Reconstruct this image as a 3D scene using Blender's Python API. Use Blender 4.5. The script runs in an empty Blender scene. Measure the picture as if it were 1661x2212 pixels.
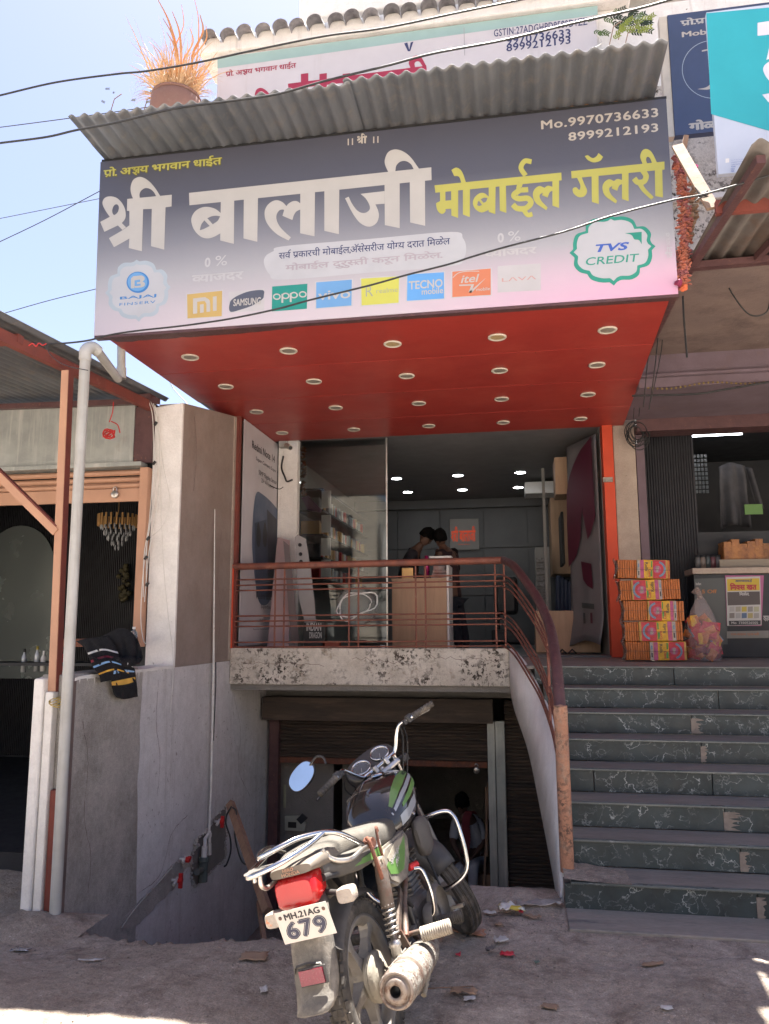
import bpy, bmesh, math, random
from mathutils import Vector, Matrix, noise
R = math.radians
random.seed(7)
sc = bpy.context.scene
COL = sc.collection

# ---------------------------------------------------------------- camera
YAW, PITCH, ROLL, EYE, FPX = 9.67, 8.5, -0.2, 1.666, 1662.0     # FPX: focal length in units of a 1661 x 2212 frame
cam_d = bpy.data.cameras.new('camera'); cam = bpy.data.objects.new('camera', cam_d); COL.objects.link(cam)
cam_d.sensor_fit = 'VERTICAL'; cam_d.sensor_height = 24; cam_d.lens = 24 * FPX / 2212
cam_d.clip_start = 0.05; cam_d.clip_end = 3000
CM = Matrix.Rotation(R(YAW), 3, 'Z') @ Matrix.Rotation(R(90 + PITCH), 3, 'X') @ Matrix.Rotation(R(ROLL), 3, 'Z')
CP = Vector((0, 0, EYE))
cam.matrix_world = Matrix.Translation(CP) @ CM.to_4x4()
sc.camera = cam

# ---------------------------------------------------------------- daylight
SUN_EL, SUN_AZ = 74.4, 4.0        # the sun stands behind the building, a little to the right (azimuth from +Y to +X)
wd = bpy.data.worlds.new('World'); sc.world = wd; wd.use_nodes = True
nt = wd.node_tree; nt.nodes.clear()
sky = nt.nodes.new('ShaderNodeTexSky'); sky.sky_type = 'NISHITA'; sky.sun_disc = False
sky.sun_elevation = R(SUN_EL); sky.sun_rotation = R(SUN_AZ); sky.air_density = 1.0; sky.dust_density = 1.6; sky.ozone_density = 3.0
bg = nt.nodes.new('ShaderNodeBackground'); bg.inputs[1].default_value = 0.05
wo = nt.nodes.new('ShaderNodeOutputWorld')
tint = nt.nodes.new('ShaderNodeMix'); tint.data_type = 'RGBA'; tint.blend_type = 'MULTIPLY'; tint.inputs['Factor'].default_value = 1.0
tint.inputs['B'].default_value = (1.16, 1.0, .97, 1)        # the camera's warm white balance
nt.links.new(sky.outputs[0], tint.inputs['A']); nt.links.new(tint.outputs['Result'], bg.inputs[0]); nt.links.new(bg.outputs[0], wo.inputs[0])
sd = bpy.data.lights.new('sun', 'SUN'); sd.energy = 5.0; sd.angle = R(0.5); sd.color = (1.0, 0.95, 0.88)
sun = bpy.data.objects.new('sun', sd); COL.objects.link(sun)
sv = Vector((math.sin(R(SUN_AZ)) * math.cos(R(SUN_EL)), math.cos(R(SUN_AZ)) * math.cos(R(SUN_EL)), math.sin(R(SUN_EL))))
sun.location = (0, -3, 30); sun.rotation_euler = sv.to_track_quat('Z', 'Y').to_euler()
vs = sc.view_settings; vs.view_transform = 'Standard'; vs.look = 'None'; vs.gamma = 1.0; vs.use_curve_mapping = False
vs.exposure = 2.5
sc.cycles.max_bounces = 8; sc.cycles.diffuse_bounces = 5; sc.cycles.glossy_bounces = 4
sc.cycles.transmission_bounces = 6; sc.cycles.transparent_max_bounces = 10
sc.cycles.caustics_reflective = False; sc.cycles.caustics_refractive = False
sc.cycles.use_denoising = True

# ---------------------------------------------------------------- helpers
def at(px, py, X=None, Y=None, Z=None):
    """where the sight line through a point of the photograph meets a real plane of the place"""
    d = CM @ Vector(((px - 830.5) / FPX, -(py - 1106.0) / FPX, -1))
    if X is not None: t = (X - CP.x) / d.x
    elif Y is not None: t = (Y - CP.y) / d.y
    else: t = (Z - CP.z) / d.z
    return CP + d * t

def node(nt, kind, **kw):
    n = nt.nodes.new(kind)
    for k, v in kw.items(): setattr(n, k, v)
    return n

def mat(name, c1, c2=None, sc_=6.0, rough=0.7, metal=0.0, bump=0.0, bsc=60.0, spots=None, stain=None, streak=None,
        emit=None, trans=0.0, alpha=1.0, stretch=(1, 1, 1), coat=0.0, rand=0.0, rvar=0.15, ior=1.45, sheen=0.0, dust=None, lo=0.35, hi=0.65, grain=None):
    """procedural surface: two colours mixed by noise, optional spots, stains, vertical streaks, dust on upward faces, relief"""
    m = bpy.data.materials.new(name); m.use_nodes = True
    nt = m.node_tree; nd = nt.nodes; lk = nt.links.new
    b = nd['Principled BSDF']
    tc = node(nt, 'ShaderNodeTexCoord')
    oi = node(nt, 'ShaderNodeObjectInfo')
    off = node(nt, 'ShaderNodeVectorMath', operation='SCALE'); lk(oi.outputs['Random'], off.inputs['Scale']); off.inputs[0].default_value = (13, 7, 5)
    add = node(nt, 'ShaderNodeVectorMath', operation='ADD'); lk(tc.outputs['Object'], add.inputs[0]); lk(off.outputs[0], add.inputs[1])
    mp = node(nt, 'ShaderNodeMapping'); mp.inputs['Scale'].default_value = stretch; lk(add.outputs[0], mp.inputs['Vector'])
    V = mp.outputs[0]
    def noi(scale, det=5, r=0.6, vec=None):
        n = node(nt, 'ShaderNodeTexNoise'); n.inputs['Scale'].default_value = scale; n.inputs['Detail'].default_value = det
        n.inputs['Roughness'].default_value = r; lk(vec or V, n.inputs['Vector']); return n.outputs['Fac']
    def ramp(fac, lo, hi):
        n = node(nt, 'ShaderNodeMapRange'); n.inputs['From Min'].default_value = lo; n.inputs['From Max'].default_value = hi
        lk(fac, n.inputs['Value']); return n.outputs[0]
    def mix(a, c, fac):
        n = node(nt, 'ShaderNodeMix', data_type='RGBA'); lk(fac, n.inputs['Factor'])
        if isinstance(a, tuple): n.inputs['A'].default_value = (*a, 1)
        else: lk(a, n.inputs['A'])
        if isinstance(c, tuple): n.inputs['B'].default_value = (*c, 1)
        else: lk(c, n.inputs['B'])
        return n.outputs['Result']
    c = mix(c1, c2 if c2 else tuple(x * 0.8 for x in c1), ramp(noi(sc_), lo, hi))
    if stain:
        sc2, lo2, hi2, col2 = stain
        c = mix(c, col2, ramp(noi(sc2, 8, 0.7), lo2, hi2))
    if streak:
        sc2, lo2, hi2, col2 = streak
        mp2 = node(nt, 'ShaderNodeMapping'); mp2.inputs['Scale'].default_value = (1, 1, 0.06); lk(add.outputs[0], mp2.inputs['Vector'])
        c = mix(c, col2, ramp(noi(sc2, 6, 0.7, mp2.outputs[0]), lo2, hi2))
    if spots:
        sc2, lo2, hi2, col2 = spots
        sp = ramp(noi(sc2, 5, 0.62), lo2, hi2); gate = ramp(noi(sc2/7, 3, 0.6), .42, .62)
        gm = node(nt, 'ShaderNodeMath', operation='MULTIPLY'); lk(sp, gm.inputs[0]); lk(gate, gm.inputs[1])
        c = mix(c, col2, gm.outputs[0])
    if dust:
        col2, amt = dust
        ge = node(nt, 'ShaderNodeNewGeometry'); sx = node(nt, 'ShaderNodeSeparateXYZ'); lk(ge.outputs['Normal'], sx.inputs[0])
        mm = node(nt, 'ShaderNodeMath', operation='MULTIPLY'); lk(ramp(sx.outputs['Z'], -0.3, 1.0), mm.inputs[0]); lk(ramp(noi(7, 6, .7), 0.2, 0.7), mm.inputs[1])
        m3 = node(nt, 'ShaderNodeMath', operation='MULTIPLY'); lk(mm.outputs[0], m3.inputs[0]); m3.inputs[1].default_value = amt
        c = mix(c, col2, m3.outputs[0])
    if grain:
        gs, ga = grain; g1 = ramp(noi(gs, 4, .75), .3, .7); g2 = ramp(noi(gs/6.5, 5, .7), .3, .7)
        for gg, am in ((g1, ga), (g2, ga*.7)):
            k1 = node(nt, 'ShaderNodeMapRange'); k1.inputs['To Min'].default_value = 1 - am; k1.inputs['To Max'].default_value = 1 + am; lk(gg, k1.inputs['Value'])
            h1 = node(nt, 'ShaderNodeVectorMath', operation='SCALE'); lk(c, h1.inputs[0]); lk(k1.outputs[0], h1.inputs['Scale']); c = h1.outputs[0]
    if rand:
        hs = node(nt, 'ShaderNodeHueSaturation'); rr = node(nt, 'ShaderNodeMapRange')
        rr.inputs['To Min'].default_value = 1 - rand; rr.inputs['To Max'].default_value = 1 + rand
        lk(oi.outputs['Random'], rr.inputs['Value']); lk(rr.outputs[0], hs.inputs['Value']); lk(c, hs.inputs['Color']); c = hs.outputs[0]
    lk(c, b.inputs['Base Color'])
    rn = node(nt, 'ShaderNodeMapRange'); rn.inputs['To Min'].default_value = max(0.02, rough - rvar); rn.inputs['To Max'].default_value = min(1, rough + rvar)
    lk(noi(sc_ * 2.3, 4), rn.inputs['Value']); lk(rn.outputs[0], b.inputs['Roughness'])
    b.inputs['Metallic'].default_value = metal; b.inputs['IOR'].default_value = ior
    b.inputs['Coat Weight'].default_value = coat; b.inputs['Sheen Weight'].default_value = sheen
    if trans: b.inputs['Transmission Weight'].default_value = trans
    if alpha < 1: b.inputs['Alpha'].default_value = alpha
    if emit: b.inputs['Emission Color'].default_value = (*emit[0], 1); b.inputs['Emission Strength'].default_value = emit[1]
    if bump:
        bp = node(nt, 'ShaderNodeBump'); bp.inputs['Strength'].default_value = min(1, bump); bp.inputs['Distance'].default_value = 0.01 * max(1, bump)
        lk(noi(bsc, 6, 0.65), bp.inputs['Height']); lk(bp.outputs[0], b.inputs['Normal'])
    return m

ROOTM = {}
class MB:
    """collects shapes, then links them as ONE mesh object"""
    def __init__(s): s.v = []; s.f = []; s.sm = []
    def face(s, pts, smooth=False):
        n = len(s.v); s.v += [Vector(p) for p in pts]; s.f.append(list(range(n, n + len(pts)))); s.sm.append(smooth); return s
    def add(s, vs_, fs_, smooth=False):
        n = len(s.v); s.v += [Vector(p) for p in vs_]
        for f in fs_: s.f.append([i + n for i in f]); s.sm.append(smooth)
        return s
    def box(s, a, b, M=None, bev=0.0):
        x0, y0, z0 = [min(a[i], b[i]) for i in range(3)]; x1, y1, z1 = [max(a[i], b[i]) for i in range(3)]
        if bev <= 0:
            vs_ = [(x0,y0,z0),(x1,y0,z0),(x1,y1,z0),(x0,y1,z0),(x0,y0,z1),(x1,y0,z1),(x1,y1,z1),(x0,y1,z1)]
            fs_ = [(0,3,2,1),(4,5,6,7),(0,1,5,4),(1,2,6,5),(2,3,7,6),(3,0,4,7)]
        else:
            bm = bmesh.new(); bmesh.ops.create_cube(bm, size=1)
            for v in bm.verts: v.co = Vector(((x0+x1)/2 + v.co.x*(x1-x0), (y0+y1)/2 + v.co.y*(y1-y0), (z0+z1)/2 + v.co.z*(z1-z0)))
            bmesh.ops.bevel(bm, geom=bm.edges[:], offset=min(bev, .45*min(x1-x0, y1-y0, z1-z0)), segments=2, profile=.5, affect='EDGES')
            bm.verts.index_update(); vs_ = [v.co.copy() for v in bm.verts]; fs_ = [[v.index for v in f.verts] for f in bm.faces]; bm.free()
        if M is not None: vs_ = [M @ Vector(v) for v in vs_]
        return s.add(vs_, fs_)
    def beam(s, a, b, w, h, up=(0, 0, 1)):
        """rectangular bar from a to b"""
        a = Vector(a); b = Vector(b); d = (b - a).normalized(); u = Vector(up)
        if abs(d.dot(u)) > .98: u = Vector((0, 1, 0))
        r = d.cross(u).normalized(); u = r.cross(d).normalized()
        vs_ = [p + r * (w/2*i) + u * (h/2*j) for p in (a, b) for i, j in ((-1,-1),(1,-1),(1,1),(-1,1))]
        return s.add(vs_, [(0,1,2,3),(7,6,5,4),(0,4,5,1),(1,5,6,2),(2,6,7,3),(3,7,4,0)])
    def tube(s, pts, r, n=10, caps=True, closed=False, smooth=True):
        pts = [Vector(p) for p in pts]; k = len(pts)
        rr = r if isinstance(r, (list, tuple)) else [r] * k
        prev = None; rings = []
        for i, p in enumerate(pts):
            a = pts[(i - 1) % k] if (i > 0 or closed) else p; c = pts[(i + 1) % k] if (i < k - 1 or closed) else p
            d = (c - a).normalized() if (c - a).length > 1e-9 else Vector((0, 0, 1))
            if prev is None:
                u = Vector((0, 0, 1)) if abs(d.z) < .9 else Vector((1, 0, 0)); u = (u - d * u.dot(d)).normalized()
            else: u = (prev - d * prev.dot(d)); u = u.normalized() if u.length > 1e-6 else prev
            prev = u; w = d.cross(u)
            rings.append([p + (u * math.cos(2*math.pi*j/n) + w * math.sin(2*math.pi*j/n)) * rr[i] for j in range(n)])
        vs_ = [v for ring in rings for v in ring]; fs_ = []
        for i in range(k if closed else k - 1):
            a = i * n; c = ((i + 1) % k) * n
            for j in range(n): fs_.append((a + j, a + (j+1) % n, c + (j+1) % n, c + j))
        s.add(vs_, fs_, smooth)
        if caps and not closed: s.face(rings[0][::-1]); s.face(rings[-1])
        return s
    def lathe(s, prof, n=24, M=None, smooth=True, a0=0.0, a1=2*math.pi):
        """profile of (radius, height) turned about z"""
        full = abs(a1 - a0 - 2*math.pi) < 1e-6; m = n if full else n + 1
        vs_ = [Vector((r*math.cos(a0+(a1-a0)*j/n), r*math.sin(a0+(a1-a0)*j/n), z)) for r, z in prof for j in range(m)]
        fs_ = []
        for i in range(len(prof) - 1):
            for j in range(n):
                j2 = (j + 1) % m if full else j + 1
                fs_.append((i*m+j, i*m+j2, (i+1)*m+j2, (i+1)*m+j))
        if M is not None: vs_ = [M @ v for v in vs_]
        return s.add(vs_, fs_, smooth)
    def loft(s, rings, closed=True, caps=True, smooth=True):
        n = len(rings[0]); vs_ = [v for r_ in rings for v in r_]; fs_ = []
        for i in range(len(rings) - 1):
            for j in range(n if closed else n - 1): fs_.append((i*n+j, i*n+(j+1) % n, (i+1)*n+(j+1) % n, (i+1)*n+j))
        s.add(vs_, fs_, smooth)
        if caps and closed: s.face(rings[0][::-1], False); s.face(rings[-1], False)
        return s
    def grid(s, fn, nu, nv, smooth=True):
        vs_ = [fn(i/nu, j/nv) for i in range(nu+1) for j in range(nv+1)]
        fs_ = [(i*(nv+1)+j, (i+1)*(nv+1)+j, (i+1)*(nv+1)+j+1, i*(nv+1)+j+1) for i in range(nu) for j in range(nv)]
        return s.add(vs_, fs_, smooth)
    def sheet(s, fn, nu, nv, th=0.002, smooth=True):
        """a grid given real thickness along its normal"""
        bm = bmesh.new(); V = [[bm.verts.new(fn(i/nu, j/nv)) for j in range(nv+1)] for i in range(nu+1)]
        for i in range(nu):
            for j in range(nv): bm.faces.new((V[i][j], V[i+1][j], V[i+1][j+1], V[i][j+1]))
        bmesh.ops.recalc_face_normals(bm, faces=bm.faces); bmesh.ops.solidify(bm, geom=bm.faces[:], thickness=th)
        bm.verts.index_update(); s.add([v.co.copy() for v in bm.verts], [[v.index for v in f.verts] for f in bm.faces], smooth); bm.free(); return s
    def prism(s, pts, vec, smooth=False):
        pts = [Vector(p) for p in pts]; q = [p + Vector(vec) for p in pts]; n = len(pts)
        s.face(pts[::-1]); s.face(q)
        for i in range(n): s.face([pts[i], pts[(i+1) % n], q[(i+1) % n], q[i]], smooth)
        return s
    def mesh(s, name, m, M=None, merge=False):
        me = bpy.data.meshes.new(name)
        vs_ = [M @ v for v in s.v] if M is not None else s.v
        me.from_pydata(vs_, [], s.f)
        me.polygons.foreach_set('use_smooth', s.sm)
        if merge:
            bm = bmesh.new(); bm.from_mesh(me); bmesh.ops.remove_doubles(bm, verts=bm.verts, dist=1e-5)
            bmesh.ops.recalc_face_normals(bm, faces=bm.faces); bm.to_mesh(me); bm.free()
        if m is not None: me.materials.append(m)
        me.update(); return me
    def build(s, name, m, parent=None, label=None, merge=False, local=False, kind=None):
        M = None
        if parent is not None and not local:
            M = ROOTM[parent.name].inverted()
        o = bpy.data.objects.new(name, s.mesh(name, m, M, merge)); COL.objects.link(o)
        ROOTM[o.name] = ROOTM[parent.name] if parent is not None else Matrix()
        if parent is not None: o.parent = parent
        if label: o['label'] = label
        if kind: o['kind'] = kind
        return o

def tag(o, label=None, cat=None, group=None, kind=None):
    if label: o['label'] = label
    if cat: o['category'] = cat
    if group: o['group'] = group
    if kind: o['kind'] = kind
    return o
def thing(name, label, cat, loc=(0, 0, 0), rot=None, group=None):
    o = bpy.data.objects.new(name, None); COL.objects.link(o); o.empty_display_size = .1
    M = Matrix.Translation(Vector(loc)) @ (rot.to_4x4() if rot is not None else Matrix())
    o.matrix_world = M; ROOTM[o.name] = M
    return tag(o, label, cat, group)
def solo(mb, name, m, label, cat, group=None, loc=None, kind=None):
    """a thing that is one mesh, its origin at its base"""
    if loc is None:
        n = len(mb.v); cx = sum(v.x for v in mb.v)/n; cy = sum(v.y for v in mb.v)/n; loc = (cx, cy, min(v.z for v in mb.v))
    M = Matrix.Translation(Vector(loc))
    o = bpy.data.objects.new(name, mb.mesh(name, m, M.inverted())); COL.objects.link(o); o.location = loc; ROOTM[o.name] = M
    return tag(o, label, cat, group, kind)
def dup(o, parent=None, label=None):
    c = o.copy(); COL.objects.link(c)
    if parent is not None: c.parent = parent
    if label: c['label'] = label
    for ch in list(o.children): dup(ch, c)
    return c
def frame(o, z):
    """matrix with local z along a direction"""
    return Matrix.Translation(Vector(o)) @ Vector(z).to_track_quat('Z', 'Y').to_matrix().to_4x4()
def fbm(x, y, z=0.0, o=4):
    return noise.fractal(Vector((x, y, z)), 1.0, 2.0, o)
def bez(pts, n=8):
    """Catmull-Rom through the points"""
    P = [Vector(p) for p in pts]; out = []
    for i in range(len(P) - 1):
        a = P[i-1] if i else P[0]*2 - P[1]; b, c = P[i], P[i+1]; d = P[i+2] if i + 2 < len(P) else P[-1]*2 - P[-2]
        for k in range(n):
            t = k/n; out.append(0.5*((2*b) + (c-a)*t + (2*a-5*b+4*c-d)*t*t + (3*b-a-3*c+d)*t**3))
    return out + [P[-1]]

# ---------------------------------------------------------------- lettering
def dn(code): return ''.join(chr(c) for c in code)
_GL = {}
def glyphs(s, bold=0.0, font_space=1.0):
    """flat outline of a piece of writing as (verts, faces, advance), size 1"""
    key = (s, bold, font_space)
    if key in _GL: return _GL[key]
    cu = bpy.data.curves.new('t', 'FONT'); cu.body = s; cu.size = 1; cu.offset = bold; cu.space_character = font_space; cu.resolution_u = 3
    o = bpy.data.objects.new('t', cu); COL.objects.link(o)
    dg = bpy.context.evaluated_depsgraph_get(); ev = o.evaluated_get(dg); me = ev.to_mesh()
    v = [(p.co.x, p.co.y) for p in me.vertices]; f = [list(p.vertices) for p in me.polygons]
    ev.to_mesh_clear(); bpy.data.objects.remove(o); bpy.data.curves.remove(cu)
    _GL[key] = (v, f); return v, f
def clip(v, f, x0=None, x1=None):
    bm = bmesh.new(); bv = [bm.verts.new((a, b, 0)) for a, b in v]
    for q in f:
        try: bm.faces.new([bv[i] for i in q])
        except ValueError: pass
    for xx, n in ((x0, -1), (x1, 1)):
        if xx is not None:
            bmesh.ops.bisect_plane(bm, geom=bm.verts[:]+bm.edges[:]+bm.faces[:], plane_co=(xx, 0, 0), plane_no=(n, 0, 0), clear_outer=True)
    bm.verts.index_update(); r = [(p.co.x, p.co.y) for p in bm.verts], [[p.index for p in q.verts] for q in bm.faces]
    bm.free(); return r
def bounds(v): return min(p[0] for p in v), max(p[0] for p in v), min(p[1] for p in v), max(p[1] for p in v)
def deva(s, bold=0.0):
    """Devanagari writing from single letters: '<' after a letter = its half form, '/' = ra stroke below, '^' = hook above"""
    V = []; F = []; x = 0.0; i = 0
    def put(v, f, dx, dy=0.0, sx=1.0, sy=1.0):
        n = len(V); V.extend([(p[0]*sx+dx, p[1]*sy+dy) for p in v]); F.extend([[k+n for k in q] for q in f])
    last = (0, .5)
    while i < len(s):
        ch = s[i]; nx = s[i+1] if i + 1 < len(s) else ''
        if ch == ' ': x += .28; i += 1; continue
        if ch == '/':
            a, b = last; put([(a+(b-a)*.22, .0), (a+(b-a)*.34, -.03), (b-.13, .22), (b-.13, .33)], [[0,1,2,3]], 0); i += 1; continue
        if ch in '^~':
            a, b = last; v, f = glyphs('\u0947' if ch == '^' else '\u0945'); q = bounds(v); w = (q[1]-q[0])
            put(v, f, b - .1 - (q[0]+q[1])/2*( -1 if ch == '^' else 1) - (0.02), 0, -1 if ch == '^' else 1); i += 1; continue
        if ch == '\u0915' and s[i:i+3] == '\u0915<\u0937':          # the ksha ligature has a shape of its own
            for st in ([(0, .60), (.60, .60)], [(.50, .62), (.50, .0)], [(.06, .50), (.16, .56), (.25, .48), (.17, .37), (.27, .32)], [(.17, .36), (.32, .28), (.36, .16), (.24, .07), (.12, .13)], [(.20, .08), (.28, -.04), (.38, -.12)], [(.30, .30), (.50, .38)]):
                L = stroke(st, .075, 4); m_ = len(L)//2
                put(L, [[a_, a_+1, len(L)-2-a_, len(L)-1-a_] for a_ in range(m_-1)], x)
            last = (x, x + .60); x += .60; i += 3; continue
        v, f = glyphs(ch)
        if not v: i += 1; continue
        q = bounds(v)
        if nx == '<':
            v, f = clip(v, f, x1=q[1] - .17); q = bounds(v)
            put(v, f, x - q[0] - .01); last = (x, x + q[1]-q[0]); x += q[1] - q[0] - .03; i += 2; continue
        if ch in '\u0947\u0945\u0941\u0942\u0948':
            a, b = last; c = b - .13
            put(v, f, c - (q[0]+q[1])/2 - (.05 if ch in '\u0947\u0945\u0948' else 0)); i += 1; continue
        if ch in '\u093e\u0940\u094b':       # vowel signs whose arc reaches back over the letter before: set by their upright
            put(v, f, x - (q[1] - .262)); last = (x, x + .24); x += .235; continue_ = True; i += 1; continue
        if ch == '\u093f':
            put(v, f, x - q[0]); x += .24; i += 1; continue
        put(v, f, x - q[0] - .012); last = (x, x + q[1]-q[0]); x += q[1] - q[0] - .024; i += 1
    return bolder(V, F, bold)
def bolder(V, F, bold):
    """thicker strokes: the flat writing laid down several times, a little beside itself, each a hair proud of the last"""
    if not bold: return V, F
    VV = []; FF = []
    for k, (dx, dy) in enumerate(((-1, 0), (1, 0), (0, -.8), (0, .8), (-.7, -.6), (.7, .6), (0, 0))):
        n = len(VV); VV += [(p[0] + dx*bold, p[1] + dy*bold, k) for p in V]; FF += [[i + n for i in f] for f in F]
    return VV, FF
def print_on(vf, bl, tr, out, name, m, parent, th=0.0015, label=None, shear=0.0, mb=None, rot=0):
    """fit flat writing into the rectangle between two corners (world points) of an upright board, `out` proud of it"""
    v, f = vf; q = bounds(v); bl = Vector(bl); tr = Vector(tr); out = Vector(out)
    if rot: v = [(-p[1], p[0], *p[2:]) for p in v] if rot > 0 else [(p[1], -p[0], *p[2:]) for p in v]; q = bounds(v)
    U = Vector((tr.x - bl.x, tr.y - bl.y, 0)); W = Vector((0, 0, tr.z - bl.z))
    pts = [bl + U * ((p[0]-q[0])/(q[1]-q[0]) + shear*(p[1]-q[2])/(q[3]-q[2])) + W * ((p[1]-q[2])/(q[3]-q[2])) + out * (1 + (p[2]*.12 if len(p) > 2 else 0)) for p in v]
    mb_ = mb or MB(); mb_.add(pts, f)
    if mb is None: return mb_.build(name, m, parent, label)
def contour(pts, n=6):
    """outline: points (x, y) are corners, (x, y, 1) lie on a smooth curve"""
    P = [(Vector((p[0], p[1])), len(p) > 2 and p[2]) for p in pts]; k = len(P); out = []
    for i in range(k):
        a, sa = P[i]; b, sb = P[(i+1) % k]
        if not sa and not sb: out.append(a); continue
        ta = (b - P[i-1][0])*.5 if sa else (b - a); tb = (P[(i+2) % k][0] - a)*.5 if sb else (b - a)
        for j in range(n):
            t = j/n; out.append(a*(2*t**3-3*t*t+1) + ta*(t**3-2*t*t+t) + b*(-2*t**3+3*t*t) + tb*(t**3-t*t))
    return out
def fill2d(outer, holes=()):
    cu = bpy.data.curves.new('c', 'CURVE'); cu.dimensions = '2D'; cu.fill_mode = 'BOTH'
    for c in (outer, *holes):
        sp = cu.splines.new('POLY'); sp.points.add(len(c) - 1); sp.use_cyclic_u = True
        for p, q in zip(sp.points, c): p.co = (q[0], q[1], 0, 1)
    o = bpy.data.objects.new('c', cu); COL.objects.link(o)
    ev = o.evaluated_get(bpy.context.evaluated_depsgraph_get()); me = ev.to_mesh()
    r = [(p.co.x, p.co.y) for p in me.vertices], [list(p.vertices) for p in me.polygons]
    ev.to_mesh_clear(); bpy.data.objects.remove(o); bpy.data.curves.remove(cu); return r
def stroke(pts, w, n=5, taper=None):
    P = [Vector((p[0], p[1], 0)) for p in pts]; P = bez(P, n) if len(P) > 2 else P; L = []; Rr = []
    for i, p in enumerate(P):
        d = (P[min(i+1, len(P)-1)] - P[max(i-1, 0)]).normalized(); nrm = Vector((-d.y, d.x, 0)); ww = w*(taper[0] + (taper[1]-taper[0])*i/(len(P)-1)) if taper else w
        L.append(p + nrm*ww/2); Rr.append(p - nrm*ww/2)
    return [(q.x, q.y) for q in L + Rr[::-1]]
# ---------------------------------------------------------------- materials
def marble(name, base, vein, patch, vs_=1.0, dustc=(.2, .17, .14), dusta=.35, rough=.35):
    m = mat(name, base, tuple(x*1.7 for x in base), 5, rough, spots=None, bump=.15, bsc=40, rand=.2)
    nt = m.node_tree; b = nt.nodes['Principled BSDF']; lk = nt.links.new
    old = b.inputs['Base Color'].links[0].from_socket
    tc = [n for n in nt.nodes if n.bl_idname == 'ShaderNodeMapping'][0].outputs[0]
    def N(s_, d, rg=.6, dist=0.0):
        n = node(nt, 'ShaderNodeTexNoise'); n.inputs['Scale'].default_value = s_; n.inputs['Detail'].default_value = d + 2
        n.inputs['Roughness'].default_value = rg; n.inputs['Distortion'].default_value = dist; lk(tc, n.inputs['Vector']); return n.outputs['Fac']
    def M_(op, a, c=None, clamp=False):
        n = node(nt, 'ShaderNodeMath', operation=op, use_clamp=clamp)
        for i, q in enumerate((a, c)):
            if q is None: continue
            if isinstance(q, (int, float)): n.inputs[i].default_value = q
            else: lk(q, n.inputs[i])
        return n.outputs[0]
    def vn(s_, w, mlo, mhi, ms, dist):
        v = M_('ABSOLUTE', M_('SUBTRACT', N(s_, 3, .55, dist), .5)); v = M_('SUBTRACT', 1, M_('DIVIDE', v, w), True)
        k = node(nt, 'ShaderNodeMapRange'); k.inputs['From Min'].default_value = mlo; k.inputs['From Max'].default_value = mhi; lk(N(ms, 2), k.inputs['Value'])
        return M_('MULTIPLY', v, k.outputs[0], True)
    f = M_('MAXIMUM', M_('MULTIPLY', vn(3.6*vs_, .008, .46, .60, 5, .15), 1.0), M_('MULTIPLY', vn(9*vs_, .016, .44, .64, 7, .25), .5), True)
    mx = node(nt, 'ShaderNodeMix', data_type='RGBA'); lk(f, mx.inputs['Factor']); lk(old, mx.inputs['A']); mx.inputs['B'].default_value = (*vein, 1)
    m2 = node(nt, 'ShaderNodeMix', data_type='RGBA'); k = node(nt, 'ShaderNodeMapRange'); k.inputs['From Min'].default_value = .4; k.inputs['From Max'].default_value = .75
    lk(N(9, 8, .75), k.inputs['Value']); kk = M_('MULTIPLY', k.outputs[0], dusta); lk(kk, m2.inputs['Factor']); lk(mx.outputs['Result'], m2.inputs['A']); m2.inputs['B'].default_value = (*dustc, 1)
    lk(m2.outputs['Result'], b.inputs['Base Color'])
    return m
M = {}
M['dirt'] = mat('dirt', (.275, .225, .18), (.375, .315, .262), 1.1, .95, bump=2.4, bsc=30, stain=(3.2, .50, .66, (.19, .145, .115)), spots=(70, .58, .66, (.46, .40, .34)), grain=(120, .34))
M['cement'] = mat('cement', (.34, .325, .30), (.42, .40, .375), 3, .9, bump=.5, bsc=45, stain=(2.2, .52, .7, (.235, .215, .195)), streak=(9, .55, .75, (.25, .235, .22)))
M['cement_dark'] = mat('cement_dark', (.42, .395, .36), (.50, .47, .43), 3, .95, bump=1.5, bsc=110, stain=(2.2, .48, .7, (.30, .275, .24)), grain=(150, .22), streak=(6, .56, .75, (.40, .375, .34)))
M['cement_smooth'] = mat('cement_smooth', (.56, .55, .54), (.65, .635, .625), 1.6, .85, bump=.5, bsc=22, streak=(7, .54, .78, (.42, .395, .365)), spots=(26, .62, .68, (.2, .165, .14)), stain=(1.4, .52, .70, (.44, .42, .395)), grain=(80, .12))
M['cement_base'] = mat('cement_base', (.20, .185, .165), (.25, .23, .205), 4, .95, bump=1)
M['brown_paint'] = mat('brown_paint', (.25, .20, .17), (.295, .24, .21), 2.5, .9, grain=(80, .08), bump=.3, bsc=80, streak=(7, .55, .8, (.26, .215, .19)), spots=(60, .72, .76, (.12, .09, .08)))
M['whitewash'] = mat('whitewash', (.80, .78, .745), (.70, .68, .645), 5, .9, grain=(60, .06), bump=.5, bsc=60, streak=(10, .6, .8, (.45, .42, .38)), spots=(22, .69, .73, (.16, .13, .11)))
M['old_white'] = mat('old_white', (.62, .575, .50), (.50, .455, .385), 5, .9, bump=.8, bsc=60, stain=(6, .56, .70, (.30, .24, .18)), spots=(30, .51, .565, (.055, .043, .033)), grain=(110, .16))
M['red_soffit'] = mat('red_soffit', (.36, .040, .030), (.31, .034, .027), 1.2, .42, bump=.35, bsc=3.5, grain=(120, .05), stain=(1.1, .5, .75, (.40, .060, .042)), rvar=.1)
M['orange_paint'] = mat('orange_paint', (.55, .06, .018), (.47, .05, .016), 3, .6, bump=.1, spots=(30, .73, .77, (.4, .15, .08)))
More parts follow.
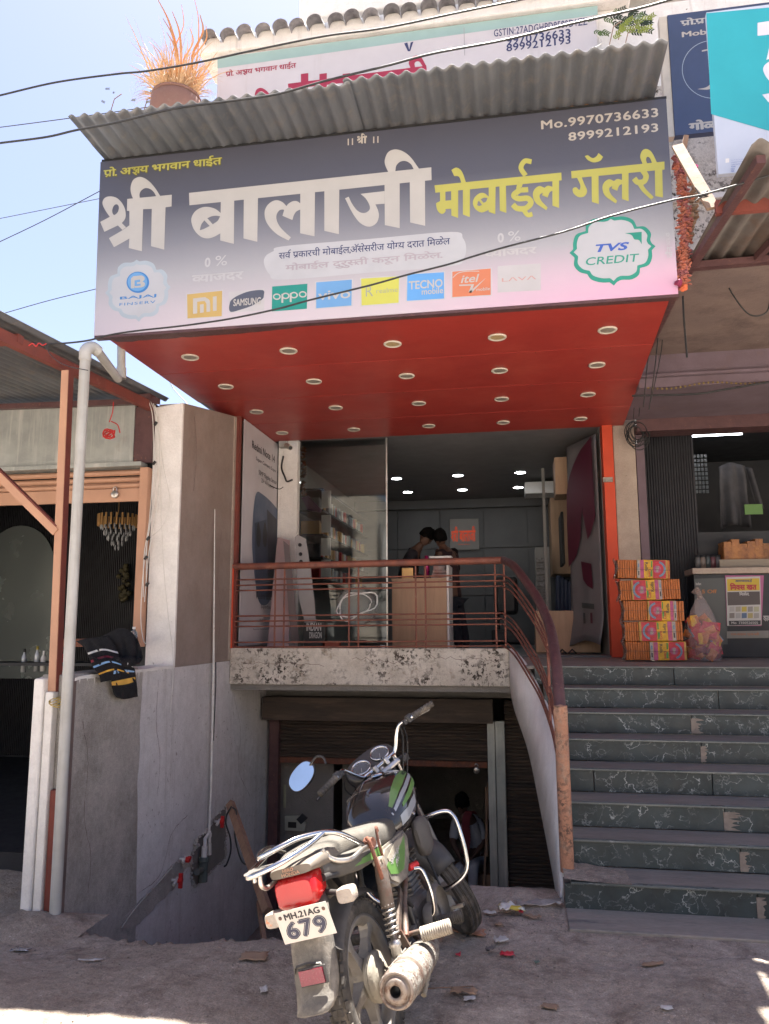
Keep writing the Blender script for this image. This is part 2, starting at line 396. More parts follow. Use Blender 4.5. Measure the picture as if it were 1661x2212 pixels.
M['galv'] = mat('galv', (.42, .44, .42), (.30, .32, .31), 3, .5, .55, bump=.15, bsc=20, streak=(14, .5, .75, (.55, .55, .52)), stain=(2, .6, .8, (.30, .25, .2)))
M['tin'] = mat('tin', (.215, .225, .24), (.14, .15, .165), 4, .55, .5, bump=.15, bsc=30, streak=(8, .5, .8, (.26, .235, .21)), stretch=(1, .3, 1))
M['tin_old'] = mat('tin_old', (.20, .18, .165), (.13, .115, .105), 4, .7, .3, bump=.2, bsc=30, stain=(3, .45, .7, (.16, .10, .07)))
M['rust'] = mat('rust', (.24, .085, .045), (.13, .06, .045), 12, .8, .1, bump=.6, bsc=90, spots=(45, .6, .66, (.36, .20, .13)))
M['rust_rail'] = mat('rust_rail', (.26, .095, .060), (.17, .068, .052), 9, .6, .2, bump=.4, bsc=90, spots=(30, .58, .66, (.10, .055, .05)), stain=(6, .6, .7, (.30, .17, .12)))
M['rust_dark'] = mat('rust_dark', (.115, .058, .058), (.085, .042, .045), 9, .5, .2, bump=.3, bsc=60, spots=(30, .6, .66, (.2, .1, .07)))
M['orange_post'] = mat('orange_post', (.40, .20, .12), (.34, .17, .11), 6, .8, bump=.6, bsc=60, spots=(40, .5, .56, (.12, .07, .05)), stain=(7, .5, .65, (.27, .19, .14)), grain=(90, .15))
M['red_oxide'] = mat('red_oxide', (.20, .05, .035), (.15, .042, .034), 6, .7, bump=.3, stain=(5, .6, .8, (.28, .12, .08)))
M['tan_paint'] = mat('tan_paint', (.50, .285, .185), (.44, .25, .165), 4, .7, bump=.2, streak=(10, .62, .8, (.36, .22, .15)), spots=(60, .74, .78, (.2, .08, .05)))
M['shutter'] = mat('shutter', (.085, .062, .048), (.055, .043, .037), 5, .65, .25, bump=.3, stretch=(.35, 1, 3), stain=(4, .5, .7, (.14, .10, .075)), spots=(12, .66, .74, (.15, .17, .14)))
M['pvc'] = mat('pvc', (.44, .44, .42), (.37, .365, .34), 6, .45, bump=.05, streak=(8, .55, .75, (.30, .27, .23)))
M['pvc_white'] = mat('pvc_white', (.68, .67, .63), (.55, .53, .49), 8, .5, stain=(9, .6, .7, (.4, .36, .3)))
M['black'] = mat('black', (.012, .012, .013), (.02, .02, .02), 20, .5, bump=.1)
M['black_wire'] = mat('black_wire', (.015, .016, .018), (.03, .03, .03), 20, .45)
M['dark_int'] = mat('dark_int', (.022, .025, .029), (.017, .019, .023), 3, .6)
M['int_grey'] = mat('int_grey', (.115, .12, .125), (.095, .10, .105), 2, .5)
M['int_wall'] = mat('int_wall', (.28, .275, .26), (.24, .235, .225), 2, .6)
M['ceiling_int'] = mat('ceiling_int', (.20, .20, .205), (.17, .17, .175), 2, .55)
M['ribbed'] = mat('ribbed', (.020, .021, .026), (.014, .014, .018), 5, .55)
M['brown_slab'] = mat('brown_slab', (.20, .145, .125), (.15, .11, .10), 2.2, .9, bump=.4, bsc=40, stain=(2.6, .5, .7, (.11, .078, .07)), spots=(20, .7, .76, (.4, .33, .3)))
M['lavender'] = mat('lavender', (.155, .115, .14), (.125, .09, .105), 3, .85, bump=.3, stain=(4, .55, .75, (.15, .10, .10)))
M['beige_wall'] = mat('beige_wall', (.38, .315, .26), (.31, .255, .215), 4, .9, bump=.4, grain=(60, .12), spots=(24, .66, .70, (.12, .09, .07)), stain=(3, .6, .75, (.28, .22, .18)))
M['stone'] = marble('stone', (.017, .027, .030), (.40, .44, .44), None, 1.0, (.11, .10, .09), .20, .5)
M['stone_tread'] = mat('stone_tread', (.21, .185, .16), (.27, .24, .21), 3, .6, grain=(70, .15), bump=.2, stain=(6, .55, .7, (.10, .105, .105)), streak=(4, .5, .8, (.24, .215, .19)), stretch=(.25, 1, 1))
M['stone_nose'] = mat('stone_nose', (.15, .165, .155), (.07, .085, .085), 8, .3, stretch=(.3, 1, 1), spots=(40, .6, .66, (.3, .31, .3)))
M['mortar'] = mat('mortar', (.24, .205, .175), (.18, .15, .13), 20, .95, bump=.5)
M['wood'] = mat('wood', (.46, .30, .19), (.38, .245, .155), 4, .55, stretch=(4, 4, .5), bump=.1)
M['wood_raw'] = mat('wood_raw', (.30, .185, .12), (.22, .13, .085), 5, .8, stretch=(5, 5, .6), bump=.3)
M['glass'] = mat('glass', (.9, .95, .93), (.9, .95, .93), 1, .03, trans=1.0, ior=1.45, rvar=.02)
M['white'] = mat('white', (.72, .72, .71), (.66, .66, .65), 5, .6)
M['chrome'] = mat('chrome', (.62, .62, .62), (.46, .45, .43), 14, .12, 1.0, rvar=.08)
M['chrome_dull'] = mat('chrome_dull', (.55, .53, .50), (.42, .39, .35), 12, .35, .9, bump=.1, stain=(9, .6, .7, (.30, .19, .13)))
M['red_plastic'] = mat('red_plastic', (.55, .02, .02), (.45, .02, .02), 8, .4)

# ---------------------------------------------------------------- the ground, with the sunken forecourt of the basement
RIM = [(-3.3, 4.9), (-3.0, 4.86), (-2.56, 4.66), (-2.09, 4.46), (-1.72, 4.43), (-1.34, 4.37), (-.9, 4.55), (-.24, 5.04), (0, 5.13), (.3, 5.2), (.75, 5.3)]
def lerp_tab(T, x):
    if x <= T[0][0]: return T[0][1]
    for (a, b), (c, d) in zip(T, T[1:]):
        if x <= c: return b + (d - b)*(x - a)/(c - a)
    return T[-1][1]
def sm(t): t = max(0, min(1, t)); return t*t*(3 - 2*t)
def gz(x, y, pit=True):
    z = -.2*sm((-x - .9)/2.1)*sm((y - 3.3)/1.3) + .05*sm((-x - 3.3)/.6) + .018*fbm(x*1.3, y*1.3, 1) + .008*fbm(x*5, y*5, 5) + .0048*fbm(x*19, y*19, 9, 2)
    for tx, ph in ((-.95, 0), (.55, 1.7)):       # shallow old wheel ruts
        d_ = x - tx - .22*math.sin(y*.9 + ph); z -= .012*math.exp(-(d_/.07)**2)*sm((4.6 - y)/.8)*(1 + .4*math.sin(y*40))
    if x > .25 and y > 4.4: z = z*.2 - .004
    if pit and -3.08 < x < .74:
        r = lerp_tab(RIM, x) + .035*fbm(x*3.1, 0, 3) + .018*fbm(x*11, 0, 7)
        if y > r: z -= min(1.5, (y - r)*1.9 + .03*(1 if y - r > .02 else 0))
        elif y > r - .12: z -= .02*sm((y - r + .12)/.12)
    return z
def gaps(a, b, n): return [a + (b - a)*i/n for i in range(n)]
xs_ = [-400, -120, -50, -25, -12, -8, -6, -5] + gaps(-4.5, 2.6, 260) + [2.6, 3, 4, 5, 7, 12, 25, 50, 120, 400]
ys_ = [-400, -120, -50, -25, -12, -6, -3, -1] + gaps(0, 2.2, 12) + gaps(2.2, 5.7, 150) + gaps(5.7, 9.5, 14) + [9.5, 10, 11.5, 16, 25, 50, 120, 400]
g = MB(); g.add([(x, y, gz(x, y)) for x in xs_ for y in ys_], [(i*len(ys_)+j, (i+1)*len(ys_)+j, (i+1)*len(ys_)+j+1, i*len(ys_)+j+1) for i in range(len(xs_)-1) for j in range(len(ys_)-1)], True)
tag(g.build('ground', M['dirt']), kind='structure')

# unseen street behind the camera: dusty road and shops, pale to bounce sunlight forward
g = MB(); g.box((-60, -6.5, -.02), (60, 2.1, .034)); tag(g.build('road', mat('road', (.50, .46, .41), (.44, .40, .36), 2, .9, bump=.4)), kind='structure')
for k, (x0, x1, h, c, lab) in enumerate(((-16, -5, 6.5, (.66, .60, .50), 'cream two storey shop house across the street'), (-4.8, 4.5, 5.2, (.70, .69, .66), 'whitewashed shop house across the street, opposite the stairs'), (4.7, 16, 7.0, (.62, .50, .42), 'tall peach shop house across the street'))):
    t = thing('opposite_building', lab, 'building', ((x0+x1)/2, -10, 0))
    b = MB(); b.box((x0, -14, 0), (x1, -9, h)); b.build('wall', mat('opp_wall', c, None, 2, .9), t)
    for i in range(4):
        xx = x0 + (x1-x0)*(i + .5)/4; b = MB(); b.box((xx - .7, -9.02, .1), (xx + .7, -8.99, 2.4)); b.build('shutter', M['galv'], t)
        b = MB(); b.box((xx - .5, -9.02, 3.4), (xx + .5, -8.99, 4.6)); b.build('window', M['dark_int'], t)

# ---------------------------------------------------------------- the phone shop building
SX0, SX1 = -3.0, 1.03              # shop bay between its side walls
shop = thing('shop_building', 'two storey phone shop with orange edged front, raised shop floor and a sunken basement below', 'building', (-1, 9.1, 0))
b = MB(); b.box((-3.26, 7.9, 1.33), (-3.002, 14.6, 4.3)); b.build('side_wall', M['int_wall'], shop)
b = MB(); b.box((1.03, 9.25, -1.7), (1.2, 14.6, 4.3)); b.build('side_wall', M['int_wall'], shop)
b = MB(); b.box((-3.0, 14.4, 1.0), (1.03, 14.6, 4.3)); b.build('back_wall', M['int_grey'], shop)
b = MB(); b.box((-3.0, 9.1, 1.08), (1.03, 14.4, 1.34)); b.build('floor', M['int_grey'], shop)
b = MB(); b.box((-3.0, 9.12, 4.03), (1.03, 14.4, 4.3)); b.build('ceiling', M['ceiling_int'], shop)
b = MB(); b.box((-3.27, 9.0, 4.3), (1.2, 14.6, 7.0)); b.build('upper_wall', M['whitewash'], shop)
# white pilaster at the left of the shop front, red/orange edging of the opening
b = MB(); b.box((-2.93, 9.2, 1.34), (-2.68, 9.32, 4.02)); b.build('pilaster', M['whitewash'], shop)
b = MB(); b.box((-2.998, 7.86, 1.32), (-2.955, 7.93, 3.98)); b.build('edge_strip', M['red_oxide'], shop)
b = MB(); b.box((1.033, 9.02, 1.322), (1.15, 9.246, 3.998)); b.build('front_pillar', M['orange_paint'], shop)
b = MB(); b.box((1.16, 9.06, 1.322), (1.40, 9.24, 4.6)); b.build('pillar', M['beige_wall'], shop)
# basement
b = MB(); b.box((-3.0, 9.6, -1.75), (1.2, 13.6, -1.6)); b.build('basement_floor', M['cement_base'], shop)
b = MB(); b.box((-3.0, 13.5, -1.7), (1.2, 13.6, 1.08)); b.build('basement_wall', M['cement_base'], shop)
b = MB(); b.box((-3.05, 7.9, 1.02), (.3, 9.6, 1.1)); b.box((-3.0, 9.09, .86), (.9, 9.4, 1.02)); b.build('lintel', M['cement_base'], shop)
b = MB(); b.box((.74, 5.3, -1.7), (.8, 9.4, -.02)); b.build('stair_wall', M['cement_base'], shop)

# glass front on the left half of the opening
gp = thing('shop_glass', 'tall clear glass pane beside the shop entrance, reflecting the street', 'glass', (-2.1, 9.3, 1.34))
b = MB(); b.box((-2.67, 9.3, 1.35), (-1.56, 9.31, 4.02)); b.build('pane', M['glass'], gp)
b = MB(); b.box((-1.565, 9.295, 1.35), (-1.548, 9.315, 4.02)); b.build('edge', M['chrome_dull'], gp)

# ---------------------------------------------------------------- balcony slab and its curved stringer
bal = thing('balcony', 'whitewashed balcony edge with mould specks, curving down beside the stairs', 'balcony', (-1.5, 7.9, 1.08))
b = MB(); b.box((-2.998, 7.85, 1.078), (-.09, 8.02, 1.452), bev=.012); b.build('parapet', M['old_white'], bal)
b = MB(); b.box((-2.99, 8.02, 1.09), (.02, 9.09, 1.32)); b.build('floor_slab', M['stone_tread'], bal)
TOPC = bez([(-.09, 7.85, 1.45), (.03, 7.3, 1.32), (.15, 6.92, 1.09), (.215, 6.3, .93), (.247, 5.67, .72), (.245, 5.42, .45), (.225, 5.1, .08)], 6)
BOTC = bez([(-.09, 7.85, 1.078), (-.055, 7.55, .90), (.057, 6.9, .62), (.125, 6.2, .325), (.172, 5.6, .10), (.19, 5.3, 0.0), (.2, 5.08, -.1)], 6)
b = MB(); rings = []
for p, q in zip(TOPC, BOTC): rings.append([p, q, q + Vector((.05, .03, 0)), p + Vector((.05, .03, .0))])
b.loft(rings, True, True, True); b.build('stringer', M['whitewash'], bal)

# ---------------------------------------------------------------- stairs
def edgeX(Y):
    best = min(TOPC, key=lambda p: abs(p.y - Y)); return best.x if Y > 5.1 else .225
st = thing('stone_stairs', 'wide flight of eight dark green marble steps up to the shops', 'stairs', (1.7, 5, 0))
RZ, TR, Y1 = .165, .306, 4.965
JX = [(1595, 8), (1505, 7), (1418, 6), (1350, 5), (1290, 4), (1235, 3), (1385, 2), (1130, 1)]
for k in range(8):
    yf = Y1 + k*TR; z0 = k*RZ; z1 = z0 + RZ
    cx, row = JX[k]; jp = at(1026 + .3823*cx, 1900 - 60*k, Y=yf).x
    xl = edgeX(yf) + .045
    cuts = [xl, jp, 3.4]
    if row == 5: cuts = [xl, at(1026 + .3823*670, 1660, Y=yf).x, jp, 3.4]
    if row == 8: cuts = [.232, jp, 3.4]
    for i in range(len(cuts) - 1):
        b = MB(); b.box((cuts[i] + .003, yf + .02, z0 + .002 + (.0 if i else .001)), (cuts[i+1] - .003, yf + .045 - (.004 if i % 2 else 0), z1 - .017), bev=.003)
        b.build('riser', M['stone'], st)
    # mortar behind the joints, left bare where the slab edges are broken
    mo = MB(); rr = random.Random(k)
    if row not in (1, 2, 5):
        n = 17; L = [(jp - .008, z0 + .01 + (RZ - .05)*i/n) for i in range(n + 1)]
        Rr = [(jp + .012 + (abs(fbm(k*3.3, i*.9, 2))*.09 + rr.random()*.025)*(1.3 if row in (3, 6) else .55), z) for i, (x, z) in enumerate(L)]
        mo.prism([(x, yf + .0225, z) for x, z in L + Rr[::-1]], (0, -.0075, 0)); mo.build('mortar', M['mortar'], st)
    b = MB(); b.box((cuts[0] - .0, yf + .05, z0), (3.4, yf + .3, z1 - .031)); b.build('step_core', M['mortar'], st)
    # tread: top slab with a lighter polished nosing
    b = MB(); b.box((xl - .0, yf - .0, z1 - .016), (3.4, yf + .036, z1 - .001), bev=.004); b.build('nosing', M['stone_nose'], st)
    if k < 7:
        b = MB(); b.box((xl, yf + .037, z1 - .028), (3.4, yf + TR + .02, z1 - .002)); b.build('tread', M['stone_tread'], st)
b = MB(); b.box((.06, Y1 + 7*TR + .037, 1.29), (3.4, 9.09, 1.318)); b.build('landing', M['stone_tread'], st)
b = MB(); b.box((.235, 4.66, -.05), (3.4, 4.985, .012), bev=.006); b.build('apron', M['stone_tread'], st)

# ---------------------------------------------------------------- railing
rail = thing('railing', 'rusty tube railing along the balcony, curving down to a post beside the stairs', 'railing', (-1.5, 7.88, 1.45))
RC = [(-.12, 7.86, 2.33), (-.02, 7.45, 2.24), (.10, 6.95, 2.04), (.186, 6.6, 1.87), (.24, 5.95, 1.66), (.252, 5.5, 1.45), (.252, 5.24, 1.25), (.253, 5.12, 1.12)]
b = MB(); b.tube([(-3.0, 7.86, 2.31), (-1.5, 7.86, 2.318), (-.12, 7.86, 2.33)], .036, 14); b.build('top_rail', M['rust_rail'], rail)
b = MB(); b.tube(bez(RC, 6), .038, 14); b.build('curved_rail', M['rust_dark'], rail, 'dark maroon curved handrail')
pr_, pz_ = at(1210, 1535, Y=5.10), 0
b = MB(); b.tube([(.262, 5.16, .165), (.253, 5.11, 1.17)], .043, 16); b.build('post', M['orange_post'], rail, 'thick orange painted post with flaking paint')
b = MB(); M_ = frame((.253, 5.085, 1.135), (0, -1, .2)); b.lathe([(0, 0), (.043, 0), (.046, -.01), (.042, -.05)], 16, M_); b.build('end_cap', M['orange_post'], rail)
for z in (2.185, 2.125, 2.07, 1.80, 1.745, 1.69, 1.525, 1.475):
    b = MB(); b.tube([(-3.0, 7.87, z - .015), (-.16, 7.87, z)], .0085, 6); b.build('rail', M['rust_rail'], rail)
    # the bars bend down beside the stairs
    pts = []
    rc = bez(RC, 4)
    dz = 2.33 - z
    for p in rc[:-2]:
        t = (7.86 - p.y)/2.74
        pts.append((p.x - .02 + .02*t, p.y + .02, p.z - dz*(1 - .12*t)))
    b = MB(); b.tube([(-.16, 7.87, z)] + pts, .0085, 6); b.build('rail', M['rust_rail'], rail)
for x in (-2.52, -2.42, -1.72, -1.62, -1.02, -.92, -.21, -.12):
    b = MB(); b.tube([(x, 7.878, 1.45), (x, 7.878, 2.31)], .010 if x > -.3 else .0095, 6); b.build('baluster', M['rust_rail'], rail)
b = MB(); b.tube([(.225, 6.1, .93), (.225, 6.1, 1.70)], .012, 6); b.build('baluster', M['rust_rail'], rail)
b = MB(); b.tube([(-2.985, 7.84, 1.45), (-2.985, 7.84, 2.33)], .015, 6); b.build('end_post', M['orange_paint'], rail)

# ---------------------------------------------------------------- boundary wall at the left of the forecourt
wl = thing('boundary_wall', 'patchy cement retaining wall left of the basement forecourt, with a whitewashed end', 'wall', (-3.13, 6.5, -.2))
def wallpt(y, z, x=-3.0): return (x, y, z)
b = MB(); b.box((-3.27, 5.9, -1.7), (-3.0, 9.3, 1.318)); b.build('wall_body', M['cement_smooth'], wl)
# rough front part, its face a few millimetres proud with an uneven edge
b = MB(); b.box((-3.235, 4.93, -1.7), (-3.02, 5.9, 1.35), bev=.01); b.build('wall_body', M['cement_dark'], wl, 'rough dark cement front part of the wall')
ed = [(5.9 + .02, -1.2)] + [(5.92 + .05*fbm(z*1.7, 3, 1) + .05*sm((.5 - z)), z) for z in [i*.08 - 1.1 for i in range(31)]]
b = MB(); pts = [(-2.994, 4.94, -1.2)] + [(-2.994, y, z) for y, z in ed] + [(-2.994, ed[-1][0], 1.325), (-2.994, 4.94, 1.34)]
b.prism(pts, (-.02, 0, 0)); b.build('plaster', M['cement_dark'], wl)
b = MB(); b.box((-3.238, 4.84, -.3), (-3.165, 4.93, 1.33), bev=.015); b.box((-3.160, 4.86, -.3), (-3.10, 4.93, 1.24), bev=.01); b.build('end_face', M['whitewash'], wl)
b = MB(); b.box((-3.095, 4.885, -.35), (-3.05, 4.93, .6), bev=.004); b.build('rusty_bar', M['red_oxide'], wl)
b = MB(); b.box((-3.05, 4.9, -.35), (-2.99, 4.965, 1.33), bev=.012); b.build('corner_pier', M['brown_slab'], wl)
cp = MB(); rr = random.Random(5)
ring = []
for i in range(150):
    y = 4.93 + (6.5 - 4.93)*i/149; dpt = .012 + .02*abs(fbm(y*5, 0, 2))
    if rr.random() < .10: dpt += .02 + .05*rr.random()**2
    ring.append((y, 1.335 + .012*fbm(y*4, 0, 8), 1.33 - dpt))
for (a, t0, d0), (c_, t1, d1) in zip(ring, ring[1:]):
    cp.face([(-2.989, a, d0), (-2.989, c_, d1), (-2.989, c_, t1), (-2.989, a, t0)]); cp.face([(-2.989, a, t0), (-2.989, c_, t1), (-3.26, c_, t1), (-3.26, a, t0)])
cp.build('coping', M['whitewash'], wl)
# upper wall: white end column and long brown painted face
uw = thing('upper_wall', 'tall brown painted side wall with a white end column', 'wall', (-3.13, 7.2, 1.32))
b = MB(); b.add([(-3.27, 6.5, 1.33), (-3.0, 6.5, 1.33), (-3.0, 6.5, 3.73), (-3.27, 6.5, 3.70), (-3.27, 6.53, 1.33), (-3.0, 6.53, 1.33), (-3.0, 6.53, 3.73), (-3.27, 6.53, 3.70)], [(0,1,2,3),(1,5,6,2),(5,4,7,6),(4,0,3,7),(3,2,6,7)])
b.build('column_face', M['whitewash'], uw)
b = MB(); b.prism([(-2.999, 6.531, 1.32), (-2.999, 7.86, 1.32), (-2.999, 7.86, 3.97), (-2.999, 6.531, 3.735)], (-.25, 0, 0)); b.build('wall_face', M['brown_paint'], uw)
b = MB(); b.box((-3.02, 7.80, 1.33), (-2.985, 7.86, 3.96), bev=.008); b.build('edge', M['beige_wall'], uw)

# ---------------------------------------------------------------- red canopy over the stairs
random.seed(3)
can = thing('canopy', 'big red panelled canopy with round recessed lights over the stairs', 'canopy', (-1.05, 7.3, 3.98))
SY = 5.42
def soff(x0, x1, y0, y1):
    ex = lambda y: 1.14 + .04*(y - 5.5)
    b = MB(); b.prism([(x0, y0, 3.98), (x0, y1, 3.98), (ex(y1), y1, 3.98), (ex(y0), y0, 3.98)], (0, 0, .015)); b.build('soffit_panel', M['red_soffit'], can)
yc = [5.50, 6.40, 7.32, 8.24, 9.09]
for i in range(4):
    xa, xb = -3.2, 1.15
    if i == 0: soff(xa, xb, yc[i], yc[i+1] - .011)
    else: soff(xa if i < 2 else -2.998 if i > 2 else -3.15, xb + .06, yc[i], yc[i+1] - .011)
b = MB(); b.box((-3.22, 5.49, 4.0), (1.2, 9.0, 4.06)); b.build('backing', M['rust_dark'], can)
# torn strip at the front left where the red sheet has come away
t = []
for i in range(25): x = -3.15 + 1.5*i/24; t.append((x, 5.50 + (.055 + .02*fbm(x*9, 0, 1))*(1 - sm((x + 2.2)/.9)), 3.978))
b = MB(); b.prism([(-3.2, 5.46, 3.976)] + [(-1.65, 5.46, 3.976)] + t[::-1], (0, 0, -.006)); b.build('torn_edge', M['rust_dark'], can)
M['lamp_rim'] = mat('lamp_rim', (.62, .58, .50), (.5, .46, .38), 20, .45)
M['lamp_glass'] = mat('lamp_glass', (.26, .235, .20), (.20, .18, .15), 30, .35)
M['lamp_glass2'] = mat('lamp_glass2', (.45, .33, .17), (.38, .28, .15), 30, .35)
lampR = MB().lathe([(.063, 3.979), (.075, 3.979), (.076, 3.972), (.070, 3.966), (.060, 3.968), (.052, 3.976)], 24).mesh('rim', M['lamp_rim'])
lampG = MB().lathe([(.056, 3.973), (.03, 3.971), (.001, 3.970)], 24).mesh('lens', M['lamp_glass'])
lampG2 = lampG.copy(); lampG2.materials[0] = M['lamp_glass2']
for j, y in enumerate((6.0, 6.83, 7.73, 8.66)):
    for i, x in enumerate((-2.72, -1.84, -.95, -.095, .765)):
        o = bpy.data.objects.new('recessed_light', lampR); COL.objects.link(o); o.parent = can; o.location = (x + 1.05, y - 7.3, -3.98); o.rotation_euler = (0, 0, i*1.3 + j)
        q = bpy.data.objects.new('lens', lampG2 if j == 0 and i in (2, 3) else lampG); COL.objects.link(q); q.parent = o
ROOTM[can.name] = Matrix.Translation((-1.05, 7.3, 3.98))

for x in [i*.62 - 2.9 for i in range(7)]:        # fixing screws along the panel joints
    for y in yc[1:4]:
        b = MB(); b.lathe([(0, 3.977), (.006, 3.978), (.007, 3.98)], 8, Matrix.Translation((x + .02*math.sin(x*9 + y), y + .03, 0))); b.build('screw', M['rust'], can)
# hairline cracks and chips in the plaster of the left walls
def crack(pts, X, par, m=None, w=.0022):
    r2 = random.Random(len(pts)*7 + int(pts[0][0])); P = bez([at(x, y, X=X) for x, y in pts], 7); P = [p + Vector((0, r2.uniform(-.006, .006), r2.uniform(-.006, .006))) for p in P]
    mb = MB()
    for p, q in zip(P, P[1:]):
        n_ = Vector((0, -(q - p).z, (q - p).y)).normalized()*w*r2.uniform(.4, 1.3); mb.face([p - n_, q - n_, q + n_, p + n_])
    mb.build('crack', m or M['rust_dark'], par)
crack([(342,1470),(338,1560),(345,1640),(340,1720)], -2.9905, wl); crack([(300,1930),(345,1890),(372,1800),(405,1760)], -2.9905, wl); crack([(505,1500),(520,1580),(515,1660),(540,1720)], -2.9905, wl); crack([(180,1560),(190,1650),(182,1760),(196,1850),(190,1930)], -2.985, wl)
crack([(420,900),(425,980),(418,1060)], -2.9905, uw); crack([(478,1150),(470,1250),(476,1330),(468,1420)], -2.9905, uw)
bc = MB(); r2 = random.Random(17)
for (x0, y0, x1, y1) in ((520,1430,700,1437), (760,1420,900,1436), (930,1418,1080,1428)):
    P = [at(x0 + (x1-x0)*t/14, y0 + (y1-y0)*t/14 + r2.uniform(-4, 4), Y=7.847) for t in range(15)]
    for p, q in zip(P, P[1:]): bc.face([p - Vector((0, 0, .0018)), q - Vector((0, 0, .0018)), q + Vector((0, 0, .0018)), p + Vector((0, 0, .0018))])
bc.build('crack', M['rust_dark'], bal)

# ---------------------------------------------------------------- signboard
M['sign_bg'] = mat('sign_bg', (.05, .052, .07), (.055, .055, .075), 3, .45, bump=.6, bsc=2.6)
def gradient(m, stops, pink=None):
    nt = m.node_tree; b = nt.nodes['Principled BSDF']; lk = nt.links.new
    tc = node(nt, 'ShaderNodeTexCoord'); sx = node(nt, 'ShaderNodeSeparateXYZ'); lk(tc.outputs['Object'], sx.inputs[0])
    cr = node(nt, 'ShaderNodeValToRGB'); mr = node(nt, 'ShaderNodeMapRange'); mr.inputs['From Min'].default_value = 0; mr.inputs['From Max'].default_value = 1.5
    lk(sx.outputs['Z'], mr.inputs['Value']); lk(mr.outputs[0], cr.inputs[0]); e = cr.color_ramp.elements
    e[0].position, e[0].color = stops[0][0], (*stops[0][1], 1); e[1].position, e[1].color = stops[-1][0], (*stops[-1][1], 1)
    for p, c in stops[1:-1]: q = e.new(p); q.color = (*c, 1)
    c = cr.outputs[0]
    if pink:
        ma = node(nt, 'ShaderNodeMapRange'); ma.inputs['From Min'].default_value = pink[0]; ma.inputs['From Max'].default_value = pink[1]; lk(sx.outputs['X'], ma.inputs['Value'])
        mb_ = node(nt, 'ShaderNodeMapRange'); mb_.inputs['From Min'].default_value = pink[2]; mb_.inputs['From Max'].default_value = 0; lk(sx.outputs['Z'], mb_.inputs['Value'])
        mm = node(nt, 'ShaderNodeMath', operation='MULTIPLY'); lk(ma.outputs[0], mm.inputs[0]); lk(mb_.outputs[0], mm.inputs[1])
        mx = node(nt, 'ShaderNodeMix', data_type='RGBA'); lk(mm.outputs[0], mx.inputs['Factor']); lk(c, mx.inputs['A']); mx.inputs['B'].default_value = (*pink[3], 1); c = mx.outputs['Result']
    lk(c, b.inputs['Base Color'])
gradient(M['sign_bg'], [(0, (.53, .47, .51)), (.12, (.48, .44, .475)), (.3, (.36, .36, .385)), (.5, (.20, .205, .235)), (.72, (.085, .088, .115)), (1, (.065, .067, .09))], (2.4, 4.4, .45, (.62, .34, .49)))  # printed gradient, its darks raised to put haze into the colour
sign = thing('shop_signboard', 'long grey gradient signboard with white and yellow Devanagari title and phone maker logos', 'signboard', (-3.29, SY, 3.985))
b = MB(); b.prism([(-3.283, SY, 3.985), (1.185, SY, 3.985), (1.187, SY, 5.50), (-3.31, SY, 5.50)], (0, .05, 0)); b.build('panel', M['sign_bg'], sign)
b = MB(); b.beam((-3.28, SY + .03, 3.972), (1.19, SY + .03, 3.972), .06, .02); b.build('bottom_trim', M['rust_dark'], sign)
b = MB(); b.beam((-3.30, SY + .03, 5.511), (1.19, SY + .03, 5.511), .06, .018); b.build('top_trim', M['black'], sign)
b = MB(); b.box((-3.25, SY + .05, 4.0), (1.15, SY + .09, 5.48)); b.build('rear_frame', M['rust_dark'], sign)

# corrugated awning over the sign
aw = thing('corrugated_awning', 'grey corrugated metal sheet jutting out above the big signboard', 'awning', (-1.1, 5.2, 5.5))
def corr(x0, x1, y0, y1, z0, z1, pitch, amp, out=0.0, n=14):
    nx = int((x1 - x0)/pitch*8)
    def fn(u, v):
        x = x0 + (x1 - x0)*u; return Vector((x, y0 + (y1 - y0)*v, z0 + (z1 - z0)*v + amp*math.sin(2*math.pi*(x - x0)/pitch) + .01*fbm(x*.8, v, 4)))
    return MB().sheet(fn, nx, n, .0015)
corr(-3.285, -1.08, 4.90, 5.52, 5.538, 5.532, .108, .016).build('corrugated_sheet', M['tin'], aw)
corr(-1.13, 1.11, 4.895, 5.52, 5.562, 5.545, .108, .016).build('corrugated_sheet', M['tin'], aw)
b = MB(); b.beam((-3.2, 5.49, 5.555), (1.1, 5.49, 5.57), .03, .03); b.build('batten', M['wood_raw'], aw)
# ---------------------------------------------------------------- writing on the big sign
def flat(name, c, rough=.5): return mat(name, c, tuple(x*.93 for x in c), 4, rough, rvar=.05)
M['ink_white'] = flat('ink_white', (0.45, 0.436, 0.414)); M['ink_cream'] = flat('ink_cream', (0.45, 0.414, 0.369)); M['ink_yellow'] = flat('ink_yellow', (0.423, 0.405, 0.099)); M['ink_pale'] = flat('ink_pale', (0.468, 0.468, 0.486))
M['ink_navy'] = flat('ink_navy', (.04, .05, .14)); M['ink_bubble'] = flat('ink_bubble', (0.45, 0.459, 0.486)); M['ink_faded'] = flat('ink_faded', (.385, .345, .38))
M['ink_black'] = flat('ink_black', (.02, .02, .025)); M['ink_maroon'] = flat('ink_maroon', (.38, .04, .08)); M['ink_olive'] = flat('ink_olive', (.13, .12, .03))
M['logo_orange'] = flat('logo_orange', (.50, .35, .12)); M['logo_slate'] = flat('logo_slate', (.085, .095, .13)); M['logo_green'] = flat('logo_green', (.02, .24, .20))
M['logo_blue'] = flat('logo_blue', (.14, .32, .58)); M['logo_yellow'] = flat('logo_yellow', (.52, .52, .10)); M['logo_sky'] = flat('logo_sky', (.12, .33, .66)); M['logo_salmon'] = flat('logo_salmon', (.55, .19, .10))
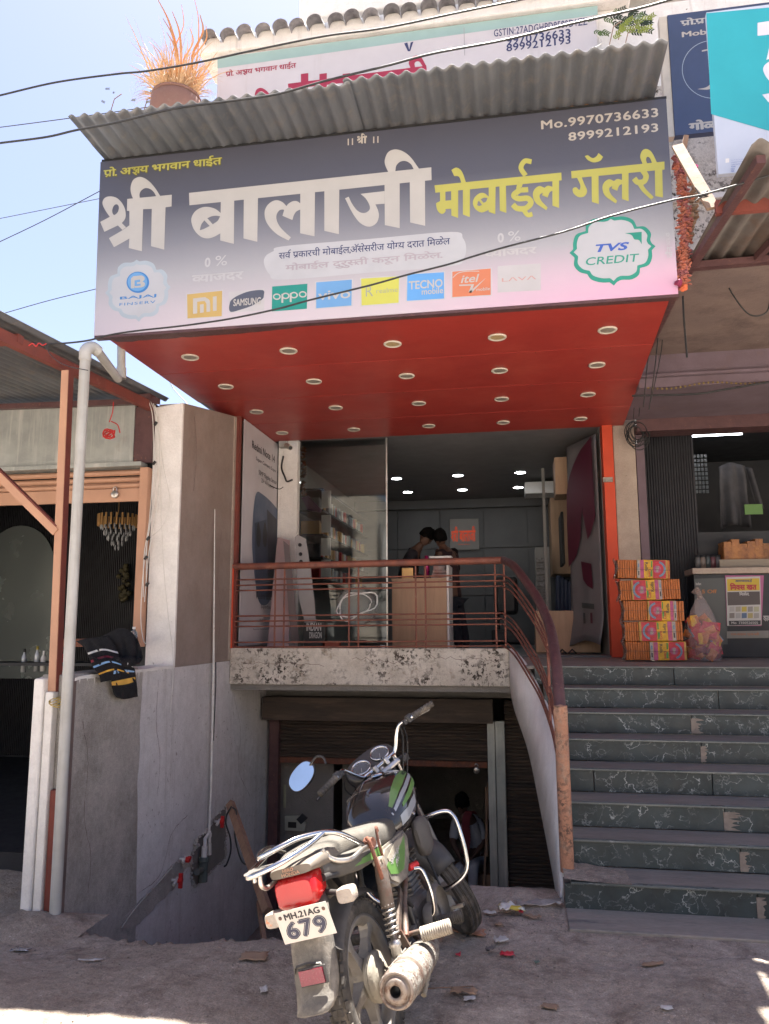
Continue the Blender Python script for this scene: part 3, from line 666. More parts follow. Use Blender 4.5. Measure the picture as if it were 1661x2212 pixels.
M['logo_grey'] = flat('logo_grey', (0.468, 0.459, 0.468)); M['bajaj_blue'] = flat('bajaj_blue', (.05, .20, .48)); M['tvs_blue'] = flat('tvs_blue', (.05, .11, .42)); M['tvs_green'] = flat('tvs_green', (.03, .26, .19))
M['pale_blue'] = flat('pale_blue', (0.378, 0.441, 0.495)); M['ink_greyline'] = flat('ink_greyline', (.30, .33, .28))
def cA(x, y): return (194.4 + .26008*x, 324 + .26008*y)
def cB(x, y): return (540 + .26008*x, 270 + .26008*y)
def cC(x, y): return (918 + .3316*x, 243 + .3316*y)
def onplane(P, Y):
    return lambda px, py: at(px, py, Y=Y)
def shape(px_pts, Y, lvl, mb, crop=None, holes=(), n=6):
    """an outline drawn on an upright board: corner points of the photograph carried to the board's plane"""
    def conv(pts):
        q = []
        for p in pts:
            x, y = (crop(p[0], p[1]) if crop else (p[0], p[1])); w = at(x, y, Y=Y)
            q.append((w.x, w.z, *p[2:]))
        return contour(q, n)
    v, f = fill2d(conv(px_pts), [conv(h) for h in holes])
    mb.add([(a, Y - .0012*lvl, c_) for a, c_ in v], f)
def sk(pts, w, n=5, taper=None): return stroke(pts, w, n, taper)
def letter(m, polys, crop, parent=None, Y=SY, lvl=1, name='letter'):
    mb = MB()
    for i, p in enumerate(polys):
        if isinstance(p, tuple): shape(p[0], Y, lvl + i*.25, mb, crop, p[1])
        else: shape(p, Y, lvl + i*.25, mb, crop)
    return mb.build(name, m, parent or sign)
W_ = M['ink_white']
shri = [([(165,556),(130,505,1),(105,450,1),(112,412,1),(140,390,1),(185,387,1),(228,403,1),(265,440,1),(290,490,1),(297,545,1),(287,580,1),(262,610),(232,627),(120,680),(85,598)],
         [[(185,500,1),(200,462,1),(225,452,1),(240,475,1),(232,515,1),(205,540,1),(190,530,1)]]),
        [(232,627),(262,605),(300,643),(270,665)], [(158,733),(270,668),(330,625),(330,735),(200,808)],
        [(310,408),(680,373),(678,470),(628,477),(617,828),(508,800),(514,490),(442,493),(432,842),(323,815),(328,733),(328,508),(308,505)],
        [(357,404),(340,350,1),(340,300,1),(360,250,1),(400,227,1),(440,230,1),(490,260,1),(540,315,1),(585,385),(552,388),(530,350,1),(500,325,1),(460,318,1),(425,340,1),(412,370,1),(414,400)]]
letter(W_, shri, cA)
mb = MB(); shape([cA(823,357), cB(1506,352), cB(1508,458), cA(826,460)], SY, 1, mb); mb.build('letter', W_, sign)
letter(W_, [[(1087,430),(1198,420),(1195,780),(1082,752)],
            ([(1087,525),(1040,490,1),(980,474,1),(925,480,1),(875,510,1),(845,560,1),(845,610,1),(870,670,1),(920,720,1),(975,735,1),(1030,722,1),(1087,690)],
             [[(912,668),(925,620,1),(950,585),(995,632),(950,655,1)], [(975,568),(1010,552,1),(1050,547,1),(1082,552),(1060,590,1),(1020,618)]])], cA, lvl=1.3)
letter(W_, [[(1278,405),(1395,395),(1390,763),(1275,735)]], cA, lvl=1.3)
letter(W_, [[(418,570),(540,555),(536,925),(417,900)],
            [(418,652),(390,634,1),(355,635,1),(320,655,1),(303,675),(270,642,1),(225,626,1),(180,638,1),(140,675,1),(122,725,1),(130,790,1),(165,850,1),(230,912,1),(320,960),(340,935),(290,890,1),(245,840,1),(222,790,1),(222,745,1),(245,710,1),(275,703,1),(284,708),(270,755),(352,790),(365,750,1),(385,720,1),(418,702)]], cB, lvl=1.3)
letter(W_, [[(618,540),(742,530),(738,907),(618,880)]], cB, lvl=1.3)
letter(W_, [[(1118,490),(1243,478),(1243,857),(1120,832)],
            [(918,573),(1118,550),(1118,655),(1042,660),(1065,715,1),(1070,765,1),(1050,815,1),(1005,843,1),(955,838,1),(900,800,1),(845,720,1),(790,610),(820,597),(845,650,1),(885,705,1),(925,730,1),(965,728,1),(995,700,1),(990,660,1),(960,610,1)]], cB, lvl=1.3)
letter(W_, [[(1327,470),(1453,455),(1455,838),(1330,810)],
            [(1148,390),(1122,330,1),(1122,280,1),(1150,225,1),(1205,204,1),(1270,220,1),(1335,270,1),(1405,366),(1362,372),(1335,325,1),(1290,300,1),(1245,308,1),(1215,340,1),(1207,385)]], cB, lvl=1.3)
Yl = M['ink_yellow']
letter(Yl, [[(62,475),(888,392),(890,442),(68,523)]], cC)
letter(Yl, [[(98,515),(133,512),(133,578),(98,582)], [(72,592),(98,578),(175,572),(175,628),(132,630),(135,642,1),(118,660,1),(95,655,1),(78,630,1)], [(170,508),(216,503),(216,688),(172,672)]], cC, lvl=1.3)
letter(Yl, [[(247,500),(293,496),(292,682),(247,665)], [(172,375),(205,360,1),(240,385,1),(268,460),(238,463),(222,420,1),(190,415)]], cC, lvl=1.3)
letter(Yl, [[(415,485),(460,480),(458,663),(415,648)],
            ([(416,550),(385,526,1),(350,530,1),(320,560,1),(312,595,1),(330,632,1),(370,652,1),(416,635)], [[(340,605),(345,582,1),(352,577),(372,602),(355,610,1)], [(362,566),(385,556,1),(408,558),(398,580,1),(382,590)]])], cC, lvl=1.3)
letter(Yl, [[(485,478),(527,473),(530,655),(487,640)]], cC, lvl=1.3)
letter(Yl, [sk([(622,455),(612,500),(640,505),(672,503)], 34), sk([(618,505),(578,540),(610,562),(668,560),(690,590),(655,625),(600,625),(572,600)], 36, 6), sk([(640,630),(668,668),(700,662)], 30), sk([(655,412),(625,362),(650,318),(694,322)], 32, 6)], cC, lvl=1.3)
lA = lambda dx, dy: [[(830+dx,440+dy),(873+dx,435+dy),(873+dx,622+dy),(830+dx,608+dy)], [(830+dx,485+dy),(800+dx,478+dy,1),(778+dx,492+dy),(745+dx,480+dy,1),(713+dx,502+dy,1),(703+dx,540+dy,1),(722+dx,590+dy,1),(790+dx,637+dy),(799+dx,620+dy),(757+dx,575+dy,1),(747+dx,540+dy,1),(768+dx,522+dy),(762+dx,540+dy),(799+dx,555+dy),(812+dx,522+dy,1),(830+dx,510+dy)]]
letter(Yl, lA(0, 0), cC, lvl=1.3)
letter(Yl, [[(952,383),(1560,320),(1560,372),(955,430)]], cC)
letter(Yl, [[(990,424),(1020,421),(1037,465,1),(1056,510,1),(1040,545,1),(1002,552,1),(968,528,1),(963,497,1),(985,488,1),(1005,505,1),(1012,475,1)], [(1085,413),(1130,408),(1132,597),(1087,583)],
            [(1040,285),(1063,312,1),(1100,326,1),(1140,316,1),(1160,290),(1130,265),(1115,288,1),(1090,298,1),(1060,279)]], cC, lvl=1.3)
letter(Yl, lA(453, -44), cC, lvl=1.3)
letter(Yl, [sk([(1418,378),(1440,415),(1425,450),(1385,455),(1362,430)], 36, 6), sk([(1392,452),(1425,505),(1482,560)], 32, 5, (1, .75))], cC, lvl=1.3)
letter(Yl, [[(1497,370),(1545,366),(1550,555),(1500,545)], [(1418,338),(1402,290,1),(1415,250,1),(1445,239,1),(1478,262,1),(1512,330),(1480,333),(1465,298,1),(1447,290,1),(1440,310,1),(1447,334)]], cC, lvl=1.3)

def line_on(vf, a, b_, m, parent, Y, lvl=1, name='text', label=None, shear=0.0, rot=0):
    """a:(x, y) lower left and b:(x, y) upper right of the writing, as points of the photograph on the board's plane"""
    return print_on(vf, at(*a, Y=Y), at(*b_, Y=Y), (0, -.0012*lvl, 0), name, m, parent, label=label, shear=shear, rot=rot)
PRO = '\u092a/\u094b. '
owner = PRO + '\u0905' + '\u0915<\u0937\u092f' + ' \u092d\u0917\u0935\u093e\u0928' + ' \u0927\u093e\u0908\u0924'
v_ = deva(owner, .022)
line_on(v_, (224, 388), (481, 336), M['ink_olive'], sign, SY, .8); line_on(v_, (223, 386), (480, 334), M['ink_yellow'], sign, SY, 1.6)
for x in (751, 760, 806, 815):
    mb = MB(); y = 314 - (x - 751)*.085; shape([(x, y), (x, y - 14), (x + 2.6, y - 14.3), (x + 2.6, y)], SY, 1, mb); mb.build('text', M['ink_cream'], sign)
mb = MB()
for i, p in enumerate(shri):        # the small shri uses the same outline as the large one
    o_, hs = (p if isinstance(p, tuple) else (p, ())); tr = lambda q: [(771 + (u[0]-85)*.0365, 309.5 + (u[1]-808)*.0365 - (u[0]-85)*.0, *u[2:]) for u in q]
    shape(tr(o_), SY, 1 + i*.25, mb, None, [tr(h) for h in hs], 3)
mb.build('text', M['ink_cream'], sign)
line_on(bolder(*glyphs('Mo.9970736633', 0, 1.08), .022), (1169, 280), (1421, 233), M['ink_cream'], sign, SY); line_on(bolder(*glyphs('8999212193', 0, 1.08), .022), (1228, 305), (1421, 266), M['ink_cream'], sign, SY)
# speech bubble
mb = MB(); shape([(590,543),(612,532,1),(800,516,1),(975,501,1),(1000,515,1),(1007,538,1),(1000,560,1),(975,575,1),(800,589,1),(610,604,1),(582,592,1),(570,568,1),(575,552,1)], SY, .5, mb); mb.build('bubble', M['ink_bubble'], sign)
line_on(deva('\u0938\u0930\u094d'.replace('\u0930\u094d', '') + '\u0935^ \u092a/\u0930\u0915\u093e\u0930\u091a\u0940'.replace('/\u0930', '/') + ' \u092e\u094b\u092c\u093e\u0908\u0932,\u0905~\u0938\u0947\u0938\u0930\u0940\u091c \u092f\u094b\u0917<\u092f \u0926\u0930\u093e\u0924 \u093f\u092e\u0933\u0947\u0932', .004), (602, 562), (972, 509), M['ink_navy'], sign, SY, 1.2)
line_on(deva('\u092e\u094b\u092c\u093e\u0908\u0932 \u0926\u0941\u0930\u0941\u0938<\u0924\u0940 \u0915\u0930\u0942\u0928 \u093f\u092e\u0933\u0947\u0932.', .02), (616, 590), (956, 540), M['ink_faded'], sign, SY, 1.0)
for dx, dy, dd in ((0, 0, 0), (633, -53, 0)):
    line_on(glyphs('0', .03), (442+dx, 578+dy), (455+dx, 556+dy), M['ink_pale'], sign, SY); line_on(glyphs('%', .0), (465+dx, 575+dy), (491+dx, 551+dy), M['ink_pale'], sign, SY)
    line_on(deva('\u0935<\u092f\u093e\u091c\u0926\u0930', .03), (414+dx, 613+dy-2*(dx > 0)), (526+dx, 586+dy), M['ink_pale'] if not dx else M['logo_grey'], sign, SY)
# eight phone maker tiles
def tile(c4, m, lvl=.6, border=None):
    if border:
        x0 = [p for p in c4]; cx = sum(p[0] for p in x0)/4; cy = sum(p[1] for p in x0)/4
        mb = MB(); shape([(cx + (p[0]-cx)*1.06, cy + (p[1]-cy)*1.07) for p in x0], SY, lvl - .3, mb); mb.build('logo_border', border, sign)
    mb = MB(); shape(c4, SY, lvl, mb); return mb.build('logo_tile', m, sign)
IW, IG = M['ink_white'], M['ink_pale']
tile([(404,636),(480,628),(479,683),(405,688)], M['logo_orange'], border=IG)
mb = MB(); shape([(417,678),(417,645),(443,642),(452,648,1),(454,656),(454,673),(446,674),(446,656),(442,650),(426,652),(426,677)], SY, 1, mb); shape([(432,676),(432,658),(440,657),(440,675)], SY, 1, mb); shape([(460,672),(460,641),(468,640),(468,671)], SY, 1, mb); mb.build('logo', W_, sign)
tile([(494,631),(571,623),(571,670),(494,676)], M['logo_grey'])
mb = MB(); shape([(496,657,1),(500,648,1),(515,638,1),(540,629,1),(568,627,1),(570,638,1),(566,647,1),(545,660,1),(520,669,1),(500,674,1),(495,668,1)], SY, 1, mb); mb.build('logo_oval', M['logo_slate'], sign)
line_on(bolder(*glyphs('SAMSUNG'), .03), (504, 662), (564, 642), W_, sign, SY, 2)
tile([(588,619),(664,613),(663,667),(587,673)], M['logo_green'])
for x in (590, 609, 627, 646):
    cx, cy = x + 8, 641 - (x - 590)*.09
    el = [(cx + 8.6*math.cos(t*math.pi/8), cy + 7*math.sin(t*math.pi/8)) for t in range(16)]; ei = [(cx + 5.6*math.cos(t*math.pi/8), cy + 4.2*math.sin(t*math.pi/8)) for t in range(16)]
    mb = MB(); shape(el, SY, 1, mb, None, [ei], 1)
    if x in (609, 627): shape([(x-1,cy-4),(x+3,cy-5),(x+3,cy+15),(x-1,cy+15)], SY, 1.3, mb)
    mb.build('logo', W_, sign)
tile([(683,610),(760,604),(759,660),(683,666)], M['logo_blue'], border=IG)
line_on(glyphs('vivo', .012), (687, 649), (757, 624), W_, sign, SY)
tile([(780,602),(862,597),(861,654),(781,660)], M['logo_yellow'], border=IG)
line_on(glyphs('R', -.005), (790, 641), (806, 617), M['ink_greyline'], sign, SY); line_on(glyphs('realme', -.004), (813, 634), (859, 620), M['ink_greyline'], sign, SY)
tile([(880,593),(959,588),(959,645),(879,650)], M['logo_sky'], border=IG)
line_on(glyphs('TECNO', .02), (883, 626), (956, 602), W_, sign, SY); line_on(glyphs('mobile', .012), (911, 637), (957, 620), W_, sign, SY)
tile([(977,587),(1060,580),(1060,637),(977,642)], M['logo_salmon'], border=IG)
line_on(glyphs('itel', .015), (995, 612), (1030, 592), W_, sign, SY, shear=.15); line_on(glyphs('mobile', .012), (1029, 629), (1058, 620), W_, sign, SY)
mb = MB(); shape(sk([(978,600),(990,590),(1010,586),(1035,586)], 1.6), SY, 1, mb); shape([(992,615),(1024,614),(1018,633),(1050,600),(1012,632),(1018,617),(992,618)], SY, 1.2, mb); mb.build('logo', W_, sign)
tile([(1075,575),(1168,569),(1168,627),(1075,632)], M['logo_grey'])
line_on(glyphs('L\u039bV\u039b', .008), (1084, 609), (1158, 595), flat('lava', (.50, .30, .28)), sign, SY)
# finance badges
BADGE = [(1215,670),(1240,683),(1300,678,1),(1362,700,1),(1388,746),(1442,746,1),(1482,788,1),(1478,832,1),(1490,858),(1513,875),(1488,902),(1490,950,1),(1467,1000,1),(1410,1020),(1402,1065,1),(1355,1095,1),(1290,1098,1),(1258,1112),(1237,1136),(1210,1115),(1150,1115,1),(1088,1096,1),(1060,1060),(1010,1046,1),(974,1005,1),(976,955,1),(965,940),(943,920),(968,895),(968,850,1),(988,798,1),(1050,775),(1056,728,1),(1102,695,1),(1165,692,1),(1195,685)]
def badge(cx, cy, rx, ry, m, lvl, name):
    mb = MB(); shape([(cx + (p[0] - 1228)/285*rx, cy + (p[1] - 903)/233*ry, *p[2:]) for p in BADGE], SY, lvl, mb, None, (), 4); return mb.build(name, m, sign)
badge(298, 628, 71, 67, M['pale_blue'], .5, 'badge_border'); badge(298, 628, 62, 58, M['ink_bubble'], .8, 'badge')
mb = MB(); shape([(298 + 24.5*math.cos(t*math.pi/16), 610 + 23*math.sin(t*math.pi/16)) for t in range(32)], SY, 1.2, mb, None, (), 1); mb.build('logo_disc', M['bajaj_blue'], sign)
mb = MB(); shape([(297 + 21*math.cos(t*math.pi/16), 609 + 20*math.sin(t*math.pi/16)) for t in range(32)], SY, 1.5, mb, None, (), 1); mb.build('logo_disc', M['logo_blue'], sign)
mb = MB(); shape([(283,623),(283,602),(288,597),(306,595),(312,599,1),(312,605,1),(308,608),(313,612,1),(312,618,1),(306,621),(291,622),(291,606),(303,604),(303,609),(296,610),(296,614),(304,613),(304,617),(296,618),(290,618),(290,623)], SY, 2, mb); mb.build('logo', W_, sign)
line_on(glyphs('BAJAJ', .02, 1.05), (259, 649), (338, 635), M['bajaj_blue'], sign, SY, 1.5); line_on(glyphs('FINSERV', .004, 1.2), (258, 661), (336, 649), M['bajaj_blue'], sign, SY, 1.5)
badge(1323, 541, 93, 76, M['tvs_green'], .6, 'badge_border'); badge(1323, 540, 84, 67, M['ink_bubble'], .9, 'badge')
line_on(glyphs('TVS', .03), (1280, 546), (1352, 523), M['tvs_blue'], sign, SY, 1.5, shear=.12); line_on(glyphs('CREDIT', .008), (1264, 574), (1377, 548), M['tvs_green'], sign, SY, 1.5, shear=.03)
mb = MB(); shape([(1350,504),(1386,501),(1386,528),(1380,519,1),(1370,517,1),(1364,508,1)], SY, 1.4, mb); mb.build('logo', M['tvs_green'], sign)
line_on(deva('\u091c\u0948\u0928', .02), (1437, 558), (1452, 532), IG, sign, SY, 1, rot=1)
line_on(glyphs('DIGITAL ADS', .01), (1440, 530), (1446, 503), IG, sign, SY, 1, rot=1)
# ---------------------------------------------------------------- left shop
ls = thing('barber_shop', 'left shop with a half raised tan shutter and dark ribbed back wall', 'building', (-4.5, 6.5, 0))
YL = 6.46
b = MB(); b.box((-7.5, YL, 3.17), (-3.455, YL + .03, 3.745)); b.build('header_panel', M['galv'], ls)
b = MB(); b.box((-3.452, YL + .005, 3.17), (-3.275, YL + .05, 3.7)); b.build('header_pier', M['rust_dark'], ls)
b = MB(); b.prism([(-7.5, YL - .06, 3.168), (-7.5, YL - .06, 3.13), (-7.5, YL + .06, 3.115), (-7.5, YL + .06, 3.168)], (4.16, 0, 0)); b.build('drip_ledge', M['galv'], ls)
zz = [3.11, 3.05, 2.99, 2.93, 2.805]
for i in range(4):
    z1, z0 = zz[i], zz[i+1] + .006; yy = YL + .02*(i % 2)
    b = MB(); b.prism([(-7.5, yy + .01, z0), (-7.5, yy - .012, z0 + .012), (-7.5, yy - .012, z1 - .02), (-7.5, yy + .012, z1)] if i < 3 else [(-7.5, YL - .01, z0), (-7.5, YL - .01, z1), (-7.5, YL + .02, z1), (-7.5, YL + .02, z0)], (4.13, 0, 0)); b.build('shutter_slat', M['tan_paint'], ls)
b = MB(); b.box((-3.365, YL - .03, 1.50), (-3.285, YL + .06, 3.12), bev=.004); b.build('shutter_guide', M['tan_paint'], ls)
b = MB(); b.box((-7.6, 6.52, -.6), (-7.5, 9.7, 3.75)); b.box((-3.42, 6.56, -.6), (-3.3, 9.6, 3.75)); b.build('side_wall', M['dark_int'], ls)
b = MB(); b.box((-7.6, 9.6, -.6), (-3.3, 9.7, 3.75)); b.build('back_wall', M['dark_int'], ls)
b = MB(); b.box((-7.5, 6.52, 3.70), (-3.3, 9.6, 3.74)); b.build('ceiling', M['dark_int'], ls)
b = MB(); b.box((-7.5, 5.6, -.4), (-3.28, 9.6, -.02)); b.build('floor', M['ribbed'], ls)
b = MB(); x = -7.4
prof = []
while x < -3.5:
    b.box((x, 9.58, 0), (x + .013, 9.6, 3.68)); x += .027
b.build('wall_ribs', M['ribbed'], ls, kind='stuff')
mr = thing('arched_mirror', 'arched mirror on the dark ribbed wall of the left shop', 'mirror', (-6.6, 9.55, 1.2))
pts = [(-7.4, 9.55, 1.0)] + [(-6.72 + .55*math.cos(a)*1.0 , 9.55, 2.45 + .62*math.sin(a)) for a in [math.pi - math.pi*i/16 for i in range(17)]] + [(-6.17, 9.55, 1.0)]
pts = [(p[0], p[1], p[2]) for p in pts]; b = MB(); b.prism(pts[1:] + [(-7.27, 9.55, 1.0)], (0, -.012, 0)); b.build('glass', mat('mirror', (.30, .34, .33), (.3, .34, .33), 1, .25, .6), mr)

# tin roof over the left shop
lr = thing('tin_roof', 'corrugated tin roof over the left shop on red oxide beams', 'roof', (-4.2, 5.5, 3.7))
def rf(u, v):
    x = -3.26 - 3.8*u; y = 2.7 + 4.05*v; return Vector((x, y, 3.60 + .215*(y - 2.7)/4.05*1.15 + .05*u + .016*math.sin(2*math.pi*x/.082)))
MB().sheet(rf, 370, 10, .0015).build('corrugated_sheet', M['tin'], lr)
b = MB(); b.beam((-3.36, 2.7, 3.50), (-3.30, 6.46, 3.70), .05, .085); b.build('beam', M['red_oxide'], lr)
b = MB(); b.beam((-3.30, 4.55, 3.625), (-7, 4.55, 3.66), .06, .06); b.build('beam', M['red_oxide'], lr)
b = MB(); b.beam((-3.2, 6.42, 3.735), (-7, 6.42, 3.80), .05, .05); b.build('beam', M['rust_dark'], lr)
b = MB(); b.box((-3.42, 6.38, 3.72), (-3.27, 6.5, 3.80)); b.build('bracket', M['rust_dark'], lr)
# wooden post with brace
po = thing('wooden_post', 'tan painted angle post with a diagonal brace holding the tin roof', 'post', (-3.16, 4.9, 1.0))
T_, B_ = at(141, 800, Y=4.9), at(112, 1500, Y=4.9)
b = MB(); b.beam((T_.x, 4.9, T_.z), (B_.x, 4.9, B_.z), .055, .012, (0, 1, 0)); b.build('flange', M['tan_paint'], po)
b = MB(); b.beam((T_.x + .028, 4.93, T_.z), (B_.x + .028, 4.93, B_.z), .006, .06, (0, 1, 0)); b.build('flange', M['red_oxide'], po)
a_, c_ = at(-30, 1000, Y=4.9), at(122, 1150, Y=4.9)
b = MB(); b.beam((a_.x, 4.89, a_.z), (c_.x, 4.89, c_.z), .012, .055, (0, 0, 1)); b.build('brace', M['tan_paint'], po)
b = MB(); b.beam((a_.x, 4.91, a_.z + .042), (c_.x, 4.91, c_.z + .042), .045, .012, (0, 0, 1)); b.build('brace', M['red_oxide'], po)
# PVC rainwater pipe
pp = thing('rain_pipe', 'grey PVC rainwater pipe with a capped bend, tied to the wall end by yellow cord', 'pipe', (-3.02, 4.84, -.2))
b = MB(); pT, pB = at(184, 775, Y=4.84), at(118, 1992, Y=4.84)
b.tube([pB, pT], .0365, 18); b.build('pipe', M['pvc'], pp)
b = MB(); e0 = at(184, 770, Y=4.84); d = (Vector((-3.02, 5.6, 3.58)) - e0)
pts = bez([e0 - Vector((0, 0, .03)), e0 + Vector((.004, .0, .045)), e0 + Vector((.02, .05, .085)), e0 + Vector((.04, .10, .07))], 6)
b.tube(pts, .043, 18); b.build('elbow', M['pvc'], pp)
b = MB(); q0 = e0 + Vector((.035, .09, .075)); b.tube([q0, at(255, 818, Y=5.6)], .034, 16); b.build('pipe', M['pvc'], pp)
b = MB(); b.tube([at(262, 740, Y=5.75), at(262, 818, Y=5.75)], .034, 16); b.tube([at(262, 795, Y=5.75), at(262, 818, Y=5.75)], .04, 16); b.build('pipe', M['pvc'], pp)
b = MB()
cc = at(124, 1517, Y=4.84)
for k in range(5): b.tube([(cc.x + (.05 + .002*k)*math.cos(t*math.pi/8) - .01, 4.86 + .055*math.sin(t*math.pi/8), cc.z + .009*k - .02 + .012*math.sin(t*.8 + k)) for t in range(16)], .0026, 5, closed=True)
b.build('cord', mat('cord_yellow', (.45, .33, .08)), pp)
# white cables down the column
cb = thing('cable_bundle', 'bundle of thin white cables hanging down the white column', 'cable', (-3.28, 6.4, 1.5))
cw = M['pvc_white']; rr = random.Random(3)
for k, xs in enumerate(([(322,868),(330,905),(331,1000),(322,1130),(311,1200),(309,1290)], [(326,868),(335,900),(336,1000),(327,1110),(310,1230),(304,1330),(309,1380),(317,1393)], [(331,870),(339,910),(338,1010),(333,1080),(318,1170),(316,1250)], [(335,876),(342,920),(345,1020),(338,1100),(322,1190),(312,1300)])):
    b = MB(); b.tube(bez([at(x, y, Y=6.39 + .008*k) for x, y in xs], 5), .0042, 6); b.build('cable', cw, cb)
b = MB(); b.tube(bez([at(x, y, Y=6.42) for x, y in [(341,910),(352,1000),(366,1070),(365,1100),(350,1138),(322,1163)]], 6), .003, 6); b.build('cable', cw, cb)
b = MB(); b.tube(bez([at(x, y, Y=6.45) for x, y in [(343,900),(346,1010),(352,1200),(362,1320),(372,1400),(374,1460),(368,1540)]], 6), .003, 6); b.build('cable', cw, cb)
b = MB()
for x, y in ((320,1163),(315,1205),(318,1262),(333,1000),(336,915)):
    p = at(x, y, Y=6.38); b.beam(p - Vector((.012, 0, .015)), p + Vector((.012, 0, .015)), .016, .02)
b.build('tape', M['black'], cb)
# padlock of the left shutter
def padlock(loc, s=1.0, lab='', round_=True):
    t = thing('padlock', lab, 'padlock', loc)
    b = MB(); b.lathe([(0, -.01), (.024, -.01), (.028, -.006), (.028, .006), (.024, .01), (0, .01)], 20, Matrix.Translation(loc) @ Matrix.Rotation(R(90), 4, 'X') @ Matrix.Scale(s, 4)); b.build('lock_body', M['chrome_dull'], t)
    p = Vector(loc); b = MB(); b.tube([p + Vector((x*s, 0, z*s)) for x, z in ((-.014, .02), (-.015, .04), (-.009, .052), (0, .056), (.009, .052), (.015, .04), (.014, .02))], .0036*s, 8); b.build('shackle', M['chrome'], t)
    b = MB(); b.box(p + Vector((-.002, -.0125*s, -.012*s)), p + Vector((.002, -.0105*s, 0))); b.build('keyhole', M['black'], t)
p = at(248, 1068, Y=YL - .03); padlock((p.x, p.y, p.z), 1.25, 'round steel padlock on the tan shutter of the left shop')
# red string ball
rs = MB(); rr = random.Random(11); c0 = at(235, 935, Y=6.2)
rs.tube(bez([at(245, 868, Y=6.2), at(243, 890, Y=6.2), at(236, 912, Y=6.2)], 5), .005, 6)
rs.tube(bez([at(240, 910, Y=6.2), at(254, 918, Y=6.2), at(259, 935, Y=6.2)], 5), .005, 6)
for k in range(9):
    a = rr.random()*6; tl = rr.uniform(-.9, .9); L = []
    for t in range(12):
        u = t*math.pi/6; v = Vector((.055*math.cos(u)*rr.uniform(.8, 1.1), .03*math.sin(u), .04*math.sin(u + a)*rr.uniform(.8, 1.1) + tl*.02*math.cos(u)))
        L.append(c0 + v + Vector((0, 0, -.01)))
    rs.tube(L, .0042, 5, closed=True)
solo(rs, 'string_ball', M['red_plastic'], 'tangled red string hanging from the tin roof beam', 'string')
# chandelier
ch = thing('chandelier', 'tiered glass chandelier with a fringe of brass tubes in the left shop', 'chandelier', (-4.85, 8.3, 3.2))
c0 = at(255, 1130, Y=8.3); M['brass'] = mat('brass', (.50, .30, .12), (.38, .22, .09), 8, .35, .7)
M['crystal'] = mat('crystal', (.55, .58, .6), (.4, .42, .45), 10, .15, .2)
for k in range(22):
    a = k*2*math.pi/22; b = MB(); x, y = c0.x + .22*math.cos(a), 8.3 + .22*math.sin(a); b.beam((x, y, c0.z - .04), (x, y, c0.z + .10), .022, .01); b.build('brass_tube', M['brass'], ch)
b = MB()
for rr_, n, z in ((.19, 20, -.05), (.15, 16, -.12), (.11, 12, -.18), (.06, 7, -.24), (.02, 2, -.29)):
    for k in range(n):
        a = k*2*math.pi/n; b.lathe([(0, -.035), (.011, -.01), (.009, .015), (0, .035)], 5, Matrix.Translation((c0.x + rr_*math.cos(a), 8.3 + rr_*math.sin(a), c0.z + z)), smooth=False)
b.build('crystals', M['crystal'], ch); b = MB(); b.tube([(c0.x, 8.3, c0.z + .1), (c0.x, 8.3, 3.7)], .006, 6); b.build('rod', M['brass'], ch)
# statue plaque, bottles, basin shelf in the left shop
mb = MB(); p = at(268, 1265, Y=9.5); rr = random.Random(4)
for k in range(26):
    q = p + Vector((rr.gauss(0, .045), -.02*rr.random(), rr.uniform(-.26, .26))); mb.lathe([(0, -.04), (.035, -.02), (.04, .01), (0, .04)], 6, Matrix.Translation(q) @ Matrix.Rotation(rr.random()*3, 4, 'Y'))
solo(mb, 'statue', mat('old_gold', (.10, .085, .04), (.05, .045, .03), 12, .6, .3), 'dim golden relief figure on the dark ribbed wall', 'statue')
def bottle(name, px, py, Y, r, h, m, capm, lab, grp=None, capc=.6):
    p = at(px, py, Y=Y); t = thing(name, lab, 'bottle', p, None, grp); T = Matrix.Translation(p)
    MB().lathe([(0, 0), (r, 0), (r, h*.62), (r*.9, h*.68), (r*.4, h*.8), (r*.38, h*.86)], 14, T).build('bottle_body', m, t)
    MB().lathe([(r*.45, h*.86), (r*.45, h), (0, h)], 10, T).build('cap', capm, t); return t
M['clear'] = mat('clear', (.75, .8, .82), (.7, .75, .78), 3, .08, trans=.8)
b = MB(); b.box((-7.0, 7.6, 1.27), (-4.2, 8.0, 1.30)); b.build('shelf', M['dark_int'], ls)
for px, py, hh, m, c, lab in ((50, 1452, .25, M['crystal'], M['black'], 'tall clear bottle on the left shop shelf, leftmost of the row'), (78, 1450, .27, M['crystal'], mat('cap_yellow', (.5, .38, .05)), 'clear pump bottle with yellow top on the left shop shelf'),
        (92, 1450, .22, M['white'], M['white'], 'white and red spray can with pale cap on the left shop shelf'), (136 - 5, 1450, .24, M['red_plastic'], M['red_plastic'], 'red spray can with red cap on the left shop shelf')):
    bottle('bottle', px, py, 7.8, .028, hh, m, c, lab)
# sill bar and water bottle, towel
b = MB(); b.beam((-3.95, 6.3, 1.535), (-3.26, 6.3, 1.55), .06, .07); solo(b, 'sill_bar', M['rust'], 'rusty iron bar carrying the striped towel', 'bar')
bottle('water_bottle', 288, 1388, 6.30, .032, .135, M['clear'], M['white'], 'small clear plastic water bottle with white cap on the rusty bar')
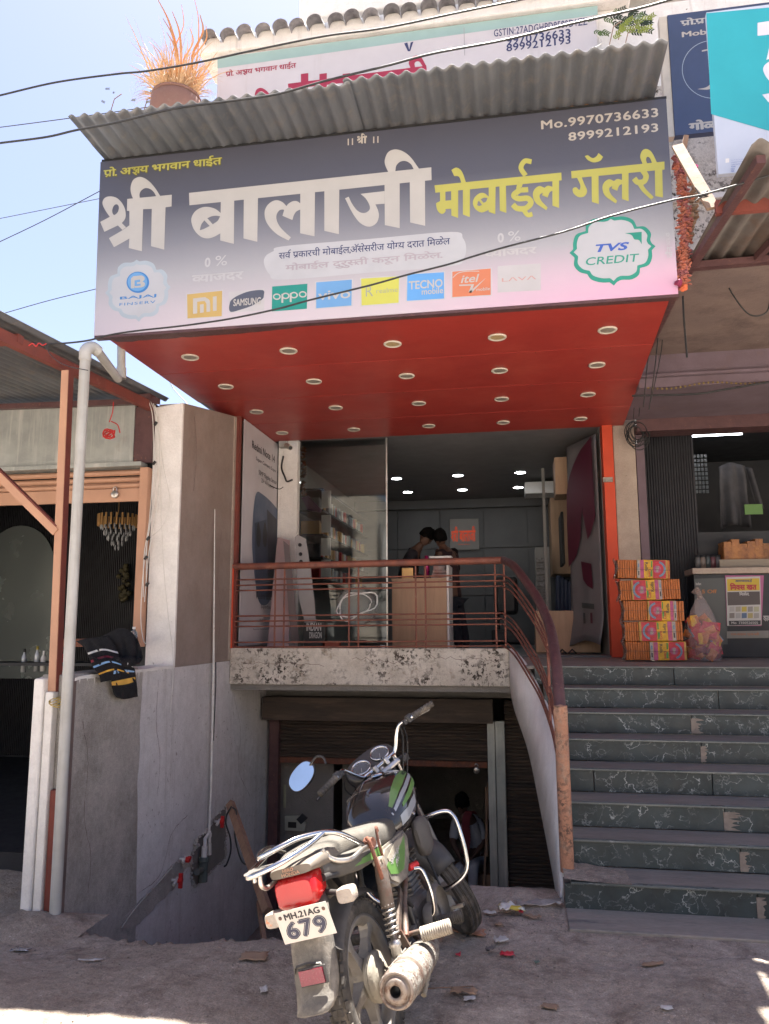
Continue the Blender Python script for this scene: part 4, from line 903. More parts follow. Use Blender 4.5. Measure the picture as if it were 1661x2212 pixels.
# black towel with coloured stripes
tw = thing('striped_towel', 'black towel with white, blue and orange stripes draped over the wall', 'towel', (-3.3, 6.1, 1.1))
M['towel'] = mat('towel', (.009, .009, .011), (.016, .016, .019), 30, .95, bump=1.2, bsc=260)
def tpx(x, y, Y): return at(x, y, Y=Y)
G1 = [[(168,1386),(205,1380),(245,1374)], [(176,1400),(212,1396),(252,1396)], [(187,1422),(220,1415),(262,1420)], [(200,1450),(232,1441),(272,1444)], [(212,1462),(243,1453),(282,1466)], [(224,1490),(252,1480),(292,1478)], [(236,1502),(268,1505),(292,1492)]]
def rowfn(G, Y0, Y1, wav=.02):
    nr = len(G) - 1; nc = len(G[0]) - 1
    rows = [bez([Vector((p[0], p[1], 0)) for p in r_], 6) for r_ in G]; cols = [bez([rows[i][j] for i in range(len(rows))], 6) for j in range(len(rows[0]))]
    def fn(u, v):
        j = round(u*(len(cols) - 1)); i = round(v*(len(cols[0]) - 1)); q = cols[j][i]
        w_ = wav*abs(math.sin(u*9 + v*1.3)) + .012*fbm(u*4, v*5, 2); p = at(q.x, q.y, Y=Y0 + (Y1 - Y0)*v - w_); p2 = at(q.x, q.y, X=-2.955 + w_*.6)
        return p2 if p2.y < p.y and q.y > 1425 else p
    return fn, len(cols) - 1, len(cols[0]) - 1
fn, nu, nv = rowfn([[(165,1385),(200,1379),(230,1375)], [(180,1396),(212,1388),(245,1390)], [(190,1414),(222,1405),(255,1412)], [(200,1440),(234,1428),(266,1436)], [(213,1458),(246,1448),(278,1455)], [(217,1474),(246,1468),(270,1463)]], 5.95, 5.75)
MB().sheet(fn, nu, nv, .008).build('fold', M['towel'], tw)
fn2, nu, nv = rowfn([[(215,1378),(262,1358),(290,1375),(300,1395)], [(238,1390),(270,1370),(296,1392),(304,1410)], [(256,1412),(278,1400),(300,1415),(306,1424)], [(262,1440),(280,1440),(294,1436),(303,1430)]], 6.02, 5.9, .03)
MB().sheet(fn2, nu, nv, .01).build('fold', M['towel'], tw)
fn3, nu, nv = rowfn([[(240,1410),(262,1415),(284,1430)], [(246,1440),(268,1440),(289,1446)], [(240,1468),(266,1462),(291,1458)], [(244,1496),(268,1500),(295,1490)], [(252,1507),(270,1510),(296,1505)]], 5.92, 5.8, .012)
MB().sheet(fn3, nu, nv, .008).build('fold', M['towel'], tw)
for f_, v, w, c in ((fn, .36, .014, (.65, .65, .63)), (fn, .5, .012, (.22, .03, .05)), (fn, .6, .014, (.28, .5, .8)), (fn, .76, .015, (.75, .42, .06)), (fn3, .12, .022, (.6, .6, .6)), (fn3, .34, .022, (.3, .5, .75)), (fn3, .56, .024, (.72, .42, .08))):
    b = MB(); m_ = flat('stripe', c, .9)
    P = [(f_(i/12, v), f_(i/12, min(1, v + w*5))) for i in range(13)]
    for (p0, p1), (q0, q1) in zip(P, P[1:]):
        o_ = Vector((.010, -.014, .002)); b.face([p0 + o_, q0 + o_, q0 + (q1-q0)*.55 + o_, p0 + (p1-p0)*.55 + o_], True)
    b.build('stripe', m_, tw)
b = MB(); q = [at(x, y, Y=5.74) for x, y in ((236,1478),(243,1476),(249,1496),(243,1499))]; b.prism(q, (0, -.004, 0)); b.build('care_label', M['white'], tw)

# ---------------------------------------------------------------- right shop
rsd = thing('grocery_shop', 'right shop with brown stained slab, lavender beam and a dark ribbed shutter', 'building', (2.3, 9, 1.32))
b = MB(); b.box((1.205, 5.62, 4.25), (5.5, 7.45, 4.40)); b.build('slab', M['brown_slab'], rsd)
b = MB(); b.box((1.22, 7.46, 3.93), (5.5, 7.62, 4.6)); b.build('beam', M['lavender'], rsd)
b = MB(); b.box((1.22, 7.40, 4.02), (5.5, 7.455, 4.045)); b.build('moulding', M['lavender'], rsd)
b = MB(); b.box((1.215, 7.63, 4.0), (5.5, 8.9, 4.1)); b.build('slab', M['lavender'], rsd)
b = MB(); b.box((1.41, 8.9, 3.86), (5.5, 9.2, 4.1)); b.build('header', M['rust_dark'], rsd)
b = MB(); b.box((1.41, 9.06, 1.32), (1.50, 9.2, 3.855)); b.build('jamb', M['lavender'], rsd)
b = MB(); x = 1.50
b.box((1.5, 9.43, 1.32), (2.12, 9.45, 4.0))
while x < 2.1: b.tube([(x, 9.42, 1.33), (x, 9.42, 3.95)], .010, 6, smooth=True); x += .03
b.build('ribbed_shutter', M['ribbed'], rsd)
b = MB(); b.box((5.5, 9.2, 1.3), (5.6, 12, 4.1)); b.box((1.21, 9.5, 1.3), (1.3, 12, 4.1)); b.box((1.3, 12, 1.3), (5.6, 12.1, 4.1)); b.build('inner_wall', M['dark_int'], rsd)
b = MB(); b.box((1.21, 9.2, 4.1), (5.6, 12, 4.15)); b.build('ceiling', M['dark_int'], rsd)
b = MB(); b.box((1.21, 9.1, 1.1), (5.6, 12, 1.31)); b.build('floor', M['stone_tread'], rsd)
b = MB(); b.box((1.2, 9.25, -.2), (5.6, 9.4, 1.09)); b.build('base_wall', M['cement_dark'], rsd)
p = at(1548, 940, Y=9.9); t = thing('tube_light', 'lit white tube light under the ceiling of the right shop', 'tube light', (2.5, 9.9, 4.0))
b = MB(); b.tube([(2.2, 9.9, 4.018), (2.81, 9.9, 4.022)], .014, 12); b.build('tube', mat('tube_on', (.9, .9, .9), emit=((.85, .9, 1.0), 4)), t)
b = MB(); b.box((2.17, 9.9, 4.036), (2.84, 9.93, 4.06)); b.build('batten', M['white'], t)
# things in the dark of the right shop
hs = MB(); c0 = at(1583, 1060, Y=10.2)
hs.sheet(lambda u, v: c0 + Vector(((u - .5)*(.30 + .05*v), .05*math.sin(u*11)*(.3 + v) + .03*fbm(u*3, v*3, 1), .36 - .80*v - .05*(abs(u - .5)*2)**2)), 16, 14, .01)
hs.sheet(lambda u, v: c0 + Vector((.17 + .10*u + .10*v, .06 + .04*math.sin(u*7), .33 - .5*v - .06*u)), 8, 10, .01)
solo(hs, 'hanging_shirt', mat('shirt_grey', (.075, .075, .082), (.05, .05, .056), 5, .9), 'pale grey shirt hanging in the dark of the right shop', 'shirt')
hs = MB(); c0 = at(1510, 1025, Y=10.6)
for i in range(5):
    for j in range(9): hs.box((c0.x - .1 + .045*i, 10.6, c0.z - .25 + .06*j), (c0.x - .07 + .045*i, 10.62, c0.z - .21 + .06*j))
solo(hs, 'packet_strip', mat('packets', (.16, .19, .2), (.10, .11, .12), 9, .4), 'hanging strips of small packets in the dark right shop', 'packets')
b = MB(); p = at(1628, 1100, Y=9.6); b.box((p.x - .1, 9.6, p.z - .06), (p.x + .1, 9.62, p.z + .06)); sgn = solo(b, 'small_sign', flat('green_ink', (.09, .20, .05)), 'small green sign above the counter of the right shop', 'sign')
# counter
ct = thing('counter', 'glass fronted shop counter with a white top edge and posters', 'counter', (2.5, 9.0, 1.32))
b = MB(); b.box((1.93, 8.99, 2.235), (5.0, 9.5, 2.30), bev=.006); b.build('counter_top', M['beige_wall'], ct)
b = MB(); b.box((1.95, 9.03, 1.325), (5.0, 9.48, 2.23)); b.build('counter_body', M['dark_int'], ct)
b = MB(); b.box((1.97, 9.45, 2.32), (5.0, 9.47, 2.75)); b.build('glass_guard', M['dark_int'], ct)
M['bread'] = mat('bread', (.30, .13, .04), (.17, .07, .03), 14, .35, bump=1.5, bsc=30, rand=.35)
bw = ('leftmost', 'second', 'third', 'fourth', 'fifth', 'sixth')
for k in range(6):
    q = at(1574 + 17*k, 1222, Y=9.2); b = MB(); h_ = .27 + .03*math.sin(k*2.1)
    b.loft([[Vector((q.x + dx, 9.2 + dy, z)) for dx, dy in ((-w, 0), (-w*.8, -.02), (w*.8, -.02), (w, 0), (w, .2), (-w, .2))] for w, z in ((.045, 2.302), (.052, 2.34), (.053, 2.31 + h_*.8), (.046, 2.31 + h_), (.05, 2.335 + h_))], smooth=False)
    solo(b, 'bread_pack', M['bread'], bw[k] + ' orange brown bread pack from the left on the right shop counter', 'pack', 'bread packs on the counter')
for k in range(5):
    q = at(1510 + 11*k, 1222, Y=9.25); T = Matrix.Translation((q.x, 9.3, 2.302)); jt = thing('jar', ('leftmost', 'second', 'third', 'fourth', 'fifth')[k] + ' dark sweet jar from the left at the end of the counter', 'jar', (q.x, 9.3, 2.302), None, 'jars on the counter')
    MB().lathe([(0, 0), (.034, 0), (.036, .10), (.03, .13), (.028, .14)], 12, T).build('jar_body', flat('jar' + str(k), ((.10, .10, .10), (.16, .13, .11), (.07, .09, .09), (.14, .06, .07), (.11, .11, .12))[k], .25), jt); MB().lathe([(.032, .14), (.032, .165), (0, .165)], 12, T).build('lid', M['dark_int'], jt)
q = at(1625, 1222, Y=9.15); b = MB(); b.box((q.x - .35, 9.12, 2.302), (q.x + .35, 9.14, 2.40)); tb = solo(b, 'price_strip', flat('cream', (.22, .185, .14)), 'cream strip with red writing on the counter top', 'strip')
# posters on the counter front
YP = 9.0
def poster(name, corners, m, lab, Y, th=.003):
    q = [at(x, y, Y=Y) for x, y in corners]; mb = MB(); mb.prism(q, (0, th, 0)); n = sum((Vector(p) for p in q), Vector())/len(q)
    return solo(mb, name, m, lab, 'poster', loc=(n.x, Y, min(p.z for p in q)))
M['int_poster'] = flat('poster_grey', (.06, .067, .067)); M['p_white'] = flat('poster_white', (.40, .39, .38)); M['p_yellow'] = flat('poster_yellow', (.42, .30, .02)); M['p_pink'] = flat('poster_pink', (.33, .09, .20))
M['p_red'] = flat('poster_red', (.32, .015, .03)); M['p_dark'] = flat('poster_dark', (.055, .045, .045))
po1 = poster('counter_poster', [(1502,1405-12),(1572,1392),(1569,1248),(1500,1250)], M['int_poster'], 'grey green poster on the counter front left of the yellow one', YP + .012)
for (a, b_), s_ in (((1509,1272), (1540,1265)), 'ORIGINAL'),: pass
line_on(glyphs('Indian', .02), (1503,1264), (1514,1258), M['p_white'], po1, YP + .009); line_on(glyphs('\u20b9 5 Off', .02), (1504,1282), (1548,1273), flat('p_orange', (.35, .13, .03)), po1, YP + .009)
po2 = poster('counter_poster', [(1570,1352),(1645,1352),(1650,1243),(1566,1243)], M['p_pink'], 'pink poster edge behind the yellow vegetable fertiliser poster', YP + .006)
po3 = poster('fertiliser_poster', [(1571,1352),(1645,1350),(1642,1245),(1568,1247)], M['p_white'], 'white framed poster with yellow top and red Devanagari title', YP)
def patch(par, c4, m, Y, lvl=1, name='print'):
    mb = MB(); mb.face([at(x, y, Y=Y) + Vector((0, -.0012*lvl, 0)) for x, y in c4]); return mb.build(name, m, par)
patch(po3, [(1571,1277),(1641,1275),(1640,1249),(1570,1251)], M['p_yellow'], YP); patch(po3, [(1572,1308),(1642,1306),(1641,1277.5),(1571,1279)], M['p_dark'], YP)
patch(po3, [(1575,1351),(1643,1349),(1643,1340),(1574,1341)], M['ink_black'], YP, 1.5)
line_on(deva('\u0906\u092e\u091a<\u092f\u093e\u0915\u0921\u0947', .02), (1588,1258), (1624,1250), M['ink_navy'], po3, YP, 2)
line_on(deva('\u093f\u092e\u0915<\u0938 \u0916\u0924', .05), (1577,1275), (1634,1258.5), M['p_red'], po3, YP, 2)
line_on(deva('\u093f\u092e\u0933\u0947\u0932.', .03), (1597,1287), (1618,1278), M['p_white'], po3, YP, 2)
line_on(bolder(*glyphs('Mo  7350526505'), .02), (1580,1348), (1637,1342.5), M['p_white'], po3, YP, 2.5)
for r_ in range(2):
    for i in range(5):
        x0 = 1575.5 + i*13.2; y0 = 1310 + 14*r_
        patch(po3, [(x0, y0 + 11.5), (x0 + 11, y0 + 11), (x0 + 11, y0), (x0, y0 + .5)], flat('thumb', ((.30,.29,.28),(.26,.24,.20),(.36,.29,.04),(.20,.19,.18),(.30,.30,.20),(.16,.14,.13),(.28,.28,.28),(.06,.10,.18),(.30,.25,.10),(.26,.25,.24))[i + 5*r_]), YP, 1.5)
po4 = poster('agency_strip', [(1570,1379),(1661,1378),(1661,1362),(1570,1364)], flat('strip_grey', (.20, .19, .17)), 'long pale strip with faded orange writing below the posters', YP)
line_on(deva('\u0930\u093e\u092e-\u0936<\u092f\u093e\u092e \u090f\u091c\u0928<\u0938\u0940', .02), (1578,1374), (1640,1366), flat('o2', (.34, .14, .07)), po4, YP, 2)
line_on(deva('\u0915\u093e\u0915\u093e', .03), (1649,1342), (1668,1330), M['p_white'], po2, YP - .002, 2)

# right tin awning on steel angles
ra = thing('tin_awning', 'brown weathered corrugated awning on steel angles at the upper right', 'awning', (2.2, 5.0, 4.3))
def af(u, v): x = 1.36 - .07*v + 3.4*u; return Vector((x, 4.22 + 1.42*v, 4.33 - .03*v + .018*math.sin(2*math.pi*(x + .07*v)/.115)))
MB().sheet(af, 300, 6, .0015).build('corrugated_sheet', M['tin_old'], ra)
b = MB(); b.beam((1.43, 4.3, 4.27), (1.31, 5.62, 4.24), .05, .05); b.build('rafter', M['rust_dark'], ra); b = MB(); b.beam((1.30, 5.55, 4.24), (4.5, 5.5, 4.25), .06, .05); b.build('rafter', M['rust_dark'], ra)
b = MB(); b.beam((1.32, 4.86, 4.30), (4.4, 4.86, 4.27), .04, .09); b.build('rafter', M['red_oxide'], ra); b = MB(); b.beam((1.95, 4.3, 4.27), (1.75, 5.5, 4.25), .04, .05); b.build('rafter', M['rust_dark'], ra)
# raw timber and post beside the sign
b = MB(); b.beam(at(1463, 315, Y=5.3), at(1540, 450, Y=4.9), .075, .02, (0, 1, .2)); solo(b, 'timber_plank', mat('plank_light', (.30, .20, .135), (.25, .165, .11), 6, .8, bump=.2), 'light raw plank tied slantwise beside the big sign', 'plank')
b = MB(); b.beam(at(1482, 295, Y=5.6), at(1466, 380, Y=5.6), .04, .035); b.beam(at(1476, 335, Y=5.6), at(1480, 560, Y=5.6), .035, .035); solo(b, 'timber_post', M['wood_raw'], 'dark weathered timber upright behind the plank at the sign edge', 'post')
b = MB()
for k in range(4): b.tube(bez([at(1502 + 3*k, 405 + 3*k, Y=4.95), at(1512, 418 + k*3, Y=4.93), at(1530, 412 + 4*k, Y=4.93), at(1500 + 4*k, 436 - 4*k, Y=4.95)], 4), .003, 5)
solo(b, 'tie_wire', M['black_wire'], 'twisted tie wire on the light plank', 'wire')
# marigold garland down the edge of the sign
gl = MB(); rr = random.Random(9)
gpts = bez([at(x, y, Y=5.46) for x, y in ((1462,345),(1472,400),(1480,470),(1478,540),(1474,590),(1468,622))], 14)
for i, p in enumerate(gpts):
    for k in range(13):
        q = p + Vector((rr.gauss(0, .019), rr.uniform(-.03, .02), rr.uniform(-.02, .02)))
        fr = Matrix.Translation(q) @ Matrix.Rotation(rr.random()*6, 4, 'Z') @ Matrix.Rotation(rr.uniform(-.8, .8), 4, 'X')
        gl.lathe([(0, -.004), (.012, -.003), (.017, .003), (.012, .006), (0, .002)], 5, fr, smooth=False)
M['marigold'] = mat('marigold', (.42, .11, .06), (.36, .15, .10), 30, .9, stain=(14, .48, .58, (.26, .09, .10)), bump=.8)
gar = solo(gl, 'garland', M['marigold'], 'thick faded marigold garland hanging down the sign edge', 'garland')
g2 = MB()
for i, p in enumerate(bez([at(x, y, Y=5.55) for x, y in ((1490,370),(1500,430),(1496,475),(1486,520))], 8)):
    for k in range(3): g2.lathe([(0, -.01), (.02, -.004), (.022, .004), (0, .01)], 6, Matrix.Translation(p + Vector((rr.uniform(-.02, .02), rr.uniform(-.02, .02), rr.uniform(-.02, .02)))) @ Matrix.Rotation(rr.random()*3, 4, 'X'), smooth=False)
solo(g2, 'garland', mat('dry_flower', (.30, .16, .09), (.22, .17, .12), 30, .9), 'thinner dried garland hanging behind the thick orange one', 'garland')
for k, (x, y, c, lab) in enumerate(((1500, 362, (.45, .03, .16), 'magenta flower at the top of the garland'), (1466, 612, (.25, .03, .08), 'dark magenta flower at the garland foot'), (1478, 620, (.65, .15, .06), 'orange flower at the very foot of the garland'))):
    b = MB(); q = at(x, y, Y=5.40)
    for j in range(9): b.lathe([(0, -.01), (.018, 0), (.012, .012), (0, .01)], 6, Matrix.Translation(q + Vector((rr.uniform(-.015, .015), rr.uniform(-.015, .015), rr.uniform(-.015, .015)))) @ Matrix.Rotation(j, 4, 'X'), smooth=False)
    solo(b, 'flower', mat('petal', c, None, 30, .8), lab, 'flower')
# dark wires hanging under the right slab, coil by the pillar
hw = thing('hanging_wires', 'dark wires hanging under the brown slab by the canopy edge', 'wire', (1.3, 7, 4))
for pts, Y, r in (([(1475,640),(1478,700),(1484,772)], 5.9, .008), ([(1410,700),(1398,790),(1390,880)], 7.0, .005), ([(1425,690),(1415,790),(1402,885)], 7.0, .005), ([(1432,690),(1428,760),(1405,870)], 7.05, .004), ([(1560,590),(1585,640),(1620,680),(1655,675),(1665,640)], 6.0, .006), ([(1370,820),(1371,860),(1368,905)], 8.4, .004), ([(1383,800),(1384,850),(1380,900)], 8.4, .004), ([(1365,855),(1500,851),(1561,842),(1661,825)], 7.39, .010)):
    b = MB(); b.tube(bez([at(x, y, Y=Y) for x, y in pts], 6), r, 6); b.build('wire', M['black_wire'], hw)
fl = MB(); 
for i in range(26):
    x = 1400 + 10*i; y = 838 - .06*(x - 1400) + 8*math.sin(i*.35)*.5; q = at(x, y, Y=7.44); fl.lathe([(0, -.014), (.014, 0), (0, .014)], 5, Matrix.Translation(q), smooth=False)
solo(fl, 'dried_toran', mat('toran', (.17, .105, .05), (.24, .18, .06), 18, .9), 'dried flower string along the lavender beam', 'garland')
cw_ = MB(); c0 = at(1372, 935, Y=8.95); rr = random.Random(2)
for k in range(9):
    rr_ = .09 + .06*rr.random(); dx, dz = rr.uniform(-.04, .04), rr.uniform(-.06, .04)
    cw_.tube([c0 + Vector((dx + rr_*.8*math.cos(t*math.pi/9), -.02*k*.4 + .01*math.sin(t), dz + rr_*math.sin(t*math.pi/9))) for t in range(18)], .005, 5, closed=True)
solo(cw_, 'wire_coil', M['black_wire'], 'coil of black cable hanging beside the top of the beige pillar', 'cable')
b = MB(); q = at(1313, 1036, Y=9.0); b.box((q.x - .055, 9.0, q.z - .028), (q.x + .055, 9.018, q.z + .028)); b.build('sticker', mat('sticker', (.35, .31, .27), (.16, .14, .12), 30, .6), shop)

# ---------------------------------------------------------------- upper storeys and boards
ub = thing('upper_building', 'pale upper storey with a tiled parapet behind the corrugated awning', 'building', (-1, 7.6, 6.4))
b = MB(); b.box((-3.22, 7.58, 6.0), (4.5, 8.99, 8.12)); b.build('wall', M['whitewash'], ub)
b = MB(); b.box((-3.55, 6.45, 6.32), (-2.6, 7.57, 6.46)); b.build('ledge', M['whitewash'], ub)
b = MB(); b.box((-3.40, 7.44, 8.13), (1.35, 7.95, 8.325), bev=.02); b.build('parapet', M['whitewash'], ub)
b = MB(); b.box((-2.25, 7.55, 8.50), (4.5, 8.5, 8.80), bev=.02); b.build('upper_slab', M['whitewash'], ub)
b = MB(); b.box((-2.0, 7.9, 8.34), (4.5, 8.4, 8.55)); b.build('upper_wall', M['cement'], ub)
tl = MB().lathe([(.085, 0), (.075, .1), (.078, .28)], 10, Matrix.Rotation(R(-90), 4, 'X'), True, 0, math.pi)
tl = MB(); tl.lathe([(0, 0), (.098, 0), (.094, .15), (.09, .30)], 8, Matrix.Rotation(R(90), 4, 'X'), True, 0, math.pi)
M['roof_tile'] = mat('roof_tile', (.34, .335, .345), (.20, .20, .215), 14, .9, bump=.6, rand=.2)
tm = tl.mesh('tile', M['roof_tile'])
for k in range(22):
    o = bpy.data.objects.new('roof_tile', tm); COL.objects.link(o); o.parent = ub; o.location = Vector((-3.22 + .205*k, 7.60 + .02*(k % 2), 8.245)) - Vector((-1, 7.6, 6.4)); o.rotation_euler = (R(4), 0, R(random.uniform(-4, 4)))
# board with tax number
YG = 7.5
gb = thing('upper_signboard', 'white and teal name board of the upper floor, mostly hidden by the awning', 'signboard', (-1.1, YG, 6.5))
b = MB(); b.box((-3.19, YG, 6.5), (.995, YG + .05, 8.115)); b.build('panel', mat('board_white', (.60, .58, .60), (.56, .54, .56), 3, .5, streak=(3, .6, .8, (.5, .48, .48))), gb)
patch(gb, [(469.5,148),(1291,32),(1290.5,12),(469.5,125.5)], flat('board_teal', (.33, .48, .46)), YG, 1)
patch(gb, [(1003,120),(1004.5,120),(1003,60),(1001.5,60)], flat('seam', (.35, .35, .36)), YG, 1.5)
line_on(deva(owner, .02), (487,168), (640,132), M['ink_maroon'], gb, YG, 1.5); line_on(bolder(*glyphs('GSTIN:27ADGHPD9589D1ZZ', 0, 1.1), .012), (1067,80), (1268,38), M['ink_navy'], gb, YG, 1.5)
line_on(bolder(*glyphs('9970736633', 0, 1.05), .02), (1094,98), (1232,62), M['ink_navy'], gb, YG, 1.5); line_on(bolder(*glyphs('8999212193', 0, 1.05), .02), (1094,112), (1232,78), M['ink_navy'], gb, YG, 1.5)
mb = MB()
for i, p in enumerate(shri):
    o_, hs_ = (p if isinstance(p, tuple) else (p, ())); tr = lambda q: [(510 + (u[0]-85)*.16, 250 + (u[1]-600)*.16, *u[2:]) for u in q]
    shape(tr(o_), YG, 1 + i*.25, mb, None, [tr(h) for h in hs_], 3)
shape([(623,193),(622,181),(921,142),(922,158)], YG, 1, mb); shape([(888,150),(883,135,1),(893,122,1),(908,122,1),(921,143),(914,145),(905,133,1),(896,136,1),(897,148)], YG, 1.5, mb)
for x in (650, 690, 740, 790, 840, 880, 905): shape([(x, 190), (x, 160), (x + 16, 158), (x + 16, 190)], YG, 1.2, mb)
mb.build('letter', M['ink_maroon'], gb)
mb = MB(); shape([(873,94),(880,92),(884,108),(887,92),(893,90),(886,111),(881,111)], YG, 1.5, mb); mb.build('logo', M['ink_navy'], gb)
# dark blue board and teal board at the right
YB = 6.0
bb = thing('blue_signboard', 'dark blue signboard with a thin circle emblem at the upper right', 'signboard', (1.9, YB, 5.57)); q = [at(x, y, Y=YB) for x, y in ((1455,292),(1437,36))]
b = MB(); b.box((1.365, YB, 5.575), (3.2, YB + .06, 6.66)); b.build('panel', mat('board_navy', (.055, .075, .14), (.05, .068, .12), 3, .5), bb)
b = MB(); b.box((1.30, YB + .01, 5.575), (1.363, YB + .08, 6.66)); b.build('frame', mat('frame_cream', (.55, .50, .42), None, 5, .6), bb)
line_on(deva('\u092a/\u094b.\u092a/\u093e', .03), (1470,57), (1531,33), IW, bb, YB, 1); line_on(bolder(*glyphs('Mob.'), .03), (1473,81), (1532,62), M['ink_cream'], bb, YB, 1); line_on(deva('\u0917\u094b\u0933', .05), (1488,283), (1552,254), M['ink_cream'], bb, YB, 1)
cx, cy = 1540, 150; ring = [(cx + 67*math.cos(t*math.pi/24), cy + 63*math.sin(t*math.pi/24)) for t in range(48)]; rin = [(cx + 65.8*math.cos(t*math.pi/24), cy + 61.8*math.sin(t*math.pi/24)) for t in range(48)]
mb = MB(); shape(ring, YB, 1, mb, None, [rin], 1); mb.build('print', M['pale_blue'], bb)
mb = MB(); shape([(1506,193),(1530,186,1),(1546,160,1),(1552,130),(1560,135),(1556,170,1),(1535,192,1)], YB, 1, mb); shape([(1516,109),(1555,100),(1555,104),(1516,112)], YB, 1.3, mb); mb.build('logo', M['ink_cream'], bb)
YT = 5.0
tb_ = thing('teal_signboard', 'turquoise and white hanging signboard cut off by the right edge of the frame', 'signboard', (2.2, YT, 4.6))
a, c = at(1526, 27, Y=YT), at(1556, 376, Y=YT)
b = MB(); b.box((a.x, YT, c.z), (3.2, YT + .04, a.z)); b.build('panel', mat('board_paleblue', (.50, .56, .68), (.46, .52, .64), 3, .5), tb_)
mb = MB(); mb.face([at(x, y, Y=YT) + Vector((0, -.002, 0)) for x, y in ((1525.5,29),(1536,247),(1661,283),(1900,350),(1900,-5))]); mb.build('print', flat('teal', (.035, .36, .43)), tb_)
mb = MB(); shape([(1636,50),(1700,40),(1700,60),(1685,120),(1655,130),(1668,75),(1636,78)], YT, 2.5, mb); shape([(1648,150,1),(1665,132,1),(1700,130,1),(1700,185,1),(1665,178,1)], YT, 2.5, mb); shape([(1646,205),(1700,195),(1700,215),(1660,222)], YT, 2.5, mb); mb.build('letter', M['pale_blue'] if False else flat('lett', (.62, .62, .72)), tb_)
for k in range(6): line_on(glyphs(('TUP IS A REG', 'CARBONATED', 'CONTAINS', 'THE', 'NO', 'PER')[k], .0), (1579, 347 + 5*k), (1579 + (30, 26, 20, 10, 8, 7)[k], 343 + 5*k), M['tvs_blue'], tb_, YT, 1)
patch(tb_, [(1567,352),(1575,351),(1575,342),(1567,343)], flat('veg', (.75, .75, .75)), YT, 1)
# pale old wall under the boards
b = MB(); b.box((1.25, 7.2, 4.45), (4.5, 7.56, 6.9)); b.build('wall', M['old_white'], ub)
b = MB(); b.box((1.24, 7.15, 5.65), (4.5, 7.19, 5.70)); b.build('moulding', M['whitewash'], ub)
# ---------------------------------------------------------------- basement front
bs = thing('basement_shutter', 'half raised rusty brown rolling shutter of the basement', 'shutter', (-1.6, 9.15, -1.6))
b = MB(); b.box((-2.97, 8.86, .60), (-.30, 9.07, .86)); b.build('shutter_box', M['shutter'], bs)
zt = .60; slat = MB()
prof = [(0, 0), (-.012, .012), (-.014, .026), (0, .038), (.004, .038), (.004, 0)]
slat.prism([(-2.84, 9.2 + y, z) for y, z in prof], (2.46, 0, 0)); sm_ = slat.mesh('slat', M['shutter'], Matrix.Translation((1.6, -9.15, 0)))
z = .135
while z < .62:
    o = bpy.data.objects.new('slat', sm_); COL.objects.link(o); o.parent = bs; o.location = (0, 0, z + 1.6 - 0.0); z += .0385
b = MB(); b.box((-2.84, 9.17, .07), (-.38, 9.215, .135), bev=.006); b.build('bottom_bar', M['rust'], bs)
b = MB(); b.box((-2.96, 9.12, -1.6), (-2.845, 9.24, .60)); b.build('guide', M['rust_dark'], bs)
b = MB(); b.box((-.375, 9.10, -1.6), (-.29, 9.22, .60), bev=.004); b.box((-.285, 9.12, -1.6), (-.18, 9.24, .60), bev=.004); b.build('guide', M['galv'], bs, 'grey steel post between the two shutters')
b2 = thing('side_shutter', 'closed dark rolling shutter beside the grey steel post, under the stairs', 'shutter', (.2, 9.2, -1.6))
sl2 = MB(); sl2.prism([(-.175, 9.2 + y, z) for y, z in prof], (.90, 0, 0)); sm2 = sl2.mesh('slat', M['shutter'], Matrix.Translation((-.2, -9.2, 0)))
z = -1.6
while z < .80:
    o = bpy.data.objects.new('slat', sm2); COL.objects.link(o); o.parent = b2; o.location = (0, 0, z + 1.6); z += .0385
p = at(1029, 1660, Y=9.14); padlock((p.x, p.y, p.z - .02), 1.3, 'round brass padlock hanging from the basement shutter edge')
# inside of the basement: side panels, meter boxes, man
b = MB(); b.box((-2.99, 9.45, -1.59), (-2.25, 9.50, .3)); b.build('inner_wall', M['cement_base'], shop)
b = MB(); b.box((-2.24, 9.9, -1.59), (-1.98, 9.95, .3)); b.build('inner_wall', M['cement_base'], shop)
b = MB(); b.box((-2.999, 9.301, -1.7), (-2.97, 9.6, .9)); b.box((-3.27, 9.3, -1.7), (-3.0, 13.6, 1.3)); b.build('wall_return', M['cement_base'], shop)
mx = thing('meter_box', 'cream electric meter box on the basement side wall', 'meter box', at(632, 1765, Y=9.40))
q0 = at(615, 1795, Y=9.40)
b = MB(); b.prism([at(x, y, Y=9.40) for x, y in ((615,1763),(650,1763),(660,1782),(657,1796),(615,1794))], (0, .045, 0)); b.build('case', mat('cream_box', (.42, .42, .35), None, 5, .5), mx)
b = MB(); b.box(at(622, 1788, Y=9.395), at(640, 1776, Y=9.397)); b.build('window', M['black'], mx)
b = MB(); b.prism([at(x, y, Y=9.38) for x, y in ((640,1770),(652,1758),(664,1768),(650,1781))], (0, .03, 0)); solo(b, 'switch_board', M['dark_int'], 'small black switch beside the cream meter box', 'switch')
b = MB(); b.box(at(612, 1745, Y=9.42), at(618, 1695, Y=9.425)); solo(b, 'trunking', mat('trunk_yellow', (.38, .38, .25), None, 5, .6), 'short yellowish trunking above the meter box', 'trunking')
for k, (xa, ya, xb, yb, lab) in enumerate(((1055, 1690, 1044, 1965, 'thin orange brown stick leaning by the steel post'), (1050, 1700, 1052, 1850, 'second dark reddish stick in the basement doorway'))):
    b = MB(); b.tube([at(xa, ya, Y=9.6), at(xb, yb, Y=9.5)], .014, 7); solo(b, 'stick', M['wood_raw'], lab, 'stick')

